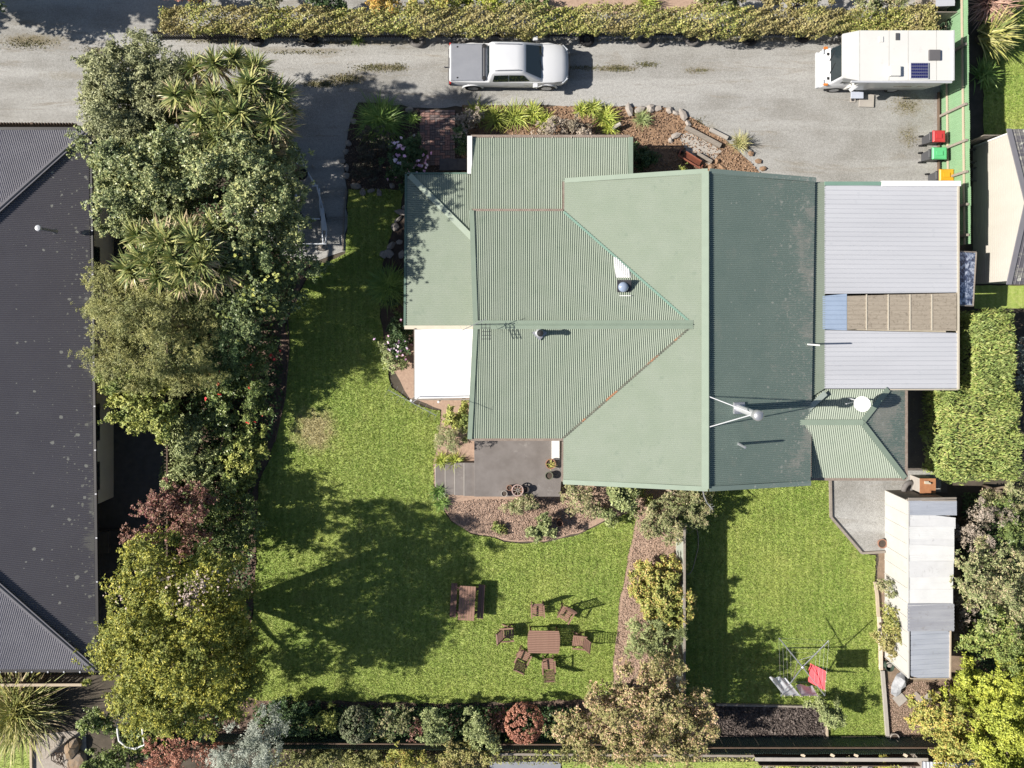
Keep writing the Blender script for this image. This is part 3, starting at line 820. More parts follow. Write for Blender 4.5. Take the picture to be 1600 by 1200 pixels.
# house fittings
q = P(975, 447, 3.75)
fb = B()
sk = [P(960, 403, 3.39), P(967, 403, 3.39), P(984, 432, 3.62), P(964, 435, 3.62)]
make('skylight_flashing', corr([P(958.5, 402, 3.355), P(962, 402, 3.355), P(984, 422, 3.53), P(985, 434, 3.62), P(962, 434, 3.62)], (0, 1, -.3), .0762, .012, .02), M_whitem, house)
fb = B(); fb.box(P(975, 447, 3.82), (.56, .50, .12), mat=Matrix.Rotation(math.radians(17), 3, 'X')); make('skylight_frame', fb, M_frame, house, bevel=.02)
sd = make('skylight_dome', B().lathe(P(974, 448.5, 3.90), [(.21, -.02), (.2, .05), (.14, .11), (.05, .14)], 20), plain('blue_grey_dome', (.30, .36, .48), .12, .8), house, smooth=True)
fb = B(); fb.beam(P(968, 462, 3.93), P(986, 462, 3.93), .03, .02); make('skylight_flashing', fb, M_whitem, house)
# roof vent
v = P(843, 520, 4.1)
fb = B(); fb.box(v + Vector((0, 0, .0)), (.42, .42, .05), rz=.78); make('vent_base', fb, M_metal, house)
make('vent_flue', B().lathe(v, [(.17, 0), (.15, .15), (.10, .3), (.09, .75)], 16), M_metalw, house, smooth='auto')
make('vent_cowl', B().lathe(v + Vector((0, 0, .78)), [(.09, -.08), (.13, 0), (.10, .09), (.02, .12)], 14), M_black, house, smooth='auto')
# tall flue
v = P(1153, 637, 3.9)
fb = B(); fb.box(v + Vector((0, 0, .08)), (.50, .46, .16), mat=Matrix.Rotation(math.radians(17), 3, 'Y')); make('flue_base', fb, M_metal, house, bevel=.02)
make('flue', B().lathe(v, [(.14, 0), (.14, 2.25), (.12, 2.25), (.12, 2.32)], 18), M_metalw, house, smooth='auto')
make('flue_cowl', B().lathe(v + Vector((0, 0, 2.32)), [(.14, 0), (.20, .06), (.21, .28), (.16, .36), (.05, .40)], 18), M_metal, house, smooth='auto')
for y in (620, 667):
    fb = B(); fb.tube([P(1109, y, ZR + .08), v + Vector((0, 0, 2.1))], .022, 6); make('flue_stay', fb, M_metalw, house)
# mast and small vent on the east slope
v = P(1262, 538, 3.0)
fb = B(); fb.tube([v, v + Vector((.02, 0, 1.15))], .035, 8); make('vent_pipe', fb, M_whitem, house)
v = P(1153, 693, 3.9)
make('vent_pipe', B().lathe(v, [(.10, -.1), (.06, .05), (.05, .95), (.0, .96)], 10), M_metal, house, smooth='auto')
# dish
v = P(1325, 622, 2.75)
fb = B(); fb.tube([v, v + Vector((.15, -.05, .55)), P(1345, 630, 3.7)], .03, 8); fb.tube([P(1335, 628, 3.35), P(1322, 631, 3.8)], .02, 6)
dish = thing('satellite_dish', 'round white satellite dish on an arm above the small hip roof', 'satellite dish', v)
make('arm', fb, M_metalw, dish)
R = Matrix.Rotation(math.radians(-40), 3, 'Y')
db = B(); db.lathe((0, 0, 0), [(.30, .07), (.22, .035), (.12, .01), (.02, 0), (.02, -.02), (.12, -.008), (.22, .017), (.31, .06)], 24, cap=False)
c0 = P(1347, 631, 3.75)
db.v = [tuple(c0 + Matrix.Rotation(math.radians(-22), 3, 'Y') @ Vector(x)) for x in db.v]
make('reflector', db, M_whitem, dish, smooth='auto')
# door wall beside the patio
fb = B(); fb.box((P(868, 703, .62).x, P(868, 703, .62).y, .66), (.34, .85, .10)); make('door_step', fb, M_whitem, house, bevel=.01)

# ------------------------------------------------------------------ antennas
def antenna(name, label, base, mast, az, n, boom, el=.0, maxw=.9):
    t = thing(name, label, 'antenna', base)
    top = base + Vector((0, 0, mast))
    make('mast', B().tube([base, top], .018, 7), M_metal, t)
    d = Vector((math.cos(az), math.sin(az), 0)); s = Vector((-d.y, d.x, 0))
    make('boom', B().tube([top - d * boom * .5, top + d * boom * .5], .012, 6), M_metal, t)
    e = B()
    for i in range(n):
        k = -.5 + i / (n - 1); L = maxw * (.5 - .22 * k)
        c = top + d * boom * k
        e.tube([c - s * L * .5, c + s * L * .5], .0035, 4)
    make('elements', e, M_metal, t)
    return t, top
an, top = antenna('tv_antenna', 'long many-rod television antenna on a mast by the white porch roof', P(665, 612, 0), 4.7, math.radians(-28), 9, 2.1, maxw=1.0)
an2, top = antenna('tv_antenna', 'short dark television antenna on the gable peak beside the white porch roof', P(743, 507, 4.15), 1.1, math.radians(25), 6, 1.0, maxw=.6)
fb = B()
for k in range(5): fb.beam(top + Vector((.25, -.55 + .14 * k, -.3)), top + Vector((.62, -.55 + .14 * k, -.3)), .02, .02)
for k in range(3): fb.beam(top + Vector((.27 + .16 * k, -.6, -.3)), top + Vector((.27 + .16 * k, .05, -.3)), .02, .02)
make('grid_reflector', fb, M_frame, an2)

# ------------------------------------------------------------------ dark grey house at the west
lh = thing('house', 'long house under a dark grey hipped iron roof flecked with lichen, along the garden trees', 'house', P(20, 620))
e1 = (138, 203, 2.5); e2 = (150, 1046, 2.5)
r1 = (-160, 470, 5.1); r2 = (-160, 775, 5.1)
e1b = (-520, 203, 2.5); e2b = (-520, 1046, 2.5)
def L(q): return P(*q)
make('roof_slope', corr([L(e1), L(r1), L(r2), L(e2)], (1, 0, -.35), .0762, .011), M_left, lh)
make('roof_slope', corr([L(e1), L(e1b), L(r1)], (0, 1, -.35), .0762, .016), mat('lit_grey_roof_end', (.30, .29, .315), (.33, .32, .345), 1, .55, .2), lh)  # hip ends get a lighter roof tone that stands in for sunlight
make('roof_slope', corr([L(e2), L(r2), L(e2b)], (0, -1, -.35), .0762, .016), mat('lit_grey_roof_end', (.30, .29, .315), (.33, .32, .345), 1, .55, .2), lh)
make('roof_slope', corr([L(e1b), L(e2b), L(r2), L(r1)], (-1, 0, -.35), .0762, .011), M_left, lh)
for a, c in ((e1, r1), (e2, r2), (r1, r2), (e1b, r1), (e2b, r2)):
    fb = B(); fb.beam(L(a) + Vector((0, 0, .05)), L(c) + Vector((0, 0, .05)), .24, .04); fb.tube([L(a) + Vector((0, 0, .075)), L(c) + Vector((0, 0, .075))], .04, 8)
    make('hip_cap', fb, M_leftcap, lh)
g1 = L(e1) + Vector((.06, .06, -.06)); g2 = L(e2) + Vector((.06, -.06, -.06))
beams('gutter', [(g1, g2, .12, .1), (g1, L(e1b) + Vector((0, .06, -.06)), .12, .1), (g2, L(e2b) + Vector((0, -.06, -.06)), .12, .1)], M_gut, lh)
for k in range(12):
    c = L(e1).lerp(L(e2), (k + .3) / 12.3) + Vector((.10, 0, 0))
    fb = B(); fb.box(c, (.07, .05, .04)); make('gutter_bracket', fb, M_metalw, lh)
for k in range(6):
    c = L((0, 1046, 2.5)).lerp(L(e2), k / 6) + Vector((0, -.10, 0))
    fb = B(); fb.box(c, (.05, .07, .04)); make('gutter_bracket', fb, M_metalw, lh)
wx = L(e1).x - .22
wb = B(); wb.prism([(wx, 7.2), (wx - 16, 7.2), (wx - 16, -13.9), (wx - 1.2, -13.9), (wx - 1.2, -7.9), (wx, -7.9)], 0, 2.4)
make('wall', wb, mat('light_stucco', (.70, .64, .54), (.76, .70, .60), 1.5, .7), lh)
for y0, y1 in ((632, 690), (724, 768), (310, 332), (385, 428)):
    ya, yb = P(0, y0, 1.7).y, P(0, y1, 1.7).y
    fb = B(); fb.box((wx + .02, (ya + yb) / 2, 1.75), (.08, abs(ya - yb), .95)); wf = make('window', fb, M_frame, lh)
    fb = B(); fb.box((wx + .05, (ya + yb) / 2, 1.75), (.05, abs(ya - yb) - .16, .80)); make('pane', fb, M_glass, wf)
v = P(84, 361, 3.35)
make('vent_pipe', B().lathe(v, [(.12, -.1), (.07, .05), (.065, .98)], 12), M_metal, lh, smooth='auto')
make('vent_cap', B().lathe(v + Vector((0, 0, .98)), [(.07, 0), (.13, .03), (.11, .1), (.02, .14)], 14), M_metalw, lh, smooth='auto')
for k, (x0, y0, x1, y1) in enumerate(((152, 826, 198, 862), (152, 815, 170, 826))):
    pass
st = P(176, 844, 0)
stp = thing('porch_step', 'dark concrete doorstep slab beside the grey roofed house', 'step', st)
make('slab', B().box((st.x, st.y, .12), (1.15, 1.05, .24)), mat('dark_concrete', (.07, .065, .06), (.10, .09, .085), 4, .9, .2), stp, bevel=.02)
make('slab', B().box((st.x - .25, st.y, .31), (.55, .95, .14)), mat('dark_concrete', (.09, .08, .075), (.12, .11, .10), 4, .9, .2), stp, bevel=.02)

# ------------------------------------------------------------------ beige garage at the east
gr = thing('garage', 'cream gabled garage with dark iron roof behind the green fence', 'garage', P(1600, 330))
X0 = 20.57; Ya = 7.72; Yb = 1.62; Ym = (Ya + Yb) / 2
wb = B()
wb.add([(X0, Ya, 0), (X0, Yb, 0), (X0, Yb, 2.7), (X0, Ym, 3.75), (X0, Ya, 2.7), (X0 + 7, Ya, 0), (X0 + 7, Yb, 0), (X0 + 7, Yb, 2.7), (X0 + 7, Ym, 3.75), (X0 + 7, Ya, 2.7)],
       [(0, 1, 2, 3, 4), (9, 8, 7, 6, 5), (0, 4, 9, 5), (1, 6, 7, 2), (2, 7, 8, 3), (3, 8, 9, 4), (0, 5, 6, 1)])
make('wall', wb, M_wallcream, gr)
for k in range(26):   # weatherboard laps up the gable
    z = .1 + k * .14
    if z > 3.5: break
    y0, y1 = (Yb, Ya) if z < 2.7 else (Ym - (3.75 - z) / 1.05 * 3.05, Ym + (3.75 - z) / 1.05 * 3.05)
    fb = B(); fb.beam((X0 - .006, y0, z), (X0 - .006, y1, z), .012, .02); make('weatherboard', fb, M_wallcream, gr)
for s, ye in ((1, Ya), (-1, Yb)):
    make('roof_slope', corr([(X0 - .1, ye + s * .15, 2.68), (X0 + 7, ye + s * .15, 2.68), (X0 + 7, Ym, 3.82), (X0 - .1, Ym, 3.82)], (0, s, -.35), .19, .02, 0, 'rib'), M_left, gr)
    fb = B(); fb.beam((X0 - .1, ye + s * .15, 2.7), (X0 - .1, Ym, 3.84), .2, .05); make('barge_board', fb, M_leftcap, gr)
fb = B(); fb.beam((X0 - .02, Ya, .1), (X0 - .02, Ya, 2.7), .06, .06); make('corner_trim', fb, M_whitem, gr)
# ------------------------------------------------------------------ shed
shed = thing('shed', 'long garden shed with cream walls and a patchwork white and grey iron roof', 'shed', P(1430, 900))
SX0 = P(1420, 900, 2.12).x; SX1 = P(1490, 900, 1.9).x
sy0 = P(0, 781, 2.12).y; sy1 = P(0, 1061, 2.12).y
yb0 = sy0 - .05; yb1 = sy1 + .05
wb = B()
wb.prism([(SX0 + .03, yb0), (SX1 - .15, yb0), (SX1 - .15, yb1), (SX0 + .03, yb1)], 0, 1.86)
make('wall', wb, M_wood, shed)
nb = 12
for k in range(nb):
    a = yb0 + (yb1 - yb0) * k / nb; c = yb0 + (yb1 - yb0) * (k + 1) / nb
    fb = B(); fb.box((SX0 + .005 + .004 * (k % 2), (a + c) / 2, 1.05), (.03, abs(a - c) - .012, 2.08)); make('wall_panel', fb, M_shedwall, shed)
    fb = B(); fb.box((SX0 - .02, c, 1.05), (.02, .035, 2.08)); make('batten', fb, M_shedwall, shed)
fb = B(); fb.box((SX0 - .03, (yb0 + yb1) / 2, 2.13), (.06, abs(yb0 - yb1), .09)); make('fascia', fb, M_shedwall, shed)
fb = B(); fb.box(((SX0 + SX1) / 2, yb0 + .02, 2.0), (SX1 - SX0, .05, .22)); make('fascia', fb, M_wood, shed)
M_sw = mat('white_shed_sheet', (.78, .78, .77), (.72, .72, .71), 2, .5, .4, layers=[((.40, .36, .33), 3.5, .66, .1, .5)])
M_sw2 = mat('greyed_shed_sheet', (.66, .66, .66), (.72, .72, .72), 2.5, .5, .4, layers=[((.40, .39, .38), 4, .6, .1, .5)])
M_sb = mat('blue_grey_shed_sheet', (.38, .405, .46), (.45, .475, .53), 1.2, .45, .4, layers=[((.30, .30, .33), 2.5, .6, .1, .5)], stretch=(.5, 4, 1))
M_sg = mat('grey_shed_sheet', (.34, .345, .38), (.42, .43, .46), 1, .5, .4, layers=[((.25, .23, .22), 2.5, .58, .1, .6)], stretch=(.5, 4, 1))
def sp(name, y0, y1, m, x0=1418, x1=1494, pitch=.076, amp=.008, kind='sine', dz=0):
    y0 -= 1.2; y1 += 1.2
    z0, z1 = 2.16 + dz, 1.93 + dz
    make(name, corr([P(x0, y0, z0), P(x1, y0, z1), P(x1, y1, z1), P(x0, y1, z0)], (1, 0, -.1), pitch, amp, 0, kind), m, shed)
fb = B(); fb.beam(P(1419, 780, 2.18), P(1494, 779, 1.96), .12, .05); make('barge_board', fb, M_wood, shed)
sp('roof_panel', 783, 804, M_sb, 1419, 1495, dz=.012)
sp('roof_panel', 803, 825, M_sw2, 1419, 1493, .3, .006, 'rib')
sp('roof_panel', 824, 841, M_sw, 1420, 1491, dz=.014)
sp('roof_panel', 840, 853, M_sw2, 1420, 1491, .15, .006, 'rib', .004)
sp('roof_panel', 852, 866, M_sw, 1420, 1491, .3, .005, 'rib', .016)
sp('roof_panel', 865, 879, M_sw, 1420, 1491, .076, .008, 'sine', .004)
sp('roof_panel', 878, 901, M_sw2, 1420, 1490, .3, .005, 'rib', .014)
sp('roof_panel', 900, 923, M_sw, 1419, 1489, .3, .006, 'rib', .004)
sp('roof_panel', 922, 946, M_sw, 1418, 1489, .3, .005, 'rib', .014)
sp('roof_panel', 944, 985, M_sg, 1418, 1491, .14, .014, 'sine', .03)
sp('roof_panel', 984, 1060, M_sb, 1423, 1485, .21, .014, 'rib', .0)
fb = B(); fb.beam(P(1485, 985, 1.95), P(1484.5, 1060, 1.95), .05, .06); fb.beam(P(1423, 1060, 2.16), P(1485, 1060, 1.95), .04, .06); make('barge_board', fb, M_woodpale, shed)

# ------------------------------------------------------------------ fences
def sheet_fence(name, label, p0, p1, h, m, face=1, n=None, pitch=.09, rails=2, post_m=M_wood, posts=None, sheet=.8, rail_m=M_woodpale, cap=False):
    """steel sheets on rails and posts; rails and posts stand on the side that face points to"""
    p0 = Vector(p0); p1 = Vector(p1); d = (p1 - p0); Ln = d.length; d.normalize()
    nrm = Vector((d.y, -d.x, 0)) * face
    f = thing(name, label, 'fence', p0)
    k = n or max(1, round(Ln / sheet)); wd = Ln / k
    base = None
    for i in range(k):
        loc = d * (wd * i) + nrm * (.004 * (i % 2)) + Vector((0, 0, .03 * math.sin(i * 1.7)))
        if base is None:
            b = B(); m_ = int(wd / pitch) * 4
            for j in range(m_ + 1):
                s = wd * j / m_; o = nrm * (.012 * math.sin(s / pitch * 2 * math.pi))
                b.v += [tuple(d * s + o), tuple(d * s + o + Vector((0, 0, h)))]
            b.f = [(2 * j, 2 * j + 2, 2 * j + 3, 2 * j + 1) for j in range(m_)]
            base = make('sheet', b, m, f, at=0); base.location = loc
        else: twin('sheet', base, f, loc)
    for r in range(rails):
        z = h * (.28 + .55 * r / max(1, rails - 1)) if rails > 1 else h * .7
        b = B(); b.beam(d * 0 + nrm * .05 + Vector((0, 0, z)), d * Ln + nrm * .05 + Vector((0, 0, z)), .05, .09)
        make('rail', b, rail_m, f, at=0)
    if posts is None: posts = [j * 2.4 for j in range(int(Ln / 2.4) + 1)]
    for s in posts:
        b = B(); b.box(d * s + nrm * .10 + Vector((0, 0, h * .49)), (.1, .1, h * .98)); make('post', b, post_m, f, at=0)
    if cap:
        b = B(); b.beam(Vector((0, 0, h + .02)), d * Ln + Vector((0, 0, h + .02)), .1, .03); make('cap_rail', b, rail_m, f, at=0)
    return f
fx = P(1467, 0).x
sheet_fence('boundary_fence', 'bright green corrugated steel fence with timber rails behind the motorhome and bins', (fx, P(0, -30).y, 0), (fx + .15, P(0, 388).y, 0), 2.2, M_greenfence, 1, posts=[(P(0, -30).y - P(0, y).y) for y in (10, 95, 183, 236, 282, 330, 375)])
fb = B(); fb.beam((fx - .06, P(0, 145).y, .08), (fx - .06, P(0, 282).y, .08), .04, .18)
kb = make('kickboard', fb, M_wooddark, at=P(1467, 215)); tag(kb, 'brown ground board along the foot of the green fence near the bins', 'board')
sheet_fence('boundary_fence', 'dark green corrugated fence along the vegetable bed and back lawn', P(1096, 1151), P(1560, 1151), 1.4, M_darkfence, -1, rails=1, rail_m=M_wooddark, post_m=M_darkfence, posts=[])
sheet_fence('boundary_fence', 'dark corrugated fence behind the round clipped bushes', P(330, 1146), P(1094, 1149), 1.25, M_darkfence, -1, rails=1, rail_m=M_wooddark, post_m=M_darkfence, posts=[])
nf = thing('neighbour_fence', 'pale capped timber fence just outside the dark back fence', 'fence', P(1300, 1162))
fb = B(); fb.beam(P(1180, 1186, 1.35), P(1450, 1187, 1.35), .16, .05); make('cap_rail', fb, M_conc2, nf)
fb = B(); fb.beam(P(1180, 1184, .7), P(1450, 1185, .7), .03, 1.2); make('board', fb, M_wooddark, nf)
for px in (1252, 1298, 1335, 1412):
    fb = B(); fb.beam(P(px, 1178, 1.2), P(px + 6, 1182, 1.3), .12, .10); make('post', fb, M_woodpale, nf)
lf = thing('neighbour_fence', 'low brown timber edge beside the small paved path', 'fence', P(950, 1178))
fb = B(); fb.beam(P(765, 1178, .4), P(1180, 1181, .4), .1, .06); make('rail', fb, M_wood, lf)
for px in range(770, 1180, 80):
    fb = B(); fb.box(P(px, 1170, .18), (.08, .08, .36)); make('post', fb, M_wood, lf)

# dividing fence between the lawns
df = thing('dividing_fence', 'grey green panel fence dividing the two lawns beside the shrub border', 'fence', P(1056, 950))
dx = P(1056.5, 0).x; ys = [810, 866, 922, 980, 1036, 1092]
for a, c in zip(ys[:-1], ys[1:]):
    ya = P(0, a).y; yc = P(0, c).y
    fb = B(); fb.box((dx, (ya + yc) / 2, .84), (.03, abs(ya - yc) - .03, 1.66)); make('panel', fb, mat('fibre_cement_panel', (.30, .34, .29), (.36, .38, .34), 2, .8, .2, layers=[((.50, .50, .48), 3, .6, .1, .5)]), df)
    fb = B(); fb.beam((dx, ya, 1.69), (dx, yc, 1.69), .09, .05); make('cap_rail', fb, M_wood, df)
for a in ys:
    fb = B(); fb.box((dx, P(0, a).y, .84), (.08, .08, 1.64)); make('post', fb, M_wood, df)

# dark slatted fences
def slat_fence(name, label, p0, p1, h, m, gap=.11, wd=.07, rail_m=None, panel=2.2):
    p0 = Vector(p0); p1 = Vector(p1); d = p1 - p0; Ln = d.length; d.normalize()
    f = thing(name, label, 'fence', p0)
    np_ = max(1, round(Ln / panel)); w_ = Ln / np_; src = None
    for i in range(np_):
        if src is None:
            b = B(); k = int(w_ / gap)
            for j in range(k): b.beam(d * (gap * (j + .5)) + Vector((0, 0, .02)), d * (gap * (j + .5)) + Vector((0, 0, h)), .02, wd, up=(-d.y, d.x, 0))
            src = make('slat_panel', b, m, f, at=0)
        else: twin('slat_panel', src, f, d * (w_ * i))
        b = B(); b.box(d * (w_ * i) + Vector((0, 0, h * .5)), (.09, .09, h)); make('post', b, rail_m or m, f, at=0)
    for z in (.2, h - .12):
        b = B(); b.beam(Vector((0, 0, z)), d * Ln + Vector((0, 0, z)), .05, .06); make('rail', b, rail_m or m, f, at=0)
    return f
slat_fence('slatted_fence', 'black slatted fence under the long roadside hedge', P(252, 61), P(1462, 54), .95, mat('black_timber', (.05, .045, .045)))
slat_fence('slatted_fence', 'dark brown slatted fence between the gravel drive and the grey roofed house', P(-60, 202), P(140, 203), 1.15, M_wooddark, .13, .09)
slat_fence('slatted_fence', 'brown board fence hidden among the garden trees by the grey roofed house', P(284, 300), P(284, 1060), 1.6, M_wooddark, .15, .145)
tf = slat_fence('slatted_fence', 'dark trellis fence with pale top rail below the grey roofed house', P(-60, 1054), P(146, 1053), .95, M_wooddark, .2, .05)
b = B(); b.beam(Vector((0, -.02, .97)), Vector((5.9, .0, .97)), .12, .05); make('cap_rail', b, M_woodpale, tf, at=0)
bf = thing('board_fence', 'short grey board fence joining green fence and cream garage', 'fence', P(1500, 228))
for k in range(4):
    b = B(); b.box((P(1500, 0).x + .1 + .24 * k, P(0, 226).y, .9), (.23, .03, 1.8)); make('board', b, M_wood, bf)
bf = thing('board_fence', 'grey board screen at the hedge end beside the green fence', 'fence', P(1440, 30))
for k in range(4):
    b = B(); b.box((P(1430, 0).x + .1 + .24 * k, P(0, 42).y, .85), (.23, .03, 1.7)); make('board', b, M_wood, bf)
sr = thing('small_shed', 'pale grey iron roof corner of a neighbouring shed above the hedge end', 'shed', P(1450, -20))
b = B(); b.prism([tuple(P(x, y, 1.9))[:2] for x, y in ((1466, -60), (1488, -60), (1488, 8), (1466, 8))], 0, 1.85); make('wall', b, M_wood, sr)
make('roof', corr([P(1462, -70, 2.0), P(1492, -70, 1.95), P(1492, 10, 1.95), P(1462, 10, 2.0)], (1, 0, -.1), .2, .01), M_zinc, sr)

# lean-to with mottled plastic sheet by the carport
ls = thing('lean_to', 'small lean-to with a frost patterned blue white sheet beside the carport wall', 'lean-to', P(1490, 440))
m, nt, out = nt_new('frosted_blotchy_sheet')
g = nt.nodes.new('ShaderNodeNewGeometry')
c = ramp(nt, noise(nt, g.outputs['Position'], 5.5, 4, .7, .6), [(.42, (.035, .045, .10)), (.50, (.15, .20, .33)), (.60, (.55, .60, .72))])
p_ = nt.nodes.new('ShaderNodeBsdfPrincipled'); p_.inputs['Roughness'].default_value = .4
nt.links.new(c, p_.inputs[0]); nt.links.new(p_.outputs[0], out.inputs[0])
b = B(); b.slab([P(1497, 393, 2.3), P(1525, 394, 2.0), P(1520, 478, 2.0), P(1497, 477, 2.3)], .02); make('roof_sheet', b, m, ls)
b = B()
for a, c in (((1497, 393), (1525, 394)), ((1497, 477), (1520, 478)), ((1525, 394), (1520, 478))): b.beam(P(*a, 2.0 if a[0] > 1500 else 2.3), P(*c, 2.0), .05, .06)
for q in ((1523, 396), (1519, 476)): b.tube([P(*q, 2.0) * 1 - Vector((0, 0, 1.98)), P(*q, 2.0)], .04, 6)
make('frame', b, M_wood, ls)

# ------------------------------------------------------------------ pickup
M_car = mat('white_car_paint', (.63, .64, .665), (.65, .66, .68), 1, .22, .6)
M_tyre = M_black
def wheel(parent, x, y, z, r, wd):
    o = B(); o.v = []; R = Matrix.Rotation(math.pi / 2, 3, 'X')
    o.lathe((0, 0, 0), [(r * .62, -wd / 2), (r * .93, -wd / 2), (r, -wd * .3), (r, wd * .3), (r * .93, wd / 2), (r * .62, wd / 2)], 22, cap=False)
    o.v = [tuple(R @ Vector(v) + Vector((x, y, z))) for v in o.v]
    wh = make('wheel', o, M_tyre, parent, smooth='auto', at=0)
    o = B(); o.lathe((0, 0, 0), [(.03, -wd * .42), (r * .3, -wd * .42), (r * .62, -wd * .5), (r * .62, wd * .5), (r * .3, wd * .42), (.03, wd * .42)], 18)
    o.v = [tuple(R @ Vector(v) + Vector((x, y, z))) for v in o.v]
    rm = make('rim', o, M_metal, wh, smooth='auto', at=0)

tr = thing('pickup_truck', 'white double cab pickup with grey load cover parked on the gravel drive', 'pickup', (-.10, 11.14, 0))
def sec(x, hw, zb, zt, crown=.03, tum=.93):
    """one cross-section ring of a body at x"""
    pts = [(-hw * .90, zb), (-hw * .985, zb + .12), (-hw, zb + .34), (-hw * .985, zt - .20), (-hw * tum, zt - .03), (-hw * tum * .9, zt), (-hw * .4, zt + crown), (hw * .4, zt + crown), (hw * tum * .9, zt), (hw * tum, zt - .03), (hw * .985, zt - .20), (hw, zb + .34), (hw * .985, zb + .12), (hw * .90, zb)]
    return [(x, y, z) for y, z in pts]
b = B()
b.loft([sec(-2.62, .80, .50, 1.00, .0), sec(-2.58, .87, .44, 1.06, .0), sec(-1.6, .915, .42, 1.07, .0), sec(-.98, .915, .40, 1.07, .0), sec(0, .925, .38, 1.06, .0), sec(1.25, .925, .38, 1.06, .02), sec(1.45, .92, .40, 1.06, .045), sec(1.9, .90, .40, 1.03, .055), sec(2.25, .84, .40, .98, .05), sec(2.45, .74, .42, .90, .04), sec(2.56, .60, .46, .80, .02), sec(2.60, .50, .50, .70, .0)])
make('body', b, M_car, tr, smooth='auto', at=0)
def rring(x0, x1, hw0, hw1, z, r=.10):
    """rounded outline; hw0 at the rear, hw1 at the front"""
    out = []
    for (cx, cy, a0) in ((x1 - r, hw1 - r, 0), (x0 + r, hw0 - r, 90), (x0 + r, -(hw0 - r), 180), (x1 - r, -(hw1 - r), 270)):
        for k in range(5):
            a = math.radians(a0 + 22.5 * k); out.append((cx + r * math.cos(a), cy + r * math.sin(a), z))
    return out
b = B(); b.loft([rring(-.99, 1.50, .86, .84, 1.02), rring(-.95, 1.36, .845, .82, 1.12), rring(-.84, .66, .70, .68, 1.66, .13), rring(-.78, .54, .64, .62, 1.74, .16), rring(-.6, .3, .5, .48, 1.77, .2)])
make('cab', b, M_car, tr, smooth='auto', at=0)
def pane(parent, q, name='window', m=None, off=.012, th=.015):
    p = [Vector(x) for x in q]; n = (p[1] - p[0]).cross(p[2] - p[0]).normalized()
    if n.z < 0: n = -n
    bb = B(); bb.slab([x + n * off for x in p], th); return make(name, bb, m or M_glass, parent, at=0)
pane(tr, [(1.37, -.70, 1.115), (1.37, .70, 1.115), (.70, .58, 1.64), (.70, -.58, 1.64)], 'windscreen')
for s in (-1, 1):
    pane(tr, [(-.02, s * .83, 1.13), (.86, s * .815, 1.13), (.58, s * .71, 1.57), (-.02, s * .715, 1.60)], 'side_window')
    pane(tr, [(-.74, s * .84, 1.13), (-.07, s * .835, 1.13), (-.07, s * .715, 1.60), (-.66, s * .72, 1.58)], 'side_window')
    b = B(); b.tube([(-.62, s * .57, 1.775), (-.5, s * .57, 1.80), (.36, s * .55, 1.80), (.46, s * .55, 1.77)], .022, 6); make('roof_rail', b, M_metal, tr, at=0)
    b = B(); b.loft([rring(1.02, 1.20, .08, .08, 1.06, .03), rring(1.0, 1.22, .10, .10, 1.14, .03), rring(1.02, 1.2, .09, .09, 1.22, .03)])
    b.v = [(x, y + s * 1.02, z) for x, y, z in b.v]; make('wing_mirror', b, M_car, tr, smooth='auto', at=0)
    b = B(); b.box((2.36, s * .66, .82), (.30, .22, .14), rz=-s * .75); make('headlight', b, plain('headlight_glass', (.55, .58, .62), .1, .9), tr, bevel=.02, at=0)
    b = B(); b.box((-2.58, s * .83, .86), (.08, .12, .30)); make('tail_light', b, plain('tail_light_red', (.42, .03, .02), .2, .6), tr, bevel=.015, at=0)
    for x in (.55, -.35):
        b = B(); b.box((x, s * .93, .92), (.16, .02, .03)); make('door_handle', b, M_metal, tr, at=0)
    wheel(tr, 1.62, s * .80, .37, .37, .25); wheel(tr, -1.62, s * .80, .37, .37, .25)
    b = B()
    for cx in (1.62, -1.62):
        b.torus((cx, s * .90, .40), .44, .045, 16, 6, Matrix.Rotation(math.pi / 2, 3, 'X'), (0.02, .48))
    make('wheel_arch', b, M_car, tr, smooth=True, at=0)
pane(tr, [(-.965, -.66, 1.14), (-.965, .66, 1.14), (-.87, .58, 1.58), (-.87, -.58, 1.58)], 'rear_window')
M_cover = mat('grey_load_cover', (.24, .25, .28), (.27, .28, .31), 2, .55, .4)
b = B(); b.box((-1.86, 0, 1.095), (1.36, 1.52, .05)); make('load_cover', b, M_cover, tr, bevel=.02, at=0)
for y in (-.775, .775):
    b = B(); b.box((-1.85, y, 1.10), (1.40, .05, .06)); make('load_rail', b, M_metal, tr, at=0)
b = B(); b.tube([(-1.10, -.76, 1.12), (-1.10, .76, 1.12)], .045, 8); b.box((-1.19, 0, 1.11), (.03, 1.5, .03)); make('sports_bar', b, M_blackpl, tr, at=0)
for y in (-.70, .70):
    b = B(); b.lathe((-1.10, y, 1.10), [(.09, 0), (.09, .08), (.05, .09)], 10); make('bar_mount', b, M_black, tr, at=0)
    b = B(); b.lathe((-2.26, y * .95, 1.12), [(.04, 0), (.03, .02)], 8); make('tie_down', b, M_black, tr, at=0)
b = B(); b.box((-2.585, 0, 1.0), (.07, .46, .06)); make('tailgate_handle', b, M_black, tr, at=0)
b = B(); b.box((-2.62, 0, .50), (.14, 1.55, .14)); b.tube([(-2.68, 0, .42), (-2.86, 0, .42), (-2.86, 0, .50)], .03, 7); make('rear_bumper', b, M_blackpl, tr, bevel=.0, at=0)
b = B(); b.box((2.53, 0, .62), (.12, .8, .18)); make('grille', b, M_black, tr, bevel=.03, at=0)
for y in (-.35, .25):
    b = B(); b.beam((1.42, y, 1.125), (1.30, y + .42, 1.185), .02, .015); make('wiper', b, M_black, tr, at=0)
b = B(); b.tube([(1.30, .78, 1.08), (1.2, .80, 1.55)], .008, 5); make('aerial', b, M_black, tr, at=0)

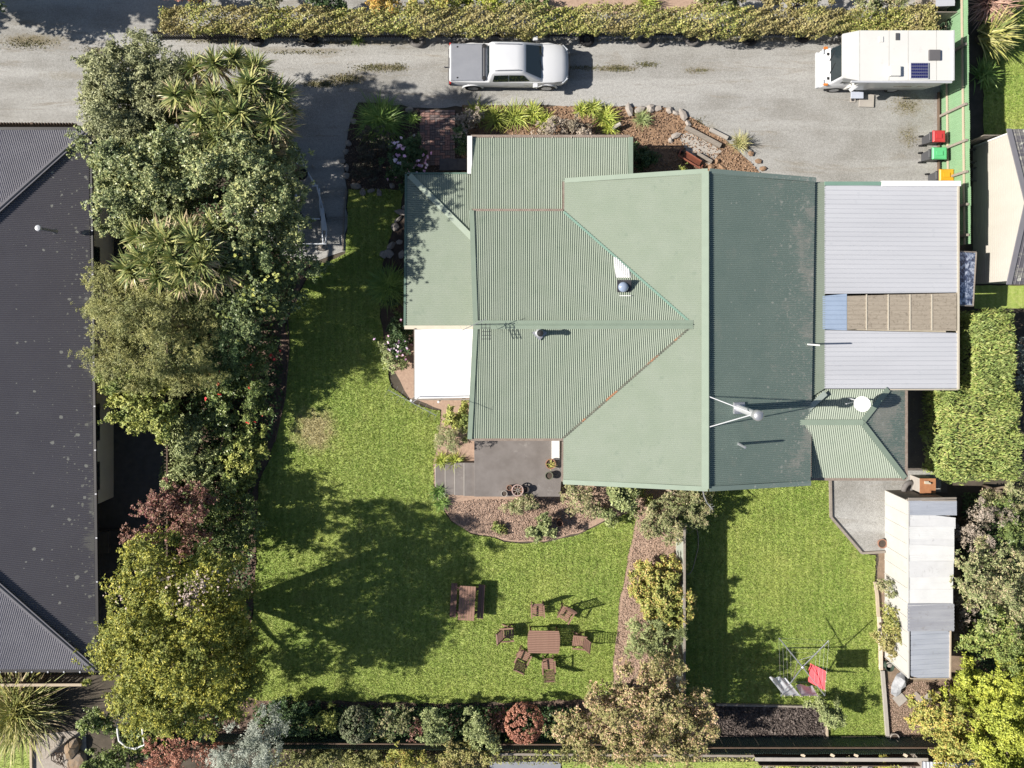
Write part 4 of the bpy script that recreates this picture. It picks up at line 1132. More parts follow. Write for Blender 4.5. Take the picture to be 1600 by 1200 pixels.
# ------------------------------------------------------------------ motorhome
M_mh = mat('white_motorhome_shell', (.64, .635, .61), (.67, .665, .64), 1, .35, .5, layers=[((.47, .46, .44), 2.2, .60, .12, .4)])
mh = thing('motorhome', 'white motorhome with a solar panel on the roof parked against the green fence', 'motorhome', P(1400, 105))
o = mh.location
X = lambda px, z: P(px, 0, z).x - o.x
Yv = lambda py, z: P(0, py, z).y - o.y
zr = 2.72
xa, xb = X(1317, zr), X(1489, zr); yn, ysd = Yv(47.5, zr), Yv(126, zr)
ylo = Yv(140, .45)
b = B()
def mring(x0, x1, y0, y1, z): return [(x0, y0, z), (x1, y0, z), (x1, y1, z), (x0, y1, z)]
xc = xa + .95
b.loft([mring(xc, xb - .06, yn, ylo, .45), mring(xc, xb - .04, yn, ysd - (ysd - ylo) * .3 , 1.7), mring(xc, xb, yn, ysd + .02, zr - .05)])
make('body', b, M_mh, mh, at=0, bevel=.02)
b = B(); b.loft([[(xa + .50, yn - .10, 1.95), (xc + .1, yn - .06, 1.95), (xc + .1, ysd + .12, 1.95), (xa + .50, ysd + .16, 1.95)], [(xa + .24, yn - .1, 2.15), (xc + .1, yn - .02, 2.15), (xc + .1, ysd + .04, 2.15), (xa + .24, ysd + .12, 2.15)], [(xa, yn - .13, zr - .12), (xc + .1, yn, zr - .06), (xc + .1, ysd, zr - .06), (xa, ysd + .13, zr - .12)]])
make('overcab', b, M_mh, mh, at=0, bevel=.02)
# roof in four sheets with joints
xs = [xa, X(1343, zr), X(1389, zr), X(1419, zr), X(1463, zr), xb]
for i in range(5):
    ins = .13 if i == 0 else 0
    z0, z1 = (zr - .03 if i == 0 else zr), zr
    b = B(); b.slab([(xs[i] + .006, yn - ins, z0), (xs[i + 1] - .006, yn, z1), (xs[i + 1] - .006, ysd, z1), (xs[i] + .006, ysd + ins, z0)], .05); make('roof_panel', b, M_mh, mh, at=0)
for i in (1, 2, 3, 4):
    b = B(); b.box((xs[i], (yn + ysd) / 2, zr - .012), (.03, yn - ysd - .02, .03)); make('roof_joint', b, mat('sealant_strip', (.52, .51, .48)), mh, at=0)
b = B(); b.beam((xa + .35, ysd - .03, zr - .06), (xb - .02, ysd - .05, zr - .06), .08, .1); make('awning', b, M_metalw, mh, at=0, bevel=.015)
b = B(); b.box((xb + .015, (yn + ysd) / 2, zr - .2), (.05, yn - ysd, .5)); make('rear_trim', b, plain('pale_grey_trim', (.45, .46, .48)), mh, at=0)
# cab
xf = X(1280, .6)
y0c, y1c = Yv(72, 1.2), Yv(134, 1.0)
b = B()
def cring(x0, hw, z, xr=xc + .2):
    ym = (y0c + y1c) / 2; r = .14
    return [(xr, ym + hw, z), (x0 + r, ym + hw, z), (x0 + r * .3, ym + hw - r * .3, z), (x0, ym + hw - r, z), (x0, ym - hw + r, z), (x0 + r * .3, ym - hw + r * .3, z), (x0 + r, ym - hw, z), (xr, ym - hw, z)]
hwc = (y0c - y1c) / 2
b.loft([cring(xf, hwc * .94, .35), cring(xf - .02, hwc, .62), cring(xf + .04, hwc, .9), cring(xf + .16, hwc * .97, 1.08), cring(xf + .26, hwc * .95, 1.16), cring(xf + .50, hwc * .86, 1.95)])
make('cab', b, M_car, mh, smooth='auto', at=0)
ym = (y0c + y1c) / 2
pane(mh, [(xf + .275, ym - hwc * .86, 1.20), (xf + .275, ym + hwc * .86, 1.20), (xf + .475, ym + hwc * .80, 1.86), (xf + .475, ym - hwc * .80, 1.86)], 'windscreen', off=.02)
for s in (-1, 1):
    pane(mh, [(xf + .62, ym + s * hwc * .955, 1.28), (xf + 1.25, ym + s * hwc * .955, 1.28), (xf + 1.25, ym + s * hwc * .885, 1.85), (xf + .80, ym + s * hwc * .885, 1.85)], 'side_window', off=.02)
    b = B(); b.box((xf + .02, ym + s * hwc * .80, .98), (.07, .22, .1)); make('headlight', b, plain('headlight_glass', (.55, .58, .62), .1, .9), mh, at=0, bevel=.01)
    b = B(); b.box((xf + .10, ym + s * hwc * .96, 1.06), (.16, .10, .08)); make('indicator', b, plain('indicator_orange', (.62, .20, .04), .2, .6), mh, at=0, bevel=.01)
    for x in (xf + .75, xb - 1.35): wheel(mh, x, ym + s * hwc * .88, .33, .33, .22)
b = B(); b.box((xf - .05, ym, .48), (.12, hwc * 1.9, .18)); make('bumper', b, plain('pale_bumper', (.52, .54, .57), .4), mh, at=0, bevel=.03)
b = B()
for dy in (-.35, .2): b.beam((xf + .22, ym + dy, 1.17), (xf + .34, ym + dy + .36, 1.50), .025, .015)
make('wiper', b, M_black, mh, at=0)
for dy in (-.55, .50):
    b = B(); b.box((xf + .17, ym + dy, 1.15), (.10, .12, .02)); make('vent_grille', b, M_black, mh, at=0)
mb = B(); mb.box((X(1335, 1.5), Yv(136.5, 1.5), 1.5), (.40, .16, .26), rz=.6); make('wing_mirror', mb, M_car, mh, at=0, bevel=.03)
mb = B(); mb.beam((X(1334, 1.5), Yv(136, 1.5), 1.45), (X(1330, 1.4), y1c + .05, 1.3), .02, .02); make('mirror_arm', mb, M_black, mh, at=0)
# roof fittings
def rbox(name, x0, y0, x1, y1, h, m, bev=.015):
    b = B(); xa_, xb_ = X(x0, zr), X(x1, zr); ya_, yb_ = Yv(y0, zr), Yv(y1, zr)
    b.box(((xa_ + xb_) / 2, (ya_ + yb_) / 2, zr + h / 2), (xb_ - xa_, ya_ - yb_, h)); return make(name, b, m, mh, at=0, bevel=bev)
rbox('roof_vent', 1388, 104, 1405, 120, .16, M_mh, .03)
rbox('roof_hatch', 1450, 78.5, 1468, 95, .10, plain('smoked_hatch', (.13, .125, .13), .25), .03)
rbox('roof_vent', 1399, 52, 1405, 63, .04, M_blackpl)
rbox('roof_hatch', 1373, 57, 1380, 66, .03, M_mh)
sx0, sx1, sy_0, sy_1 = X(1421, zr), X(1449.5, zr), Yv(98.5, zr), Yv(124, zr)
b = B(); b.box(((sx0 + sx1) / 2, (sy_0 + sy_1) / 2, zr + .05), (sx1 - sx0, sy_0 - sy_1, .04)); sp_ = make('solar_panel', b, M_metalw, mh, at=0)
M_cell = mat('solar_cell', (.02, .025, .10), (.03, .03, .12), 8, .15, .8)
nxc, nyc = 8, 5; cw = (sx1 - sx0 - .05) / nxc; chh = (sy_0 - sy_1 - .05) / nyc; src = None
for i in range(nxc):
    for j in range(nyc):
        loc = (sx0 + .025 + cw * (i + .5), sy_1 + .025 + chh * (j + .5), zr + .075)
        if src is None:
            b = B(); b.box((0, 0, 0), (cw - .012, chh - .012, .012)); src = make('cell', b, M_cell, sp_, at=0); src.location = loc
        else: twin('cell', src, sp_, loc)
# side door, window strip
ysm = ylo + .02
yw = lambda z: ylo + (ysd - ylo) * (max(0, z - .45) / (zr - .5)) if z > 1.7 else ylo + (ysd - ylo) * .7 * (z - .45) / 1.25
def sidepane(name, x0, x1, z0, z1, m, off=.012):
    y0_, y1_ = yw(z0) - off, yw(z1) - off
    b = B(); b.add([(x0, y0_, z0), (x1, y0_, z0), (x1, y1_, z1), (x0, y1_, z1), (x0, y0_ + .03, z0), (x1, y0_ + .03, z0), (x1, y1_ + .03, z1), (x0, y1_ + .03, z1)], [(0, 1, 2, 3), (7, 6, 5, 4), (0, 4, 5, 1), (1, 5, 6, 2), (2, 6, 7, 3), (3, 7, 4, 0)])
    return make(name, b, m, mh, at=0)
dr = sidepane('door', xc + .35, xc + .95, .52, 2.35, M_mh, .03)
sidepane('side_window', xc + 1.75, xc + 2.5, 1.45, 2.05, M_glass)
sidepane('side_window', xc + 2.75, xb - .2, 1.45, 2.05, M_glass)
sidepane('side_skirt', xc + .05, xb - .1, .46, .75, plain('grey_skirt', (.38, .38, .38)), .02)
b = B(); b.box((xc + .70, ylo - .20, .30), (.55, .30, .05)); make('door_step', b, plain('pale_blue_step', (.50, .54, .64), .4), mh, at=0, bevel=.01)
mat_ = make('ramp_board', B().box((P(1353, 158).x, P(1353, 158).y, .05), (.66, .56, .06), rz=-.04), M_conc2, at=P(1353, 158), bevel=.012)
tag(mat_, 'square pale board on the gravel below the motorhome door', 'board')
dc = thing('drain_cover', 'small square drain cover in the gravel near the motorhome cab', 'drain cover', P(1332.5, 155.5))
make('frame', B().box(P(1332.5, 155.5, .02), (.24, .24, .04)), M_conc2, dc, bevel=.008)
make('grate', B().lathe(P(1332.5, 155.5, .042), [(.08, 0), (.07, .012), (.03, .012), (.025, .004)], 14), M_frame, dc)

# ------------------------------------------------------------------ wheelie bins
def bin_(label, px0, py0, px1, py1, lid_c):
    c = P((px0 + px1) / 2, (py0 + py1) / 2, 1.03); wx_ = (px1 - px0) / ppm(1.03); wy_ = (py1 - py0) / ppm(1.03)
    t = thing('wheelie_bin', label, 'bin', (c.x, c.y, 0), 0, 'wheelie bins beside the green fence')
    b = B(); x0, x1, y = -wx_ * .50, wx_ * .40, wy_ * .42
    b.loft([[(x0 + .02, -y * .78, .06), (x1 - .12, -y * .78, .06), (x1 - .12, y * .78, .06), (x0 + .02, y * .78, .06)], [(x0, -y, .9), (x1, -y, .9), (x1, y, .9), (x0, y, .9)], [(x0 - .01, -y * 1.08, .98), (x1 + .03, -y * 1.08, .98), (x1 + .03, y * 1.08, .98), (x0 - .01, y * 1.08, .98)]])
    make('body', b, M_blackpl, t, at=0, bevel=.02)
    b = B()
    b.loft([[(-wx_ / 2, -wy_ / 2, .985), (wx_ / 2, -wy_ / 2, .985), (wx_ / 2, wy_ / 2, .985), (-wx_ / 2, wy_ / 2, .985)], [(-wx_ / 2, -wy_ / 2, 1.03), (wx_ / 2, -wy_ / 2, 1.02), (wx_ / 2, wy_ / 2, 1.02), (-wx_ / 2, wy_ / 2, 1.03)], [(-wx_ * .42, -wy_ * .42, 1.08), (wx_ * .42, -wy_ * .40, 1.055), (wx_ * .42, wy_ * .40, 1.055), (-wx_ * .42, wy_ * .42, 1.08)]])
    make('lid', b, lid_c, t, at=0, bevel=.02)
    b = B(); b.box((-wx_ * .05, 0, 1.085), (wx_ * .45, wy_ * .38, .02)); make('lid_panel', b, lid_c, t, at=0, bevel=.008)
    b = B(); b.tube([(x0 - .10, -y * .8, .97), (x0 - .10, y * .8, .97)], .018, 7); b.beam((x0 - .12, -y * .78, .965), (x0 + .02, -y * .78, .93), .04, .04); b.beam((x0 - .12, y * .78, .965), (x0 + .02, y * .78, .93), .04, .04); make('handle', b, M_blackpl, t, at=0)
    for s in (-1, 1):
        q = B(); q.lathe((0, 0, 0), [(.10, -.03), (.115, 0), (.10, .03)], 14); R = Matrix.Rotation(math.pi / 2, 3, 'X')
        q.v = [tuple(R @ Vector(v) + Vector((x0 - .03, s * y * .95, .115))) for v in q.v]; make('wheel', q, M_black, t, at=0)
bin_('black wheelie bin with a red lid, nearest the motorhome', 1457.5, 203.5, 1477.5, 222, plain('red_lid', (.52, .045, .05), .35))
bin_('black wheelie bin with a green lid, between red and yellow ones', 1456.5, 230, 1480, 249, plain('green_lid', (.12, .52, .22), .35))
bin_('black wheelie bin with a yellow lid, beside the carport gutter', 1467.5, 264, 1491, 283, plain('yellow_lid', (.70, .36, .02), .35))
for px, py, lb in ((1521, 244, 'dark hose coil hanging on the garage side of the green fence, further from the carport'), (1525, 272, 'loose grey hose coil behind the green fence, closest to the carport corner')):
    b = B()
    for k in range(5): b.torus(P(px, py, .1 + .05 * k) + Vector((random.uniform(-.04, .04), random.uniform(-.04, .04), 0)), .30 + .02 * random.uniform(-1, 1), .018, 24, 5, Matrix.Rotation(random.uniform(-.15, .15), 3, 'X'))
    tag(make('hose_coil', b, M_rubgrey, at=P(px, py), smooth=True), lb, 'hose')

# ------------------------------------------------------------------ boat trailer under the trees
bt = thing('trailer', 'narrow pale boat trailer with a spare wheel parked in tree shade', 'trailer', P(485, 320))
M_tr = plain('white_trailer', (.72, .76, .82), .45, .5)
zt = .5
b = B()
b.tube([P(467, 238, zt), P(464, 262, zt), P(462, 330, zt)], .035, 6); b.tube([P(467, 238, zt), P(476, 262, zt), P(494, 291, zt)], .035, 6)
b.beam(P(488, 290.5, zt), P(497, 290, zt), .07, .07); make('drawbar', b, M_tr, bt)
b = B(); b.tube([P(495, 291, zt), P(505, 328, zt), P(510, 358, zt), P(509, 380, zt)], .035, 6); b.tube([P(499, 294, zt), P(500, 328, zt), P(505, 380, zt)], .03, 6)
b.tube([P(462, 330, zt), P(470, 381, zt), P(510, 381, zt)], .035, 6); make('frame', b, M_tr, bt)
b = B(); b.slab([P(500, 325, zt + .1), P(506, 325, zt + .1), P(510, 360, zt + .1), P(503, 360, zt + .1)], .03); make('mudguard', b, M_tr, bt)
b = B(); b.beam(P(501, 342, .5), P(470, 342, .5), .06, .06); make('axle', b, M_tr, bt)
for px in (505, 468):
    q = B(); q.lathe((0, 0, 0), [(.13, -.08), (.27, -.08), (.28, 0), (.27, .08), (.13, .08)], 16); R = Matrix.Rotation(math.pi / 2, 3, 'Y'); c = P(px, 342, .28)
    q.v = [tuple(R @ Vector(v) + c) for v in q.v]; make('wheel', q, M_black, bt)
sw_ = make('spare_wheel', B().torus(P(470.5, 271, .62), .21, .09, 22, 8), M_black, bt, smooth=True)
make('hub', B().lathe(P(470.5, 271, .60), [(.15, 0), (.14, .03), (.04, .05)], 14), M_rustgut, sw_)
b = B(); b.lathe(P(467, 238, 0), [(.03, .0), (.03, .5), (.05, .52), (.05, .60)], 8); make('jockey_stand', b, M_tr, bt)

# ------------------------------------------------------------------ red trolley, sleepers
tl = thing('handcart', 'tipped rust red handcart lying among the rocks by the sleeper step', 'handcart', P(1075, 252))
b = B(); b.beam(P(1060, 243, .45), P(1094, 263, .30), .06, .06); b.beam(P(1060, 243, .45), P(1066, 230, .35), .05, .05); b.beam(P(1094, 263, .3), P(1098, 258, .2), .05, .05); make('frame', b, M_rustred, tl)
b = B(); b.slab([P(1072, 238, .30), P(1096, 252, .22), P(1092, 260, .28), P(1068, 246, .36)], .03); make('tray', b, mat('rusted_tray', (.22, .075, .045), (.15, .06, .04), 5, .8), tl)
b = B(); b.beam(P(1072, 237, .36), P(1096, 252, .30), .03, .14); make('tray_side', b, M_rustred, tl)
q = B(); q.lathe((0, 0, 0), [(.07, -.04), (.15, -.04), (.16, 0), (.15, .04), (.07, .04)], 14); c = P(1064, 238, .17); q.v = [tuple(Matrix.Rotation(math.pi / 2, 3, 'X') @ Vector(v) + c) for v in q.v]; make('wheel', q, M_black, tl)
for a, c, wd, m, lb in (((1070, 200), (1125, 229), .20, M_wood, 'long weathered grey sleeper forming the garden step'), ((1108, 203), (1136, 217), .16, M_conc2, 'short dusty sleeper set flush in the gravel'), ((1089, 241), (1111, 254), .14, M_wood, 'short grey sleeper beside the red handcart')):
    p0, p1 = P(*a), P(*c); b = B(); b.beam(p0 + Vector((0, 0, .10)), p1 + Vector((0, 0, .10)), wd, .2 if wd != .16 else .14)
    tag(make('sleeper', b, m, at=(p0 + p1) / 2, bevel=.012), lb, 'sleeper', 'sleepers at the garden step')
b = B(); b.slab([P(1060, 212, .03), P(1080, 205, .03), P(1128, 236, .03), P(1108, 258, .03), P(1072, 236, .03)], .03)
struct(make('stone_path', b, M_conc2))
b = B(); b.tube([P(957, 201, .25), P(970, 193, .35)], .09, 8); tag(make('stone', b, M_conc2, at=P(963, 197)), 'slim upright white stone among the strappy plants', 'stone')

# ------------------------------------------------------------------ patio
pt = thing('patio', 'square brown grey concrete patio with four steps down to the lawn', 'patio', P(810, 730))
pz = .62
b = B(); b.prism([tuple(P(x, y, pz))[:2] for x, y in ((741, 660), (885, 660), (875, 776), (741, 776))], 0, pz); make('slab', b, M_conc, pt, bevel=.012)
for k, (x0, x1) in enumerate(((724.5, 741), (710, 725), (695, 710.5), (680, 695.5))):
    z = pz - .135 * (k + 1)
    b = B(); b.prism([tuple(P(x0, 723, z))[:2], tuple(P(x1 + 1, 723, z))[:2], tuple(P(x1 + 1, 775 - k, z))[:2], tuple(P(x0, 775 - k, z))[:2]], 0, z); make('step', b, M_conc, pt, bevel=.012)
    b = B(); b.beam(P(x0 + .6, 723.5, z) + Vector((0, 0, .002)), P(x0 + .6, 774.5 - k, z) + Vector((0, 0, .002)), .035, .012); make('nosing', b, M_conc2, pt)
def pot(label, px, py, z, r, h, m, plant=None):
    c = P(px, py, z); t = thing('plant_pot', label, 'pot', c, 0, 'pots on and around the patio')
    make('pot', B().lathe(c, [(r * .7, 0), (r * .95, h * .85), (r * 1.05, h * .85), (r * 1.05, h), (r * .88, h), (r * .84, h * .8)], 18, cap=False), m, t, smooth='auto')
    make('soil', B().lathe(c, [(r * .86, h * .82), (.01, h * .84)], 14), M_soildark, t)
    if plant:
        strap_obj('leaves', strap_leaves(c + Vector((0, 0, h * .8)), 26, r * 1.2, .035, .3, 1.3), plant, t)
    return t
M_potleaf = leafmat('pot_plant_leaf', [(.30, .26, .06), (.22, .24, .07), (.40, .34, .12)])
pot('terracotta pot with a yellowing plant near the white door', 860, 723, pz, .22, .32, M_terra, M_potleaf)
pot('empty green grey pot near the patio edge under the eave', 857.5, 741.5, pz, .17, .28, mat('green_glaze_pot', (.17, .18, .13), (.12, .13, .1), 4))
pot('small dark terracotta pot beside the wagon-wheel planter', 796, 760.5, pz, .12, .25, M_terra)
pot('small white square-edged pot standing on the patio rim', 788, 770, pz, .13, .2, M_conc2)
pot('dark round pot half hidden behind the wagon-wheel planter', 822, 763, pz, .14, .26, M_frame)
pot('lone terracotta pot standing on the bark bed in shadow', 873.5, 813.5, 0, .14, .5, M_terra)
pot('wide brown bowl on the corner of the gravel pad by the shed', 1375.5, 847.5, 0, .20, .22, M_terra)
pot('squat stone pot at the end of the lawn edging', 1394, 1149, 0, .2, .25, M_stone)
wp = thing('planter', 'round pale-rimmed planter with wheel spokes on the patio edge', 'planter', P(809, 766, pz))
c = P(809, 766, pz + .32)
make('rim', B().torus(c, .24, .03, 24, 6), mat('pink_rim', (.45, .33, .30), (.38, .28, .25)), wp, smooth=True)
make('bowl', B().lathe(P(809, 766, pz), [(.14, 0), (.22, .3), (.19, .3), (.12, .05)], 18), M_terra, wp)
for k in range(4):
    a = k * math.pi / 4; b = B(); b.beam(c - Vector((math.cos(a), math.sin(a), 0)) * .22, c + Vector((math.cos(a), math.sin(a), 0)) * .22, .03, .02); make('spoke', b, M_wood, wp)

# ------------------------------------------------------------------ picnic table and dining set
def plank_set(root, name, n, length, width, z, th, gap, m, axis='x', cx=0, cy=0, rounded=0):
    wdt = (width - gap * (n - 1)) / n; src = None
    for i in range(n):
        off = -width / 2 + wdt / 2 + i * (wdt + gap)
        L_ = length - rounded * (abs(off) / (width / 2)) ** 3
        b = B(); b.box((0, 0, 0), (L_, wdt, th) if axis == 'x' else (wdt, L_, th))
        loc = (cx, cy + off, z) if axis == 'x' else (cx + off, cy, z)
        if src is None or rounded: src = make(name, b, m, root, at=0); src.location = loc
        else: twin(name, src, root, loc)
pc = P(729.5, 942.5, .74)
pk = thing('picnic_table', 'stained wooden picnic table with fixed benches half in tree shade', 'picnic table', (pc.x, pc.y, 0), -.055)
plank_set(pk, 'plank', 6, 1.50, .70, .74, .035, .012, M_teak, 'y')
for s in (-1, 1): plank_set(pk, 'bench_plank', 2, 1.50, .27, .45, .035, .012, M_teak2, 'y', s * .585 + (-.02 if s < 0 else .02))
for y in (-.52, .52):
    b = B()
    for s in (-1, 1): b.beam((s * .25, y, .70), (s * .62, y, .02), .04, .09, up=(0, 1, 0))
    b.beam((-.70, y + .04, .42), (.70, y + .04, .42), .04, .09); b.beam((-.33, y + .04, .70), (.33, y + .04, .70), .04, .08); make('leg', b, M_teak2, pk, at=0)
dcx = P(849.5, 1003, .73)
dt = thing('garden_table', 'slatted wooden outdoor dining table in the middle of the chairs', 'table', (dcx.x, dcx.y, 0), -.02)
plank_set(dt, 'slat', 13, 1.42, .98, .73, .028, .012, M_teak, 'x', rounded=.12)
b = B()
for x in (-.6, .6): b.box((x, 0, .68), (.07, .86, .07))
for y in (-.42, .42): b.box((0, y, .68), (1.2, .04, .07))
make('apron', b, M_teak2, dt, at=0)
for x in (-.58, .58):
    for y in (-.38, .38):
        b = B(); b.box((x, y, .33), (.07, .07, .66)); make('leg', b, M_teak2, dt, at=0)

def chair(label, px, py, rz):
    c = P(px, py, .42)
    t = thing('garden_chair', label, 'chair', (c.x, c.y, 0), rz, 'folding garden chairs around the dining table')
    return t
def chair_parts(t):
    # faces +x; the back leans to -x
    for i in range(6):
        b = B(); b.box((-.19 + .078 * i, 0, .42 + .006 * i), (.062, .46, .022)); make('seat_slat', b, M_teak, t, at=0)
    bk = B()
    top = Vector((-.50, 0, 1.06)); bot = Vector((-.21, 0, .42)); d = (top - bot)
    for i in range(9):
        q = bot + d * (.14 + .10 * i); bk2 = B(); bk2.beam(q + Vector((0, -.21, 0)), q + Vector((0, .21, 0)), .018, .042 if i < 8 else .07, up=d.cross(Vector((0, 1, 0)))); 
        R = None; make('back_slat', bk2, M_teak if i % 2 else M_teak2, t, at=0)
    for s in (-1, 1):
        b = B(); b.beam(bot + Vector((.02, s * .235, -.02)), top + Vector((0, s * .235, .02)), .03, .05); make('back_post', b, M_teak2, t, at=0)
        b = B(); b.beam((-.36, s * .275, .64), (.24, s * .275, .66), .06, .025); make('armrest', b, M_teak, t, at=0)
        b = B(); b.beam((.20, s * .27, .65), (.06, s * .27, .36), .03, .04, up=(0, 1, 0)); b.beam((.06, s * .25, .40), (-.28, s * .25, .0), .03, .045, up=(0, 1, 0)); make('leg', b, M_teak2, t, at=0)
        b = B(); b.beam((-.30, s * .22, .52), (.26, s * .22, .0), .03, .045, up=(0, 1, 0)); make('leg', b, M_teak2, t, at=0)
    b = B(); b.beam((.12, -.25, .12), (.12, .25, .12), .03, .03); b.beam((-.14, -.25, .18), (-.14, .25, .18), .03, .03); make('stretcher', b, M_teak2, t, at=0)
H2 = math.pi / 2
specs = [('reclined garden chair at the head of the table nearest the bark border', 903, 1001, math.pi - .12),
         ('garden chair at the end of the table nearest the picnic table', 794, 989, .08),
         ('garden chair standing square on the patio side of the table, nearer the picnic table', 840, 954, -H2 + .05),
         ('garden chair turned askew on the patio side of the table', 883, 960, -H2 - .55),
         ('garden chair angled at the table corner nearest the round bushes', 818, 1025, H2 - .45),
         ('garden chair facing the table squarely from the bush side', 857, 1038, H2 + .05)]
first = None
for lb, px, py, rz in specs:
    if first is None:
        first = chair(lb, px, py, rz); chair_parts(first)
    else:
        c = copy_tree(first); c['label'] = lb; q = P(px, py, .42); c.location = (q.x, q.y, 0); c.rotation_euler = (0, 0, rz)

# ------------------------------------------------------------------ rotary clothesline
base = P(1229, 1012)
cl = thing('clothesline', 'rotary clothesline with crossed grey arms on the back lawn', 'clothesline', base)
hz = 1.95
hub = base + Vector((0, 0, hz))
make('pole', B().tube([base, hub + Vector((0, 0, .05))], .03, 8), M_metal, cl)
make('hub', B().lathe(hub, [(.05, -.12), (.06, -.05), (.06, .06), (.03, .08)], 10), M_metal, cl)
tips = [P(1217, 997, 2.15), P(1295, 1001, 2.15), P(1289, 1087, 2.15), P(1220, 1088, 2.15)]
for q in tips:
    make('arm', B().tube([hub - Vector((0, 0, .02)), q], .022, 6), M_metal, cl)
    make('strut', B().tube([base + Vector((0, 0, 1.35)), hub.lerp(q, .45)], .012, 5), M_metal, cl)
for k in range(4):
    f_ = .52 + .48 * k / 3; b = B()
    for i in range(4):
        b.tube([hub.lerp(tips[i], f_), hub.lerp(tips[(i + 1) % 4], f_) - Vector((0, 0, .0))], .0022, 4)
    make('line', b, M_metal, cl)
def cloth(name, label, a, c, drop, m, sw=.06, folds=3, bulge=(0, 0)):
    a = Vector(a); c = Vector(c); d = c - a; n = Vector((-d.y, d.x, 0)).normalized(); b = B(); nu, nv = 16, 8
    for i in range(nu + 1):
        for j in range(nv + 1):
            u, v = i / nu, j / nv
            b.v.append(tuple(a + d * u + Vector((0, 0, -drop * v - .03 * math.sin(math.pi * u))) + n * (sw * math.sin(folds * 2 * math.pi * u) * v + bulge[0] * v) + Vector((bulge[1] * v, 0, 0))))
    for i in range(nu):
        for j in range(nv): b.f.append((i * (nv + 1) + j, (i + 1) * (nv + 1) + j, (i + 1) * (nv + 1) + j + 1, i * (nv + 1) + j + 1))
    t = thing(name, label, 'washing', (a + c) / 2)
    make('cloth', b, m, t, smooth=True)
    for u in (.03, .5, .97):
        b = B(); b.box(a + d * u + Vector((0, 0, .01)), (.02, .05, .07)); make('peg', b, M_batten, t)
M_cw = mat('white_cloth', (.74, .75, .80), (.78, .79, .83), 2, .9, .1); M_cr = mat('coral_cloth', (.64, .09, .11), (.70, .11, .13), 2, .9, .1)
cloth('towel', 'coral red towel pegged on the clothesline', P(1291, 1049, 2.12), P(1289, 1079, 2.12), .80, M_cr, .03, 2, (0, -.38))
cloth('sheet', 'large white cloth pegged on the clothesline nearest the lines of the vegetable bed', P(1225, 1087, 2.14), P(1251, 1087.5, 2.13), .9, M_cw, .03, 2, (.36, -.34))
cloth('sheet', 'smaller lilac white cloth pegged beside the large white one', P(1252, 1087.5, 2.13), P(1278, 1087.5, 2.12), .7, mat('lilac_cloth', (.62, .60, .68), (.66, .64, .71), 2, .9, .1), .05, 1, (.12, .02))

# ------------------------------------------------------------------ edging, stones, odds and ends
def board(label, pts, m, wd=.06, h=.12, name='garden_edging', z=0):
    b = B()
    for a, c in zip(pts[:-1], pts[1:]): b.beam(P(*a, z) + Vector((0, 0, h / 2)), P(*c, z) + Vector((0, 0, h / 2)), wd, h)
    tag(make(name, b, m, at=P(*pts[0])), label, 'edging')
board('timber edging around the pale gravel pad beside the small hip roof', [(1296, 750), (1297, 807), (1345, 863), (1381, 861)], M_wood, .10, .14)
board('white painted log edging beside the shed, nearest the brown bowl', [(1366, 908), (1369, 930), (1371, 962)], M_woodpale, .12, .14)
board('pinkish timber edging between lawn and shed plants', [(1372, 962), (1374, 1000), (1375, 1045)], mat('pale_pink_timber', (.60, .48, .36), (.66, .60, .54), 3, .8), .14, .14)
board('white and grey log edging ending at the squat stone pot', [(1377, 1046), (1381, 1095), (1385, 1150)], M_conc2, .15, .16)
board('grey board along the top of the vegetable bed', [(1118, 1099), (1272, 1102)], M_wood, .08, .16)
board('short board at the end of the vegetable bed beside the lawn', [(1290, 1130), (1291, 1151)], M_woodpale, .08, .16)
board('pale timber edge strip of the small corner lawn', [(50, 1153), (52, 1290)], M_woodpale, .10, .12)
board('narrow metal edging between gravel bay and shaded lawn', [(541, 296), (538, 330), (536, 392)], M_wood, .05, .08)
board('thin concrete edging along the trees and lawn', [(450, 500), (452, 545), (446, 620), (430, 690)], M_wooddark, .05, .08)
def rock(px, py, r, m=None, z=0, label=None, group='rocks edging the garden beds', sq=.6):
    c = P(px, py); R = random.Random(px * 7 + py)
    bm = bmesh.new(); bmesh.ops.create_icosphere(bm, subdivisions=2 if r > .3 else 1, radius=1)
    ph = [R.uniform(0, 6) for _ in range(6)]
    ex = R.uniform(.8, 1.35); rot = R.uniform(0, 3)
    for v in bm.verts:
        k = 1 + .16 * math.sin(3 * v.co.x + ph[0]) + .14 * math.sin(3.3 * v.co.y + ph[1]) + .12 * math.sin(4 * v.co.z + ph[2]) + R.uniform(-.14, .14)
        v.co = Vector((v.co.x * ex, v.co.y / ex, v.co.z * sq)) * k * r
        v.co.rotate(Matrix.Rotation(rot, 3, 'Z'))
    b = B(); b.add([tuple(v.co + c + Vector((0, 0, z + r * sq * .45))) for v in bm.verts], [tuple(v.index for v in f.verts) for f in bm.faces]); bm.free()
    o = make('rock', b, m or M_stone, at=c + Vector((0, 0, z)))
    if label: tag(o, label, 'rock')
    else: tag(o, None, 'rock', group)
    return o
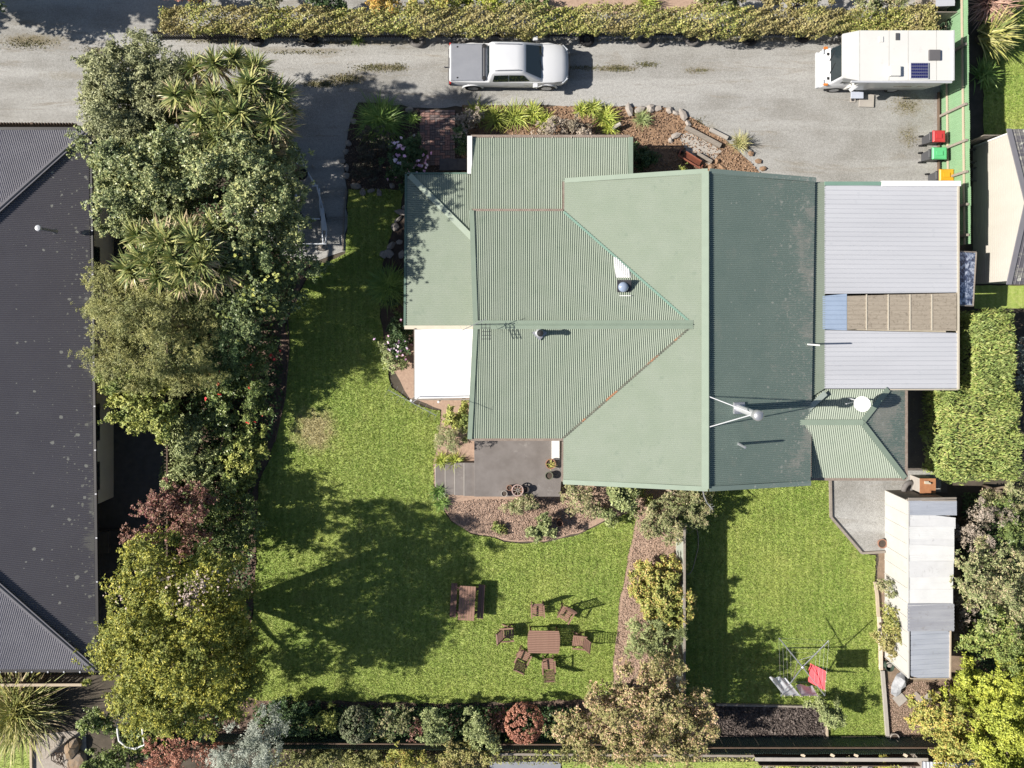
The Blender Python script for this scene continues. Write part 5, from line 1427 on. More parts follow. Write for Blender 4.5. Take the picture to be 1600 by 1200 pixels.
sets = [('weathered grey rock on the shaded edge of the rhododendron bed', [(545, 225, .22), (541, 237, .2), (535, 252, .2), (542, 263, .23), (541, 275, .24), (556, 291, .30), (567, 300, .26), (580, 298, .2), (592, 301, .22), (613, 290, .2), (640, 172, .25), (553, 190, .2)]),
        ('rounded rock in the border between shaded lawn and porch', [(626, 332, .28), (633, 324, .2), (622, 343, .22), (617, 354, .30), (612, 384, .28), (607, 396, .30), (600, 398, .26), (628, 398, .26), (624, 378, .2)]),
        ('pale stone capping the gravel side of the orange soil bed', [(982, 173, .34), (1000, 172, .32), (1016, 170, .32), (1027, 170, .22), (1046, 173, .26), (1056, 177, .22), (1067, 180, .32), (1074, 193, .22), (1056, 212, .26), (1048, 220, .2)]),
        ('brown clod-like rock along the mound by the drive corner', [(1192, 264, .2), (1184, 252, .2), (1172, 240, .2), (1166, 230, .17), (1110, 262, .25), (1120, 252, .24), (1128, 262, .2)])]
for gi, (lb, lst) in enumerate(sets):
    for k, (x, y, r) in enumerate(lst):
        o = rock(x, y, r * .72, [M_stone, M_stone, M_stone, M_soil][gi]); o['label'] = '%s rock from the %s %s' % (ORD[k], ('drive end of the stones edging the shaded rhododendron bed', 'porch corner in the shaded lawn border', 'strap plants in the pale stones of the orange bed', 'drive corner among the brown clods of the mound')[gi], '')
        o['label'] = o['label'].strip(); o['group'] = ('stones edging the rhododendron bed', 'rocks in the shaded lawn border', 'pale stones edging the orange soil bed', 'clods on the soil mound')[gi]
# paving diamonds
for k, (x, y, r, lb) in enumerate(((1405.5, 1091.5, .48, 'pale diamond-turned paving slab nearest the round stone'), (1431, 1091, .46, 'brown diamond-turned paving slab, middle of three'), (1453.5, 1088.5, .44, 'diamond-turned paving slab partly under the yellow shrub'))):
    c = P(x, y); b = B(); b.box((c.x, c.y, .03), (r, r, .06), rz=math.pi / 4 + .08 * (k - 1)); tag(make('paving_slab', b, M_conc2 if k != 1 else mat('brown_paving', (.34, .29, .25), (.38, .33, .29), 4, .85, bump=.1), at=c, bevel=.01), lb, 'paving slab', 'three paving slabs by the shed')
rock(1402, 1066, .38, mat('pale_marbled_stone', (.40, .41, .43), (.22, .23, .25), 4, .7, bump=.2), 0, 'large pale marbled boulder near the shed corner', sq=.8)
rock(116, 1166, .42, M_stone2, 0, 'large orange rock in the corner garden', sq=.7); rock(122, 1190, .42, M_stone2, 0, 'flat grey orange rock at the photo edge behind the driftwood', sq=.5)
rock(446 + 60, 386, .24, M_stone, 0, 'pale stone lying behind the boat trailer')
rock(490, 260, .10, M_conc2, 0, 'small white stone on the shaded gravel beside the trailer')
dwr = thing('driftwood', 'grey forked driftwood log in the corner garden', 'driftwood', P(85, 1168))
make('log', B().tube([P(72, 1184, .15), P(82, 1172, .3), P(92, 1162, .42), P(98, 1153, .5)], [.05, .12, .14, .09], 9), M_wood, dwr, smooth=True)
for k in range(9): 
    a = P(80 + k * 2.4, 1176, .22); b = B(); b.tube([a, a + Vector((random.uniform(-.2, .35), -.3, random.uniform(0, .2))), a + Vector((random.uniform(-.35, .5), random.uniform(-.9, -.5), random.uniform(-.15, .1)))], [.025, .018, .008], 5); make('twig', b, M_wooddark, dwr)
hp = thing('pipe_frame', 'white curved pipe frame poking out of the golden conifer', 'frame', P(205, 1150))
make('hoop', B().tube([P(183, 1128, 1.2), P(184, 1145, 1.2), P(186, 1157, 1.2), P(197, 1167, 1.2), P(211, 1170, 1.2), P(226, 1164, 1.2), P(223, 1145, 1.2), P(222, 1128, 1.2)], .045, 8), M_whitem, hp, smooth=True)
for x, y in ((186, 1157), (222, 1160)): make('leg', B().tube([P(x, y, 1.2), P(x, y, 1.2) - Vector((0, 0, 1.2))], .03, 6), M_whitem, hp)
# incinerator box and tyres
bxp = P(1440, 759, .9)
bb = thing('brick_barbecue', 'boxy cream block barbecue with a rusty steel top beside the shed end', 'barbecue', (bxp.x, bxp.y, 0))
yq = [P(0, 748, .9).y - bxp.y, P(0, 770, .9).y - bxp.y]; xq = [P(1438, 0, .9).x - bxp.x, P(1461, 0, .9).x - bxp.x]
b = B(); b.box(((xq[0] + xq[1]) / 2, (yq[0] + yq[1]) / 2, .44), (xq[1] - xq[0], yq[0] - yq[1], .88)); make('block_base', b, M_conc2, bb, at=0, bevel=.015)
b = B(); b.box(((xq[0] + xq[1]) / 2, (yq[0] + yq[1]) / 2, .905), (xq[1] - xq[0] + .04, yq[0] - yq[1] + .03, .04)); make('steel_top', b, M_rustbox, bb, at=0)
b = B(); b.box(((xq[0] + xq[1]) / 2 - .08, yq[0] - .15, .96), (.16, .12, .08)); b.lathe(((xq[0] + xq[1]) / 2 + .04, yq[0] - .18, .93), [(.05, 0), (.04, .1)], 8); make('loose_brick', b, M_batten, bb, at=0)
t_ = make('tyre', B().torus(P(1419, 762, .22), .26, .11, 24, 10, Matrix.Rotation(.45, 3, 'Y') @ Matrix.Rotation(.35, 3, 'X')), M_rubgrey, at=P(1419, 762), smooth=True); tag(t_, 'worn grey tyre leaning between the shed end and the barbecue', 'tyre')
for k, (x, y, s) in enumerate(((401, 55, .9), (485, 55, .9), (652, 56, 1), (917, 55, .9), (1007, 56, .95), (1082, 54, 1), (1172, 54, .9), (1255, 49, .9))):
    b = B(); b.torus(P(x, y + 6, .12), .27 * s, .10, 22, 8, Matrix.Rotation(.18 * math.sin(k * 2.1), 3, 'X'))
    tag(make('tyre', b, M_rubgrey if k in (2, 4, 5) else M_black, at=P(x, y + 6), smooth=True), 'old tyre half under the roadside hedge, %s from the drive entrance' % ORD[k], 'tyre', 'tyres under the roadside hedge')
gb_ = thing('garden_bin', 'small dark green tub standing between the lawn edging and the shed wall', 'tub', P(1386, 1037))
make('tub', B().lathe(P(1384, 1037, 0), [(.15, 0), (.19, .4), (.17, .4), (.13, .05)], 14), mat('dark_green_tub', (.06, .09, .07)), gb_, smooth='auto')
make('lid', B().lathe(P(1389, 1038, .3), [(.12, 0), (.12, .06), (.03, .08)], 12), M_stone, gb_)
cb = thing('timber_offcuts', 'pale timber offcuts stacked under the eave by the silvery shrub', 'timber', P(1060, 765))
for a, c in (((1040, 764), (1056, 772)), ((1070, 763), (1080, 766)), ((1056, 766), (1080, 766)), ((1056, 772), (1078, 771))):
    b = B(); b.beam(P(*a, .5), P(*c, .5), .09, .05); make('board', b, M_woodpale, cb)
b = B(); b.beam(P(1048, 768, .24), P(1072, 768, .24), .5, .4); make('crate', b, M_wooddark, cb)
hs = make('garden_hose', B().tube([P(1088, 824, .06), P(1091, 838, .04), P(1091, 855, .04), P(1087, 872, .04), P(1082, 890, .04), P(1077, 897, .04), P(1073, 897, .04)], .022, 6), M_woodpale, at=P(1088, 850), smooth=True)
tag(hs, 'thin pale hose curving over the shaded strip of the back lawn', 'hose')
br = thing('bare_branch', 'bare pale dead stem hanging past the roof corner over the lawn', 'branch', P(1107, 775))
make('stem', B().tube([P(1098, 764, 1.6), P(1100, 775, 1.7), P(1105, 786, 1.8), P(1114, 797, 1.9)], [.03, .03, .025, .01], 6), M_metal, br)
for k in range(8):
    a = P(1104 + k, 784 + k * 1.5, 1.8); make('twig', B().tube([a, a + Vector((random.uniform(-.15, .2), random.uniform(-.2, .1), .1))], [.012, .004], 4), M_metal, br)
# paving bricks, laid in pairs
bp = thing('brick_path', 'dark red brick paved path leading to the porch in tree shade', 'path', P(685, 210))
p0 = P(656, 172); s1 = s2 = None; w1, w2 = .225, .11
nxp, nyp = 7, 11
b = B(); b.box((0, 0, .02), (w1 - .018, w2 - .018, .05)); pa = make('brick', b, M_brick, bp, at=0)
b = B(); b.box((0, 0, .02), (w2 - .018, w1 - .018, .05)); pb = make('brick', b, M_brick2, bp, at=0)
usedA = usedB = False
for i in range(nxp):
    for j in range(nyp):
        cx = p0.x + .115 + i * w1 - bp.location.x; cy = p0.y - .115 - j * w1 - bp.location.y
        for k in (-1, 1):
            hz_ = (i + j) % 2 == 0 or j < 2
            loc = (cx, cy + k * w2 / 2, .012 + random.uniform(-.004, .006)) if hz_ else (cx + k * w2 / 2, cy, .012 + random.uniform(-.004, .006))
            src = pa if hz_ else pb
            if hz_ and not usedA: pa.location = loc; usedA = True; continue
            if not hz_ and not usedB: pb.location = loc; usedB = True; continue
            o = twin('brick', src, bp, loc); o.rotation_euler = (0, 0, random.uniform(-.03, .03))
            if random.random() < .35: o.material_slots[0].link = 'OBJECT'; o.material_slots[0].material = M_brick2 if hz_ else M_brick
for k, x in enumerate((694, 708, 722)):
    b = B(); b.box((P(x, 258).x - bp.location.x, P(x, 258).y - bp.location.y, .06 + .03 * k), (.40, .52, .10)); make('paver', b, mat('dark_paver', (.11, .11, .12), (.15, .145, .15), 5, .9), bp, at=0, bevel=.01)
# neighbour's corrugated roof at the lower edge
ng = thing('neighbour_shed', 'blue grey corrugated roof edge of the shed behind the back fence', 'shed', P(1480, 1230))
make('roof', corr([P(1440, 1190, 1.7), P(1523, 1193, 1.7), P(1523, 1300, 1.9), P(1440, 1300, 1.9)], (0, 1, -.1), .15, .015), M_zinc, ng)
b = B(); b.prism([tuple(P(x, y, 1.7))[:2] for x, y in ((1446, 1196), (1518, 1196), (1518, 1290), (1446, 1290))], 0, 1.62); make('wall', b, M_wood, ng)
# ------------------------------------------------------------------ foliage materials
L_olivegrey = leafmat('olive_grey_foliage', [(.16, .175, .09), (.23, .24, .125), (.32, .32, .18)], alt=(.14, .155, .08))
L_broad = leafmat('broadleaf_foliage', [(.085, .115, .045), (.165, .19, .08), (.29, .305, .15), (.35, .345, .14)], alt=(.075, .105, .05), rough=.4)
L_broadd = leafmat('dark_broadleaf_foliage', [(.065, .095, .04), (.11, .145, .06), (.19, .215, .095)], rough=.4)
L_gold = leafmat('golden_conifer_foliage', [(.115, .14, .03), (.20, .205, .04), (.37, .33, .06)], alt=(.10, .125, .032))
L_olive = leafmat('olive_foliage', [(.13, .14, .045), (.20, .20, .07), (.29, .27, .11)], alt=(.09, .105, .04))
L_ygreen = leafmat('yellow_green_foliage', [(.17, .19, .05), (.25, .27, .07), (.33, .32, .10)], alt=(.10, .14, .045))
L_cam = leafmat('glossy_green_foliage', [(.08, .12, .035), (.14, .18, .055), (.24, .26, .10)], rough=.35, alt=(.07, .10, .035))
L_camp = leafmat('pale_green_foliage', [(.15, .185, .075), (.22, .25, .105), (.33, .34, .17)], alt=(.12, .145, .06))
L_red = leafmat('reddish_foliage', [(.22, .07, .065), (.30, .13, .12), (.36, .22, .18), (.24, .20, .09)], alt=(.20, .11, .08), gain=1.25)
L_silver = leafmat('silver_grey_foliage', [(.20, .22, .19), (.27, .29, .25), (.34, .36, .31)], alt=(.14, .16, .12))
L_autumn = leafmat('autumn_foliage', [(.12, .14, .045), (.20, .195, .075), (.36, .23, .145), (.17, .18, .06), (.44, .30, .22), (.30, .19, .12)], alt=(.16, .165, .06))
L_autumn2 = leafmat('orange_yellow_foliage', [(.19, .215, .05), (.27, .27, .06), (.37, .24, .08), (.21, .24, .06)], alt=(.17, .20, .055))
L_ygor = leafmat('yellow_green_orange_foliage', [(.15, .185, .045), (.22, .235, .06), (.32, .29, .08), (.36, .22, .09), (.17, .21, .05)], alt=(.14, .17, .05))
L_orange = leafmat('orange_autumn_foliage', [(.42, .18, .07), (.50, .28, .08), (.36, .28, .06), (.30, .12, .06)], alt=(.28, .24, .06))
L_copper = leafmat('copper_foliage', [(.24, .10, .07), (.33, .16, .11), (.40, .22, .15)], alt=(.20, .09, .065))
L_bright = leafmat('bright_lime_foliage', [(.18, .215, .035), (.26, .285, .045), (.34, .345, .06)], alt=(.17, .20, .035))
L_hedge = leafmat('hedge_foliage', [(.12, .15, .04), (.19, .21, .055), (.30, .29, .10), (.25, .20, .085)], alt=(.21, .17, .085), nscale=.5)
L_hedge2 = leafmat('feathery_hedge_foliage', [(.10, .15, .04), (.165, .215, .055), (.25, .275, .08), (.24, .225, .09)], alt=(.11, .145, .045))
L_mixed = leafmat('mixed_green_brown_foliage', [(.13, .16, .07), (.21, .22, .10), (.30, .27, .15), (.34, .25, .18)], alt=(.12, .15, .06))
L_brown = leafmat('grey_brown_twiggy_foliage', [(.20, .17, .14), (.30, .25, .21), (.36, .31, .26)], alt=(.17, .15, .10))
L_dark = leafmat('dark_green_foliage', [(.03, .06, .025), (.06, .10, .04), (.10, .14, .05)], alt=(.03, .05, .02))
L_topiary = leafmat('clipped_grey_green_foliage', [(.11, .145, .07), (.155, .18, .095), (.19, .205, .125)], alt=(.13, .125, .085))
L_strapg = leafmat('strappy_green_leaf', [(.11, .17, .04), (.16, .24, .055), (.25, .32, .09)], alt=(.07, .13, .04), rough=.4)
L_strapy = leafmat('strappy_yellow_green_leaf', [(.16, .22, .04), (.26, .30, .06), (.38, .36, .09)], alt=(.17, .20, .05), rough=.4)
L_cord = leafmat('cabbage_tree_leaf', [(.05, .085, .03), (.10, .135, .05), (.20, .22, .09), (.34, .32, .14)], alt=(.17, .175, .055), rough=.35, trans=.08, nscale=3)
L_corddead = leafmat('cabbage_tree_dead_leaf', [(.27, .21, .13), (.34, .27, .17), (.22, .17, .10)], alt=(.30, .25, .14), nscale=3)
L_flax = leafmat('flax_leaf', [(.10, .13, .04), (.20, .21, .07), (.30, .28, .08), (.38, .33, .17)], alt=(.10, .11, .04), nscale=3)
L_pinkf = leafmat('pink_blossom', [(.62, .25, .42), (.70, .40, .55), (.75, .55, .65)], alt=(.62, .32, .48), trans=.1)
L_redf = leafmat('red_blossom', [(.50, .02, .03), (.60, .05, .05)], alt=(.5, .03, .04), trans=.1)
L_cream = leafmat('cream_blossom', [(.38, .31, .27), (.46, .38, .33)], alt=(.36, .28, .25), trans=.1, gain=1.2)
M_bark = mat('bark', (.16, .12, .09), (.22, .18, .14), 6, .9, .1, bump=.5)

def W(e):
    """(px, py, rx px, ry px, z, rz) -> ellipsoid in metres"""
    px, py, rx, ry, z, rz = e; c = P(px, py, z); k = ppm(z)
    return (c.x, c.y, z, rx / k, ry / k, rz)

def plant(name, label, cat, ells, m, leaf=.10, aspect=.55, lr=.34, per_m2=2.4, per=150, group=None, trunk=.12, limbs=5, foliage='foliage', lower=-.3, flat=.35, extra=None, tr_mat=None, rag=1):
    E = [W(e) for e in ells]
    bx = sum(e[0] for e in E) / len(E); by = sum(e[1] for e in E) / len(E)
    t = thing(name, label, cat, (bx, by, 0), 0, group)
    top = max(e[2] for e in E)
    b = B()
    h0 = min(.6, top * .3)
    b.tube([(bx, by, -.05), (bx + .03, by - .02, h0), (bx + .02, by + .03, top * .75)], [trunk * 1.25, trunk, trunk * .7], 8)
    make('trunk' if cat == 'tree' else 'stem', b, tr_mat or M_bark, t, smooth=True)
    for k in range(limbs):
        e = E[k % len(E)]; a = k * 2.4 + bx
        tip = Vector((e[0] + e[3] * .6 * math.cos(a), e[1] + e[4] * .6 * math.sin(a), e[2] + e[5] * .25))
        s = Vector((bx, by, h0)); mid = s.lerp(tip, .55) + Vector((0, 0, -.1 * top * .3))
        b = B(); b.tube([s, mid, tip], [trunk * .62, trunk * .4, trunk * .12], 6); make('limb', b, tr_mat or M_bark, t, smooth=True)
    quads_obj('crown' if cat == 'tree' else foliage, crown_quads(E, leaf, aspect, lr, per_m2, per, flat, lower, rag), m, t)
    if extra:
        for nm, m2, n, size in extra:
            pts, d, _ = lumps_on(E, 1, .1, .0)
            i = rng.integers(0, len(pts), n)
            C = pts[i] + d[i] * .12 + rng.normal(size=(n, 3)) * lr * .7
            q = []
            for _k in range(3):
                N = unit(d[i] + rng.normal(size=(n, 3)) * .45 + np.array([0, 0, .4])); q.append(leaf_quads(C + rng.normal(size=(n, 3)) * size * .15, N, size, .9))
            o = quads_obj(nm, np.concatenate(q), m2, t); o['kind'] = 'stuff'
    return t

TG = 'trees along the western side of the garden'
# the big mixed group by the drive
plant('conifer_tree', 'grey green feathery conifer at the edge of the gravel drive', 'tree', [(195, 140, 55, 62, 4.6, 1.8), (240, 120, 55, 45, 4.8, 1.6), (210, 195, 52, 40, 4.0, 1.5), (270, 150, 40, 45, 4.2, 1.6)], L_olivegrey, .13, .34, .40, 4.0, 230, trunk=.16)
plant('broadleaf_tree', 'pale-leaved broad tree rising beside the grey roof, below the feathery conifer', 'tree', [(222, 265, 66, 60, 4.8, 2.0), (204, 330, 50, 45, 4.2, 1.7), (290, 255, 55, 55, 5.2, 2.0), (265, 320, 55, 45, 4.6, 1.8), (180, 240, 40, 38, 4.0, 1.5)], L_broad, .11, .6, .40, 2.5, 170, trunk=.2)
plant('broadleaf_tree', 'large dense tree overhanging the boat trailer', 'tree', [(400, 275, 75, 70, 5.2, 2.0), (441, 352, 44, 58, 4.3, 1.9), (360, 250, 55, 55, 5.4, 2.0), (395, 360, 65, 55, 4.8, 2.0), (430, 298, 40, 42, 4.3, 1.6)], L_broad, .11, .6, .42, 2.3, 165, trunk=.22)
plant('broadleaf_tree', 'dark lower tree leaning over the shaded lawn, beside the pale cabbage heads', 'tree', [(430, 430, 62, 55, 4.0, 1.8), (390, 470, 60, 48, 3.8, 1.7), (370, 410, 50, 50, 4.4, 1.8)], L_broadd, .11, .6, .42, 2.3, 165, trunk=.18, extra=[('yellow_green_leaves', L_ygreen, 220, .13)])  # lighter yellow-green leaf clusters scattered over the darker crown
plant('conifer_tree', 'olive gold fine-leaved conifer between grey roof and cabbage tree', 'tree', [(200, 490, 62, 50, 4.4, 1.8), (250, 520, 70, 60, 4.8, 2.0), (180, 450, 40, 40, 4.0, 1.5), (215, 570, 60, 42, 4.0, 1.6), (290, 570, 60, 45, 3.8, 1.6), (300, 490, 55, 50, 4.2, 1.7)], L_olive, .10, .26, .36, 3.0, 190, trunk=.2)
plant('conifer_tree', 'shaded portion of the olive gold conifer, its shade put into dark foliage', 'tree', [(350, 505, 50, 50, 3.2, 1.5), (335, 555, 55, 40, 2.8, 1.4)], L_dark, .11, .3, .38, 2.6, 150, trunk=.14)  # dark-leaved crown stands in for the olive conifer's shaded portion
plant('broadleaf_tree', 'yellow green rounded small tree next to the house wall windows', 'tree', [(215, 625, 42, 45, 2.4, 1.0), (255, 650, 38, 32, 2.1, .9), (185, 600, 22, 22, 2.4, .8)], L_ygreen, .13, .62, .34, 2.8, 130, trunk=.1)
plant('camellia', 'red-flowered camellia beside the brown lawn edging', 'shrub', [(395, 560, 40, 32, 1.7, .8), (365, 600, 45, 40, 1.7, .8), (400, 625, 30, 35, 1.2, .6)], L_cam, .10, .6, .3, 3, 130, extra=[('flowers', L_redf, 26, .13)])
plant('shrub', 'tall pale green shrub by the hidden board fence', 'shrub', [(288, 690, 38, 48, 1.2, .6), (312, 745, 40, 40, .9, .5), (275, 735, 22, 40, 1.0, .5)], L_camp, .10, .6, .3, 3, 140)
plant('shrub', 'dark leafy shrub in the middle of the tree border', 'shrub', [(345, 665, 42, 40, .7, .45), (362, 720, 40, 42, .6, .4), (335, 630, 35, 30, 1.1, .6)], L_cam, .12, .5, .3, 2.8, 120)
plant('shrub', 'bright green leafy shrub at the lawn edge', 'shrub', [(392, 690, 28, 40, .6, .35), (385, 745, 30, 32, .7, .4)], L_ygreen, .13, .55, .28, 3, 120)
plant('shrub', 'dark green shrub shading the lawn edge near the red maple', 'shrub', [(345, 790, 45, 35, 1.6, .8), (372, 830, 35, 40, 1.5, .8), (340, 840, 40, 35, 1.6, .8)], L_cam, .11, .55, .3, 3, 130)
plant('maple_tree', 'dusky red airy maple between the grey house and tall golden tree', 'tree', [(250, 785, 32, 35, 2.8, .9), (285, 800, 42, 32, 2.8, 1.0), (235, 830, 32, 22, 2.7, .8), (290, 835, 35, 25, 2.8, .8), (300, 775, 25, 25, 2.4, .8)], L_red, .10, .6, .28, 3, 75, trunk=.08, limbs=8)
plant('golden_tree', 'tall golden yellow green tree casting the widest lawn shadow', 'tree', [(260, 900, 75, 60, 5.4, 2.0), (330, 930, 62, 62, 5.4, 2.2), (242, 960, 64, 60, 5.0, 2.0), (300, 1000, 85, 65, 5.6, 2.4), (228, 1030, 62, 55, 4.6, 1.9), (300, 1075, 90, 55, 4.6, 2.0), (365, 1010, 45, 65, 4.4, 1.9), (240, 1090, 54, 38, 3.8, 1.6), (370, 1085, 36, 40, 3.6, 1.5), (196, 1000, 36, 35, 4.4, 1.5)], L_gold, .105, .5, .40, 2.7, 165, trunk=.24, limbs=12)
GT_ = bpy.data.objects['golden_tree']
bl = np.concatenate([np.array(P(x, y, z)) + rng.normal(size=(n, 3)) * s for x, y, z, n, s in ((312, 912, 7.0, 90, .22), (296, 935, 7.2, 110, .25), (288, 955, 7.1, 60, .2), (262, 905, 6.6, 40, .25), (192, 925, 5.6, 60, .25), (350, 905, 6.4, 20, .3), (240, 885, 6.2, 30, .3))])
o = quads_obj('pale_blossom', leaf_quads(bl, unit(rng.normal(size=bl.shape) * .6 + np.array([-.4, 0, .8])), .12, .6), L_cream, GT_); o['kind'] = 'stuff'
plant('shrub', 'green leafy shrub under the white curved pipe frame', 'shrub', [(160, 1130, 32, 22, 1.5, .8), (200, 1165, 40, 30, 1.0, .6), (170, 1185, 40, 25, .9, .6)], L_cam, .11, .6, .26, 3.2, 120)
plant('shrub', 'rusty red brown twiggy shrub at the lower photo edge', 'shrub', [(270, 1175, 42, 32, 1.5, .8), (315, 1180, 30, 28, 1.4, .7), (250, 1200, 40, 25, 1.3, .7)], L_copper, .08, .45, .26, 3.2, 120)
plant('silver_tree', 'silvery grey soft-leaved tree below the golden one', 'tree', [(395, 1165, 48, 40, 2.4, 1.1), (425, 1145, 30, 32, 2.2, 1.0), (375, 1195, 45, 30, 2.2, 1.0)], L_silver, .10, .25, .32, 3, 160, trunk=.09)

# cabbage trees: stems with leaf heads
heads = []
for v_ in range(4):
    q = strap_leaves((0, 0, 0), 95, .62, .062, -.15, 1.5, 3, .65, spread=.04)
    d_ = strap_leaves((0, 0, -.10), 64, .66, .06, -.9, .22, 3, .45, spread=.07)
    heads.append((q, d_))
head_src = {}
def cabbage(label, base_px, pts, k=1.0, dead=True):
    bx, by = base_px
    z0 = sum(p[2] for p in pts) / len(pts)
    c = P(bx, by, z0)
    t = thing('cabbage_tree', label, 'tree', (c.x, c.y, 0), 0, 'cabbage trees by the drive')
    b = B(); b.tube([(c.x, c.y, -.05), (c.x, c.y, z0 * .4), (c.x + .05, c.y, z0 * .62)], [.2, .16, .13], 9); make('trunk', b, M_bark, t, smooth=True)
    for px, py, z in pts:
        g = P(px, py, z); b = B(); b.tube([(c.x + .02, c.y, z0 * .55), tuple(Vector((c.x, c.y, z0 * .6)).lerp(g, .6) + Vector((0, 0, -.1))), tuple(g - Vector((0, 0, .05)))], [.1, .08, .06], 7); make('limb', b, M_bark, t, smooth=True)
    for i, (px, py, z) in enumerate(pts):
        z += .9; vi = random.randrange(4); g = P(px, py, z)
        if vi not in head_src:
            h = strap_obj('leaf_head', heads[vi][0], L_cord); h2 = strap_obj('dead_leaves', heads[vi][1], L_corddead); head_src[vi] = (h, h2)
        else:
            h, h2 = head_src[vi][0].copy(), head_src[vi][1].copy(); COL.objects.link(h); COL.objects.link(h2)
        h.parent = t; h2.parent = h
        h.location = g - t.location; h2.location = (0, 0, 0)
        s = k * random.uniform(.82, 1.12); h.scale = (s, s, s)
        tilt = random.uniform(.0, .5); a = random.uniform(0, 6.3)
        h.rotation_euler = (tilt * math.cos(a), tilt * math.sin(a), random.uniform(0, 6.3))
HB = 1.0
cabbage('cabbage tree with several green heads right over the gravel drive', (400, 185), [(335, 100, 5.2), (367, 92, 5.0), (392, 130, 5.5), (400, 108, 4.9), (438, 150, 4.8), (420, 142, 5.0), (335, 150, 5.7), (372, 150, 5.4), (305, 105, 4.8), (440, 205, 4.2), (400, 170, 5.2)], 1.3)
cabbage('cabbage tree with pale tan-skirted heads next to the feathery conifer', (345, 200), [(275, 150, 5.2), (315, 182, 5.6), (345, 175, 5.8), (362, 196, 5.6), (395, 205, 5.2), (410, 235, 4.6), (355, 232, 5.0), (340, 215, 5.5), (385, 228, 4.9), (325, 205, 5.3), (302, 150, 5.2), (375, 178, 5.8), (425, 190, 5.4)], 1.34)
cabbage('cabbage tree with a broad cluster of straw-coloured heads above the olive conifer', (300, 410), [(217, 370, 4.8), (250, 372, 5.2), (305, 377, 5.6), (328, 392, 5.5), (272, 402, 5.7), (226, 402, 5.2), (207, 422, 4.8), (302, 428, 5.3), (326, 436, 5.0), (250, 432, 5.2), (281, 445, 5.0), (337, 352, 4.9), (346, 420, 4.9), (247, 395, 5.5), (290, 362, 5.2), (285, 418, 5.5), (262, 378, 5.5), (315, 410, 5.7), (238, 415, 5.4)], 1.34)
cabbage('cabbage tree of bare trunks and few dark heads over the trailer drawbar', (430, 240), [(445, 200, 3.6), (428, 222, 3.8), (455, 175, 3.9)], .9, False)

# strap-leaved clumps
def clump(name, label, px, py, r, n, wd, m, h=.0, e0=.15, e1=1.35, bend=.75, group=None, cat='plant', az=(0, 2 * math.pi), dead=0, m2=None):
    c = P(px, py, h); L_ = r / ppm(.4) * 1.25
    t = thing(name, label, cat, (c.x, c.y, 0), 0, group)
    strap_obj('leaves', strap_leaves((c.x, c.y, h + .05), n, L_, wd, e0, e1, 4, bend, az, spread=L_ * .14), m, t)
    b = B(); b.lathe((c.x, c.y, -.02), [(L_ * .16, 0), (L_ * .13, .1), (L_ * .05, .2)], 8); make('crown_base', b, M_wooddark, t)
    if dead: strap_obj('dead_leaves', strap_leaves((c.x, c.y, h + .05), dead, L_, wd, .0, .6, 4, bend, az, spread=L_ * .12), m2, t)
    return t
clump('agapanthus', 'big round green strap-leaved clump at the tip of the shaded bed by the drive', 597, 192, 35, 900, .045, L_strapg, e0=.35, e1=1.5, bend=1.25)
clump('agapanthus', 'round dark strap-leaved clump beside the porch eave in shade', 609, 449, 31, 900, .04, L_strapg, e0=.35, e1=1.5, bend=1.25)
clump('agapanthus', 'small green strap-leaved clump at the brick path edge', 645, 187, 12, 90, .035, L_strapg)
G_ag = 'yellow green strap-leaved plants along the drive border'
for i, (px, py, r, lb) in enumerate(((745, 178, 19, 'yellowish strap plant at the brick path end of the drive border'), (775, 186, 22, 'tall bright strap plant between drive and ribbed roof, second from the brick path'), (805, 184, 24, 'widest bright strap plant under the pickup truck'), (833, 178, 18, 'bright strap plant at the middle of the drive border'), (852, 190, 15, 'small bright strap plant before the bare soil gap'), (908, 172, 12, 'small dark-tipped strap plant beside the gravel'), (926, 170, 15, 'upright strap plant with grassy tips at the gravel edge'), (945, 184, 20, 'large strap plant next to the slim white stone'), (952, 200, 14, 'strap plant at the roof corner by the white stone'))):
    clump('strap_plant', lb, px, py, r, 150, .04, L_strapy, group=G_ag)
for px, py, r, lb in ((690, 718, 14, 'strap plant at the top of the patio steps'), (712, 720, 15, 'strap plant beside the upper patio step'), (686, 768, 15, 'grassy clump at the foot of the patio steps'), (690, 785, 13, 'low grassy clump in the lawn corner under the steps')):
    clump('strap_plant', lb, px, py, r, 150, .03, L_strapy if py < 740 else L_strapg, group='strap plants around the patio steps')
clump('flax', 'large spiky flax with yellowed leaves in the corner garden', 35, 1105, 62, 520, .065, L_flax, .1, .1, 1.3, .45, dead=120, m2=L_corddead)
clump('flax', 'spiky yellow green flax behind the green fence by the motorhome', 1541, 55, 36, 260, .075, L_flax, .5, .0, 1.2, .35, az=(-1.5, 1.6))
clump('flax', 'pinkish brown drooping flax at the top photo edge', 1540, 8, 36, 240, .075, leafmat('bronze_flax_leaf', [(.26, .15, .11), (.34, .22, .17), (.2, .13, .11)], nscale=3), .5, .0, 1.2, .5)
clump('flax', 'dark half-shaded flax below the yellow green one', 1533, 118, 22, 120, .06, L_strapg, .2, .0, 1.2, .5)
clump('grass_tuft', 'grassy tuft on top of the soil mound by the drive', 1154, 224, 17, 200, .02, leafmat('dry_tuft', [(.22, .22, .08), (.32, .29, .14), (.2, .24, .08)]), .1)
clump('lavender', 'small green tuft in the middle of the orange soil bed', 1003, 187, 14, 200, .02, leafmat('green_tuft', [(.16, .22, .08), (.24, .29, .12), (.3, .32, .16)]), .05)
clump('weed', 'green weed growing against the hedge behind the pickup truck', 822, 57, 12, 110, .03, L_strapy)
clump('weed', 'green weed growing against the hedge beside the half-buried tyres', 559, 61, 11, 110, .03, L_strapg)

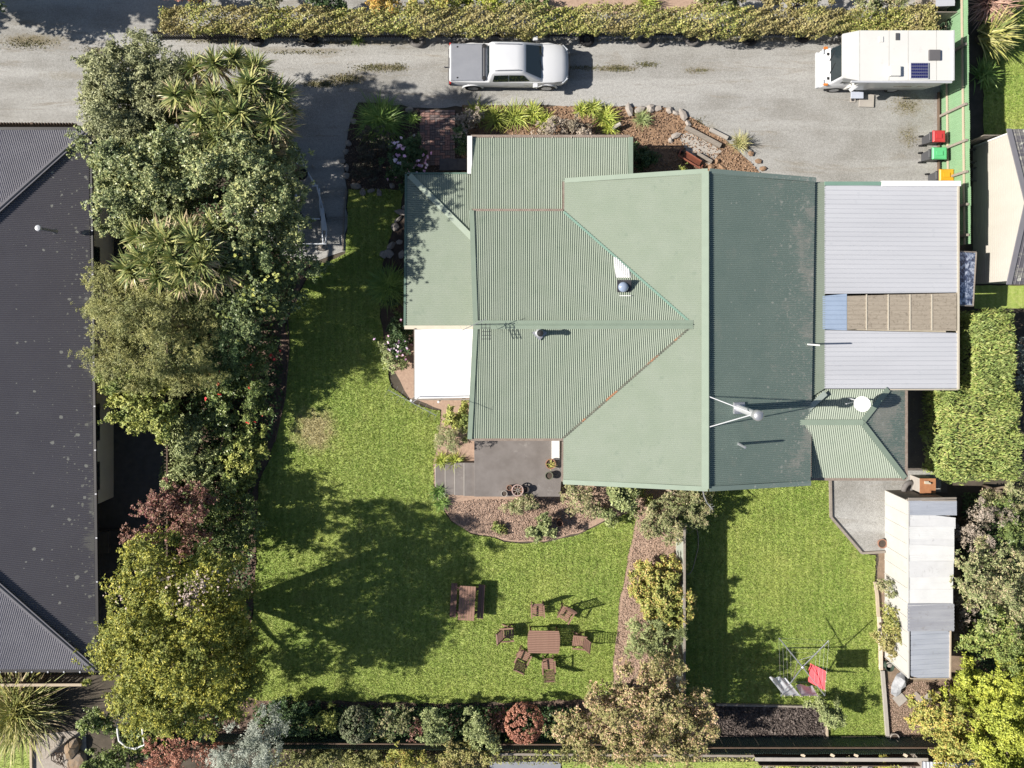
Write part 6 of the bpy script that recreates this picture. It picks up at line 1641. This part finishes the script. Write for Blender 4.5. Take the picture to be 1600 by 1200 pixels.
S = lambda label, e, m, **k: plant(k.pop('name', 'shrub'), label, 'shrub', e, m, **{**dict(leaf=.095, lr=.22, per_m2=7, per=90, trunk=.05, limbs=3), **k})
S('pink flowering rhododendron beside the brick path', [(625, 250, 30, 30, 1.1, .6), (640, 275, 28, 24, 1.0, .5), (645, 235, 22, 22, 1.0, .5)], L_dark, name='rhododendron', extra=[('flowers', L_pinkf, 75, .13)])
S('dark leafless looking shrub behind the round agapanthus', [(592, 225, 32, 25, .9, .5), (575, 255, 26, 28, .7, .4)], leafmat('dark_twig', [(.05, .045, .035), (.09, .08, .06), (.06, .07, .04)]), leaf=.07, per=70)
S('grey flowering lavender shrub at the brick path corner by the drive', [(733, 178, 18, 16, .9, .4), (722, 198, 18, 22, .8, .4)], L_brown, leaf=.06)
S('dark green shrub in front of the white fascia', [(722, 222, 12, 26, .9, .5)], L_dark)
S('brownish low shrub against the ribbed roof edge', [(880, 192, 26, 14, .7, .35), (850, 205, 22, 10, .7, .3), (912, 205, 22, 10, .7, .3)], L_brown, leaf=.07)
S('dark shrub deep in the roof shadow by the orange soil bed', [(1008, 252, 20, 16, .5, .35), (985, 240, 16, 14, .5, .3)], L_dark)
S('small pale weed at the roof edge by the red handcart', [(1066, 266, 10, 5, .35, .2)], L_ygreen, leaf=.06)
S('pink flowering bush beside the white porch roof', [(620, 520, 20, 24, .9, .5), (628, 540, 14, 16, .8, .4)], L_dark, name='flowering_bush', extra=[('flowers', L_pinkf, 34, .10)])
S('pale green bush below the pink flowering one at the porch', [(617, 560, 18, 16, .7, .4), (604, 545, 12, 22, .6, .3)], L_camp)
S('dark border shrub at the shaded porch edge above the round strap clump', [(618, 470, 12, 22, .5, .3)], L_dark)
S('lime green bush squeezed beside the ribbed roof and patio', [(722, 650, 20, 20, 1.1, .55), (712, 664, 14, 14, 1.0, .4)], L_ygreen, leaf=.10)
S('dark spiky bush above the patio steps', [(703, 680, 24, 22, 1.0, .55), (690, 690, 14, 14, .8, .4)], L_mixed, leaf=.09, aspect=.3)
S('leafy plant hanging over the patio rim by the planter', [(812, 784, 22, 12, .55, .35), (800, 790, 14, 9, .45, .3)], L_mixed, leaf=.12, aspect=.3)
S('pale green rounded bush on the bark bed beside the lone pot', [(848, 823, 17, 15, .6, .4), (838, 832, 8, 8, .4, .25)], L_camp, leaf=.11)
S('low green seedling on the bark bed', [(780, 830, 6, 6, .2, .15)], L_ygreen)
S('brown topped bush next to the patio end under the eave', [(905, 772, 28, 22, .9, .5), (915, 790, 24, 18, .7, .4), (893, 785, 12, 22, .6, .3)], L_mixed, leaf=.07)
S('glossy leaved shrub below the roof edge', [(972, 770, 28, 16, 1.1, .5), (980, 785, 18, 14, .9, .4)], L_camp, leaf=.14)
S('blue green low bush where bark bed meets lawn', [(945, 800, 20, 13, .6, .35)], L_camp, leaf=.11)
S('low green ground plant at the start of the bark path', [(1003, 772, 14, 18, .5, .3)], L_ygreen, leaf=.08)
S('round grey green bush at the corner of the dividing fence', [(1035, 815, 33, 28, 1.2, .6), (1052, 822, 22, 22, 1.1, .5), (1018, 805, 18, 18, .9, .5)], L_mixed, leaf=.07, per=150)
S('square clipped bush over the dividing fence end at the roof corner', [(1070, 790, 42, 30, 1.1, .5), (1050, 778, 28, 20, 1.1, .5), (1094, 778, 28, 22, 1.1, .5), (1082, 810, 24, 18, 1.1, .4)], L_mixed, leaf=.07, per=130)
S('yellow and orange leaved shrub against the dividing fence', [(1035, 898, 38, 30, 1.1, .5), (1050, 932, 34, 38, 1.2, .5), (1012, 915, 26, 34, .9, .5), (1056, 950, 26, 26, 1.1, .5), (1030, 955, 26, 22, .9, .4)], L_ygor, leaf=.12, per=100, per_m2=8)
S('feathery green shrub below the yellow and orange one', [(1018, 992, 40, 28, 1.2, .6), (1002, 1006, 28, 22, 1.0, .5), (1042, 985, 22, 22, 1.2, .5)], L_camp, leaf=.09, aspect=.35, per=150, per_m2=5)
S('compact round green bush by the dividing fence, nearest the autumn tree', [(1046, 1020, 24, 22, 1.2, .55)], L_camp, leaf=.09)

plant('autumn_tree', 'broad spreading tree turning brown and pink at the back fence', 'tree', [(960, 1095, 60, 45, 2.8, 1.1), (1030, 1080, 60, 45, 3.0, 1.2), (1080, 1115, 52, 45, 2.8, 1.1), (1000, 1130, 65, 45, 3.0, 1.2), (920, 1135, 52, 38, 2.4, 1.0), (1055, 1155, 55, 35, 2.6, 1.0), (965, 1165, 55, 30, 2.4, .9), (1020, 1050, 42, 28, 2.6, .9), (890, 1150, 28, 25, 2.0, .7)], L_autumn, .115, .5, .32, 3.0, 95, trunk=.15, limbs=12, lower=-.1)
GB = 'bushes along the back fence'
S('small green round bush below the golden tree, first in the back border', [(503, 1122, 20, 18, 1.0, .5)], L_ygreen, group=GB)
S('large smooth clipped grey green ball in the back border', [(558, 1131, 26, 26, 1.1, .85)], L_topiary, leaf=.05, lr=.055, per_m2=90, per=22, rag=0, group=GB, name='topiary_ball')
S('dark purple tinged shrub in the back border between the two balls', [(615, 1125, 24, 22, .9, .5), (600, 1140, 18, 16, .8, .4)], L_mixed, leaf=.07, per=60, group=GB)
S('pale green upright bush in the back border', [(678, 1135, 26, 24, 1.2, .6)], L_camp, group=GB)
S('pinkish leggy shrub beside the pale green upright bush', [(650, 1140, 12, 18, .7, .4)], L_red, leaf=.07, per=50, group=GB)
S('pale spotted bush right before the copper ball', [(745, 1130, 18, 26, 1.2, .6), (755, 1150, 20, 22, 1.1, .5)], L_camp, leaf=.10, group=GB)
S('rounded copper red bush beside the autumn tree', [(819, 1129, 29, 28, 1.1, .8)], L_copper, leaf=.065, lr=.085, per_m2=40, per=26, rag=0, group=GB)
S('dark bush in the shade beside the silvery tree', [(460, 1118, 32, 24, .9, .5), (440, 1105, 22, 18, .7, .4)], L_dark, group=GB)
S('dark bush between copper ball and pale spotted bush', [(780, 1120, 16, 18, .7, .4)], L_red, leaf=.07, per=60, group=GB)
GO = 'plants outside the back fence'
S('olive ground shrub outside the fence below the silvery tree', [(500, 1180, 45, 16, .6, .4), (560, 1185, 45, 16, .6, .4)], L_olive, leaf=.08, group=GO)
S('yellowing shrub outside the fence below the grey ball', [(620, 1178, 26, 18, .8, .4), (650, 1190, 30, 16, .7, .4)], L_autumn2, leaf=.08, group=GO)
S('green yellow shrub outside the fence below the pale spotted bush', [(720, 1170, 32, 22, .9, .5), (760, 1172, 22, 20, .8, .4), (700, 1192, 30, 16, .7, .4)], L_hedge, leaf=.09, group=GO)
S('low green creeper along the timber edge', [(820, 1166, 45, 9, .5, .25), (880, 1172, 32, 7, .4, .2)], L_ygreen, leaf=.07, group=GO)
S('mottled shrub by the pale yard outside the fence', [(1332, 1198, 20, 14, .8, .4)], L_mixed, group=GO)
S('yellow flecked shrub by the corrugated shed roof outside the fence', [(1382, 1196, 18, 14, .8, .4)], L_autumn2, group=GO)
S('low green weeds near the neighbour fence corner', [(1240, 1195, 22, 8, .4, .25)], L_ygreen, group=GO)
S('small grey green bush at the corner of the vegetable bed', [(1290, 1110, 22, 22, 1.0, .55)], L_camp, leaf=.12, aspect=.35)
S('yellow tinged shrub against the shed wall', [(1388, 985, 14, 24, 1.0, .6), (1390, 1005, 13, 18, .9, .5), (1386, 965, 11, 14, .9, .5)], L_hedge, leaf=.09)
S('small brown green bush at the shed wall, above the larger one', [(1381, 919, 13, 12, .8, .45)], L_mixed, leaf=.07)

# right hand side
E = []
GE = 'shrubs along the eastern boundary'
plant('shrub', 'grey brown twiggy shrub beside the shed roof', 'shrub', [(1530, 805, 32, 28, 1.6, .8), (1520, 840, 26, 24, 1.4, .7)], L_brown, .07, .4, .26, 3.5, 110, GE)
plant('shrub', 'green leafy bush on the far side of the grey brown twiggy shrub', 'shrub', [(1580, 825, 32, 28, 1.6, .8), (1560, 790, 22, 20, 1.4, .6)], L_cam, .10, .5, .3, 3, 120, GE)
plant('shrub', 'large yellow speckled shrub behind the white part of the shed', 'shrub', [(1550, 880, 52, 36, 2.2, 1.1), (1590, 900, 42, 40, 2.4, 1.1), (1535, 930, 40, 40, 2.2, 1.0), (1580, 950, 48, 40, 2.4, 1.1)], L_mixed, .10, .5, .3, 3, 130, GE)
plant('shrub', 'green and yellow shrub behind the grey end of the shed', 'shrub', [(1550, 990, 42, 36, 2.2, 1.0), (1590, 1005, 36, 36, 2.2, 1.0), (1525, 1000, 24, 26, 1.8, .8)], L_hedge2, .11, .5, .3, 3, 130, GE)
plant('shrub', 'fresh green bush at the shed end by the paving slabs', 'shrub', [(1508, 1065, 30, 28, 1.6, .8), (1490, 1080, 18, 14, 1.3, .5), (1525, 1090, 22, 20, 1.4, .6)], L_bright, .12, .5, .28, 3.4, 110, GE)
plant('autumn_shrub', 'rounded bush with orange and yellow leaves at the back corner', 'shrub', [(1485, 1130, 50, 40, 2.0, .9), (1515, 1150, 42, 36, 1.9, .9), (1450, 1115, 30, 26, 1.5, .7), (1490, 1175, 45, 26, 1.8, .7)], L_autumn2, .12, .5, .28, 3.4, 120, GE)
plant('lime_tree', 'bright lime green tree filling the lower corner', 'tree', [(1575, 1090, 50, 45, 3.0, 1.3), (1585, 1150, 55, 50, 3.2, 1.4), (1560, 1190, 45, 35, 2.8, 1.2), (1600, 1040, 35, 30, 2.6, 1.0), (1620, 1110, 50, 60, 3.2, 1.4)], L_bright, .13, .45, .32, 3, 150, None, .14)
plant('shrub', 'pale dry twiggy bush against the shaded shed back wall', 'shrub', [(1505, 965, 12, 60, .9, .5)], L_brown, .07, .35, .22, 3.5, 60, GE)
plant('shrub', 'silvery snow-pale bush at the hedge side edge', 'shrub', [(1598, 560, 14, 30, 1.2, .5), (1600, 610, 12, 24, 1.0, .5)], L_silver, .08, .4, .24, 3.5, 90, GE)
plant('shrub', 'tangled brown and green shrub below the big clipped hedge', 'shrub', [(1590, 770, 28, 26, 1.6, .7), (1545, 772, 26, 16, 1.0, .5)], L_mixed, .09, .4, .26, 3.2, 90, GE)
# top strip beyond the hedge
GT = 'garden plants beyond the roadside hedge'
for i, (px, py, rx, ry, m, lb) in enumerate(((300, -8, 40, 16, L_copper, 'reddish low shrub beyond the hedge end'), (420, -2, 38, 14, L_mixed, 'brown green shrub beyond the hedge'), (505, 0, 40, 14, L_dark, 'dark shrub beyond the hedge'), (600, 4, 48, 12, L_orange, 'orange autumn shrub beyond the hedge'), (690, 4, 52, 12, L_autumn2, 'yellow and orange shrub beyond the hedge, over the drive'), (765, 2, 40, 12, L_bright, 'lime yellow shrub beyond the hedge above the pickup truck'), (830, 2, 26, 14, L_cam, 'green shrub beyond the hedge next to the bark gap'), (1115, -2, 50, 14, L_mixed, 'mixed shrub beyond the hedge'), (1250, -2, 60, 14, L_hedge, 'bushy shrub merging with the thick hedge end'), (1380, -2, 60, 14, L_mixed, 'shrub beyond the hedge near the small pale shed roof'))):
    plant('shrub', lb, 'shrub', [(px, py, rx, ry, 1.3, .6)], m, .10, .6, .24, 3.6, 100, GT, trunk=.05)
clump('strap_plant', 'yellow green strap plant beyond the hedge, above the pickup bonnet', 1010, 5, 20, 140, .04, L_strapy, group=GT)
struct(sheet('bark_bed', [(840, -40), (1120, -40), (1120, 20), (840, 20)], .015, M_path, .05)[0])

# clipped hedges: leafy shell over a box
def hedge(name, label, x0, x1, y0, y1, z0, z1, m, leaf, n, aspect=.55, dirs=None, rough=.16, group=None, lump=.35, stems=8):
    t = thing(name, label, 'hedge', ((x0 + x1) / 2, (y0 + y1) / 2, 0), 0, group)
    for k in range(stems):
        b = B(); q = Vector((x0 + (x1 - x0) * (k + .5) / stems, y0 + (y1 - y0) * (k + .5) / stems if (y1 - y0) > (x1 - x0) else (y0 + y1) / 2, 0))
        b.tube([q, q + Vector((.03, .02, z1 * .7))], [.05, .03], 6); make('stem', b, M_bark, t)
    at, ax, ay = (x1 - x0) * (y1 - y0), (y1 - y0) * (z1 - z0), (x1 - x0) * (z1 - z0)
    tot = at + 2 * ax + 2 * ay; C = []; N = []
    for ar, f in ((at, 't'), (ax, 'x0'), (ax, 'x1'), (ay, 'y0'), (ay, 'y1')):
        k = int(n * ar / tot * (1.0 if f == 't' else .6))
        u, v = rng.uniform(0, 1, k), rng.uniform(0, 1, k); d = np.abs(rng.normal(size=k)) * rough
        if f == 't': c = np.stack([x0 + u * (x1 - x0), y0 + v * (y1 - y0), z1 - d], 1); nn = (0, 0, 1)
        elif f[0] == 'x': s = 1 if f == 'x1' else -1; c = np.stack([(x1 if s > 0 else x0) - s * d, y0 + u * (y1 - y0), z0 + v * (z1 - z0)], 1); nn = (s, 0, .3)
        else: s = 1 if f == 'y1' else -1; c = np.stack([x0 + u * (x1 - x0), (y1 if s > 0 else y0) - s * d, z0 + v * (z1 - z0)], 1); nn = (0, s, .3)
        C.append(c); N.append(np.tile(np.array(nn, float), (k, 1)))
    C = np.concatenate(C); N = np.concatenate(N)
    # uneven surface: clumps push out and in
    w_ = np.zeros(len(C))
    for j in range(7):
        f = rng.normal(size=3) * rng.uniform(.4, 7); w_ += np.sin(C @ f + rng.uniform(0, 6)) / 7 ** .5
    C = C + N * (w_ * lump * .35)[:, None]
    N = unit(N + rng.normal(size=C.shape) * .55)
    D = None
    if dirs is not None: D = np.array(dirs) + rng.normal(size=C.shape) * .35
    quads_obj('foliage', leaf_quads(C, N, leaf, aspect, D), m, t)
    return t
a = P(246, 48, 1.65); c = P(1462, 8, 1.65)
h1 = hedge('hedge', 'long yellow green roadside hedge along the top of the gravel drive', a.x, c.x, a.y, c.y, .95, 1.65, L_hedge, .10, 60000, .6, lump=.6, stems=24)
a = P(1524, 616, 2.3); c = P(1588, 490, 2.3); a2 = P(1480, 752, 2.3); c2 = P(1598, 612, 2.3)
h2 = hedge('hedge', 'large feathery clipped hedge block beside the carport and small hip roof', a.x, c.x, a.y, c.y, .2, 2.3, L_hedge2, .19, 16000, .24, (1, .15, .1), .2, lump=.5)
h3 = hedge('hedge_half', 'x', a2.x, c2.x, a2.y, c2.y, .2, 2.3, L_hedge2, .19, 22000, .24, (1, .15, .1), .2, lump=.5, stems=6)
for o in list(h3.children):
    o.parent = h2; o.location = h3.location - h2.location
bpy.data.objects.remove(h3)
# dim undergrowth filling the tree belts so that one looks into leaves, not bare soil
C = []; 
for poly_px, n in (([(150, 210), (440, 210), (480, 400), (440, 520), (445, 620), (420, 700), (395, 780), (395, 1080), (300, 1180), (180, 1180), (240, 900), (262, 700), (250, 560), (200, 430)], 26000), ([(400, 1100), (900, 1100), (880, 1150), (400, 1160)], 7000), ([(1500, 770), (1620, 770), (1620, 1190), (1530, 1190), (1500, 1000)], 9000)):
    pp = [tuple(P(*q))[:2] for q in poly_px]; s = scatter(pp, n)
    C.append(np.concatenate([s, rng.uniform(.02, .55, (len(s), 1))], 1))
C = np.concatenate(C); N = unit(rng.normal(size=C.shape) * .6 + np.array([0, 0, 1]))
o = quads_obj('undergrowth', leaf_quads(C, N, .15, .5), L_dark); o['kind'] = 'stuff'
s = np.concatenate([scatter([tuple(P(*q))[:2] for q in pq], n) for pq, n in (([(420, 1158), (1100, 1158), (1180, 1172), (1180, 1188), (870, 1190), (760, 1190), (760, 1230), (420, 1230)], 9000), ([(1190, 1190), (1300, 1188), (1300, 1215), (1190, 1215)], 700))])
s = np.concatenate([s, rng.uniform(.02, .30, (len(s), 1))], 1)
o = quads_obj('ground_cover', leaf_quads(s, unit(rng.normal(size=s.shape) * .6 + np.array([0, 0, 1])), .11, .5), L_olive); o['kind'] = 'stuff'
# trees up the road outside the picture whose shade falls across the drive entrance
for i, (x, y, r, z) in enumerate(((-24.0, 14.6, 1.9, 5.2), (-27.4, 15.0, 2.0, 5.6), (-31.5, 14.9, 2.2, 6.0))):
    t = thing('roadside_tree', '%s dense roadside tree up the drive entrance, counted from the gravel' % ORD[i], 'tree', (x, y, 0), 0, 'roadside trees outside the drive entrance')
    make('trunk', B().tube([(x, y, 0), (x, y, z)], [.2, .1], 8), M_bark, t)
    quads_obj('crown', crown_quads([(x, y, z, r, r * .8, 2.2), (x + .6, y - .3, z - 2, r, r * .8, 2.0)], .24, .6, .5, 2.4, 60), L_broadd, t)
# ------------------------------------------------------------------ grass, chips and weeds
def grass(poly, n, name='grass', h=(.03, .075), wdt=.012):
    s = scatter(poly, n); k = len(s)
    c = np.concatenate([s, np.full((k, 1), .018)], 1)
    a = rng.uniform(0, 6.283, k); side = np.stack([np.cos(a), np.sin(a), np.zeros(k)], 1)
    lean = np.stack([rng.normal(size=k) * .045, rng.normal(size=k) * .045, rng.uniform(h[0], h[1], k)], 1)
    w_ = rng.uniform(.6, 1.3, k)[:, None] * wdt
    V = np.stack([c - side * w_ * 1.25, c + side * w_ * 1.25, c + lean], 1)
    o = quads_obj(name, V, M_blade); o['kind'] = 'stuff'
    return o
grass(lawn_poly, 240000); grass(lawn2_poly, 115000); grass(lawn3_poly, 30000); grass(lawn5_poly, 8000); grass(lawn6_poly, 8000)

def chips(poly, n, m, name, size=.06, aspect=.45, z=.03, tilt=.5):
    s = scatter(poly, n); c = np.concatenate([s, rng.uniform(z * .4, z * 1.6, (len(s), 1))], 1)
    N = unit(rng.normal(size=c.shape) * tilt + np.array([0, 0, 1]))
    o = quads_obj(name, leaf_quads(c, N, size, aspect), m); o['kind'] = 'stuff'
C_bark = leafmat('bark_chip', [(.24, .16, .12), (.36, .25, .19), (.48, .36, .29), (.20, .14, .11)], trans=0, rough=.9, alt=(.36, .26, .20), gain=1.25)
C_soil = leafmat('soil_clod', [(.24, .15, .10), (.35, .23, .15), (.44, .31, .22)], trans=0, rough=.9, alt=(.24, .16, .11), gain=1)
C_dark = leafmat('dark_litter', [(.08, .06, .05), (.14, .10, .08), (.22, .16, .12)], trans=0, rough=.9)
pp = lambda q: [tuple(P(*k))[:2] for k in q]
bark_a = pp([(690, 790), (740, 780), (878, 780), (905, 800), (940, 800), (905, 830), (850, 844), (800, 844), (735, 830), (705, 811)])
bark_b = pp([(990, 780), (1060, 790), (1056, 1050), (962, 1075), (960, 1020), (970, 950), (984, 870), (997, 815)])
chips(bark_a, 9000, C_bark, 'bark_chips', .07); chips(bark_b, 11000, C_bark, 'bark_chips', .07)
chips(ne_poly, 16000, C_soil, 'soil_clods', .08, .8, .04, .9)
chips(veg_poly, 5000, leafmat('dark_clod', [(.08, .065, .058), (.13, .105, .095), (.19, .16, .145)], trans=0, rough=.95, gain=1.2), 'soil_clods', .10, .8, .05, .9)
chips(pp([(400, 1096), (900, 1100), (900, 1150), (400, 1150)]), 6000, C_dark, 'leaf_litter', .08)
chips(pp([(1380, 1065), (1500, 1065), (1440, 1150), (1386, 1150)]), 5000, C_bark, 'leaf_litter', .06)
chips(nw_poly, 3000, C_dark, 'leaf_litter', .08)
# low weeds and moss growing in the crown of the drive
C = []
for px, py, rx, ry, n in ((540, 124, 28, 9, 700), (500, 131, 26, 5, 500), (585, 106, 34, 6, 500), (622, 106, 13, 6, 220), (470, 82, 60, 3, 260), (965, 107, 24, 5, 420), (1010, 101, 20, 5, 260), (905, 106, 40, 4, 300), (1090, 110, 18, 4, 120), (45, 68, 40, 9, 500), (150, 78, 26, 6, 220), (1415, 165, 22, 14, 220), (1420, 215, 14, 16, 120), (1375, 800, 6, 22, 120), (1362, 815, 10, 18, 100), (1310, 765, 20, 4, 60), (1088, 190, 16, 8, 120), (520, 66, 60, 4, 200), (330, 64, 60, 3, 200), (1140, 60, 120, 4, 360), (960, 62, 100, 4, 300)):
    k = n
    q = rng.normal(size=(k, 2)) * .5; c = P(px, py)
    C.append(np.stack([c.x + q[:, 0] * rx / 35, c.y + q[:, 1] * ry / 35, rng.uniform(.004, .03, k)], 1))
C = np.concatenate(C)
o = quads_obj('drive_weeds', leaf_quads(C, unit(rng.normal(size=C.shape) * .6 + np.array([0, 0, 1])), .055, .6), leafmat('moss_and_weeds', [(.17, .15, .07), (.24, .20, .10), (.19, .19, .075), (.28, .235, .15)], trans=.05, gain=1.0)); o['kind'] = 'stuff'
# pebbles on the gravel
_s = scatter(pp([(0, 20), (250, 30), (250, 70), (1465, 70), (1465, 283), (1205, 283), (1080, 180), (1040, 162), (560, 158), (540, 250), (540, 385), (480, 385), (440, 230), (150, 196), (0, 196)]), 7000)
c_ = np.concatenate([_s, rng.uniform(.002, .008, (len(_s), 1))], 1)
o = quads_obj('loose_gravel', leaf_quads(c_, unit(rng.normal(size=c_.shape) * .12 + np.array([0, 0, 1])), .04, .85), leafmat('gravel_stone', [(.27, .26, .24), (.36, .35, .33), (.42, .415, .40)], trans=0, rough=.9, alt=(.35, .34, .32), gain=1)); o['kind'] = 'stuff'
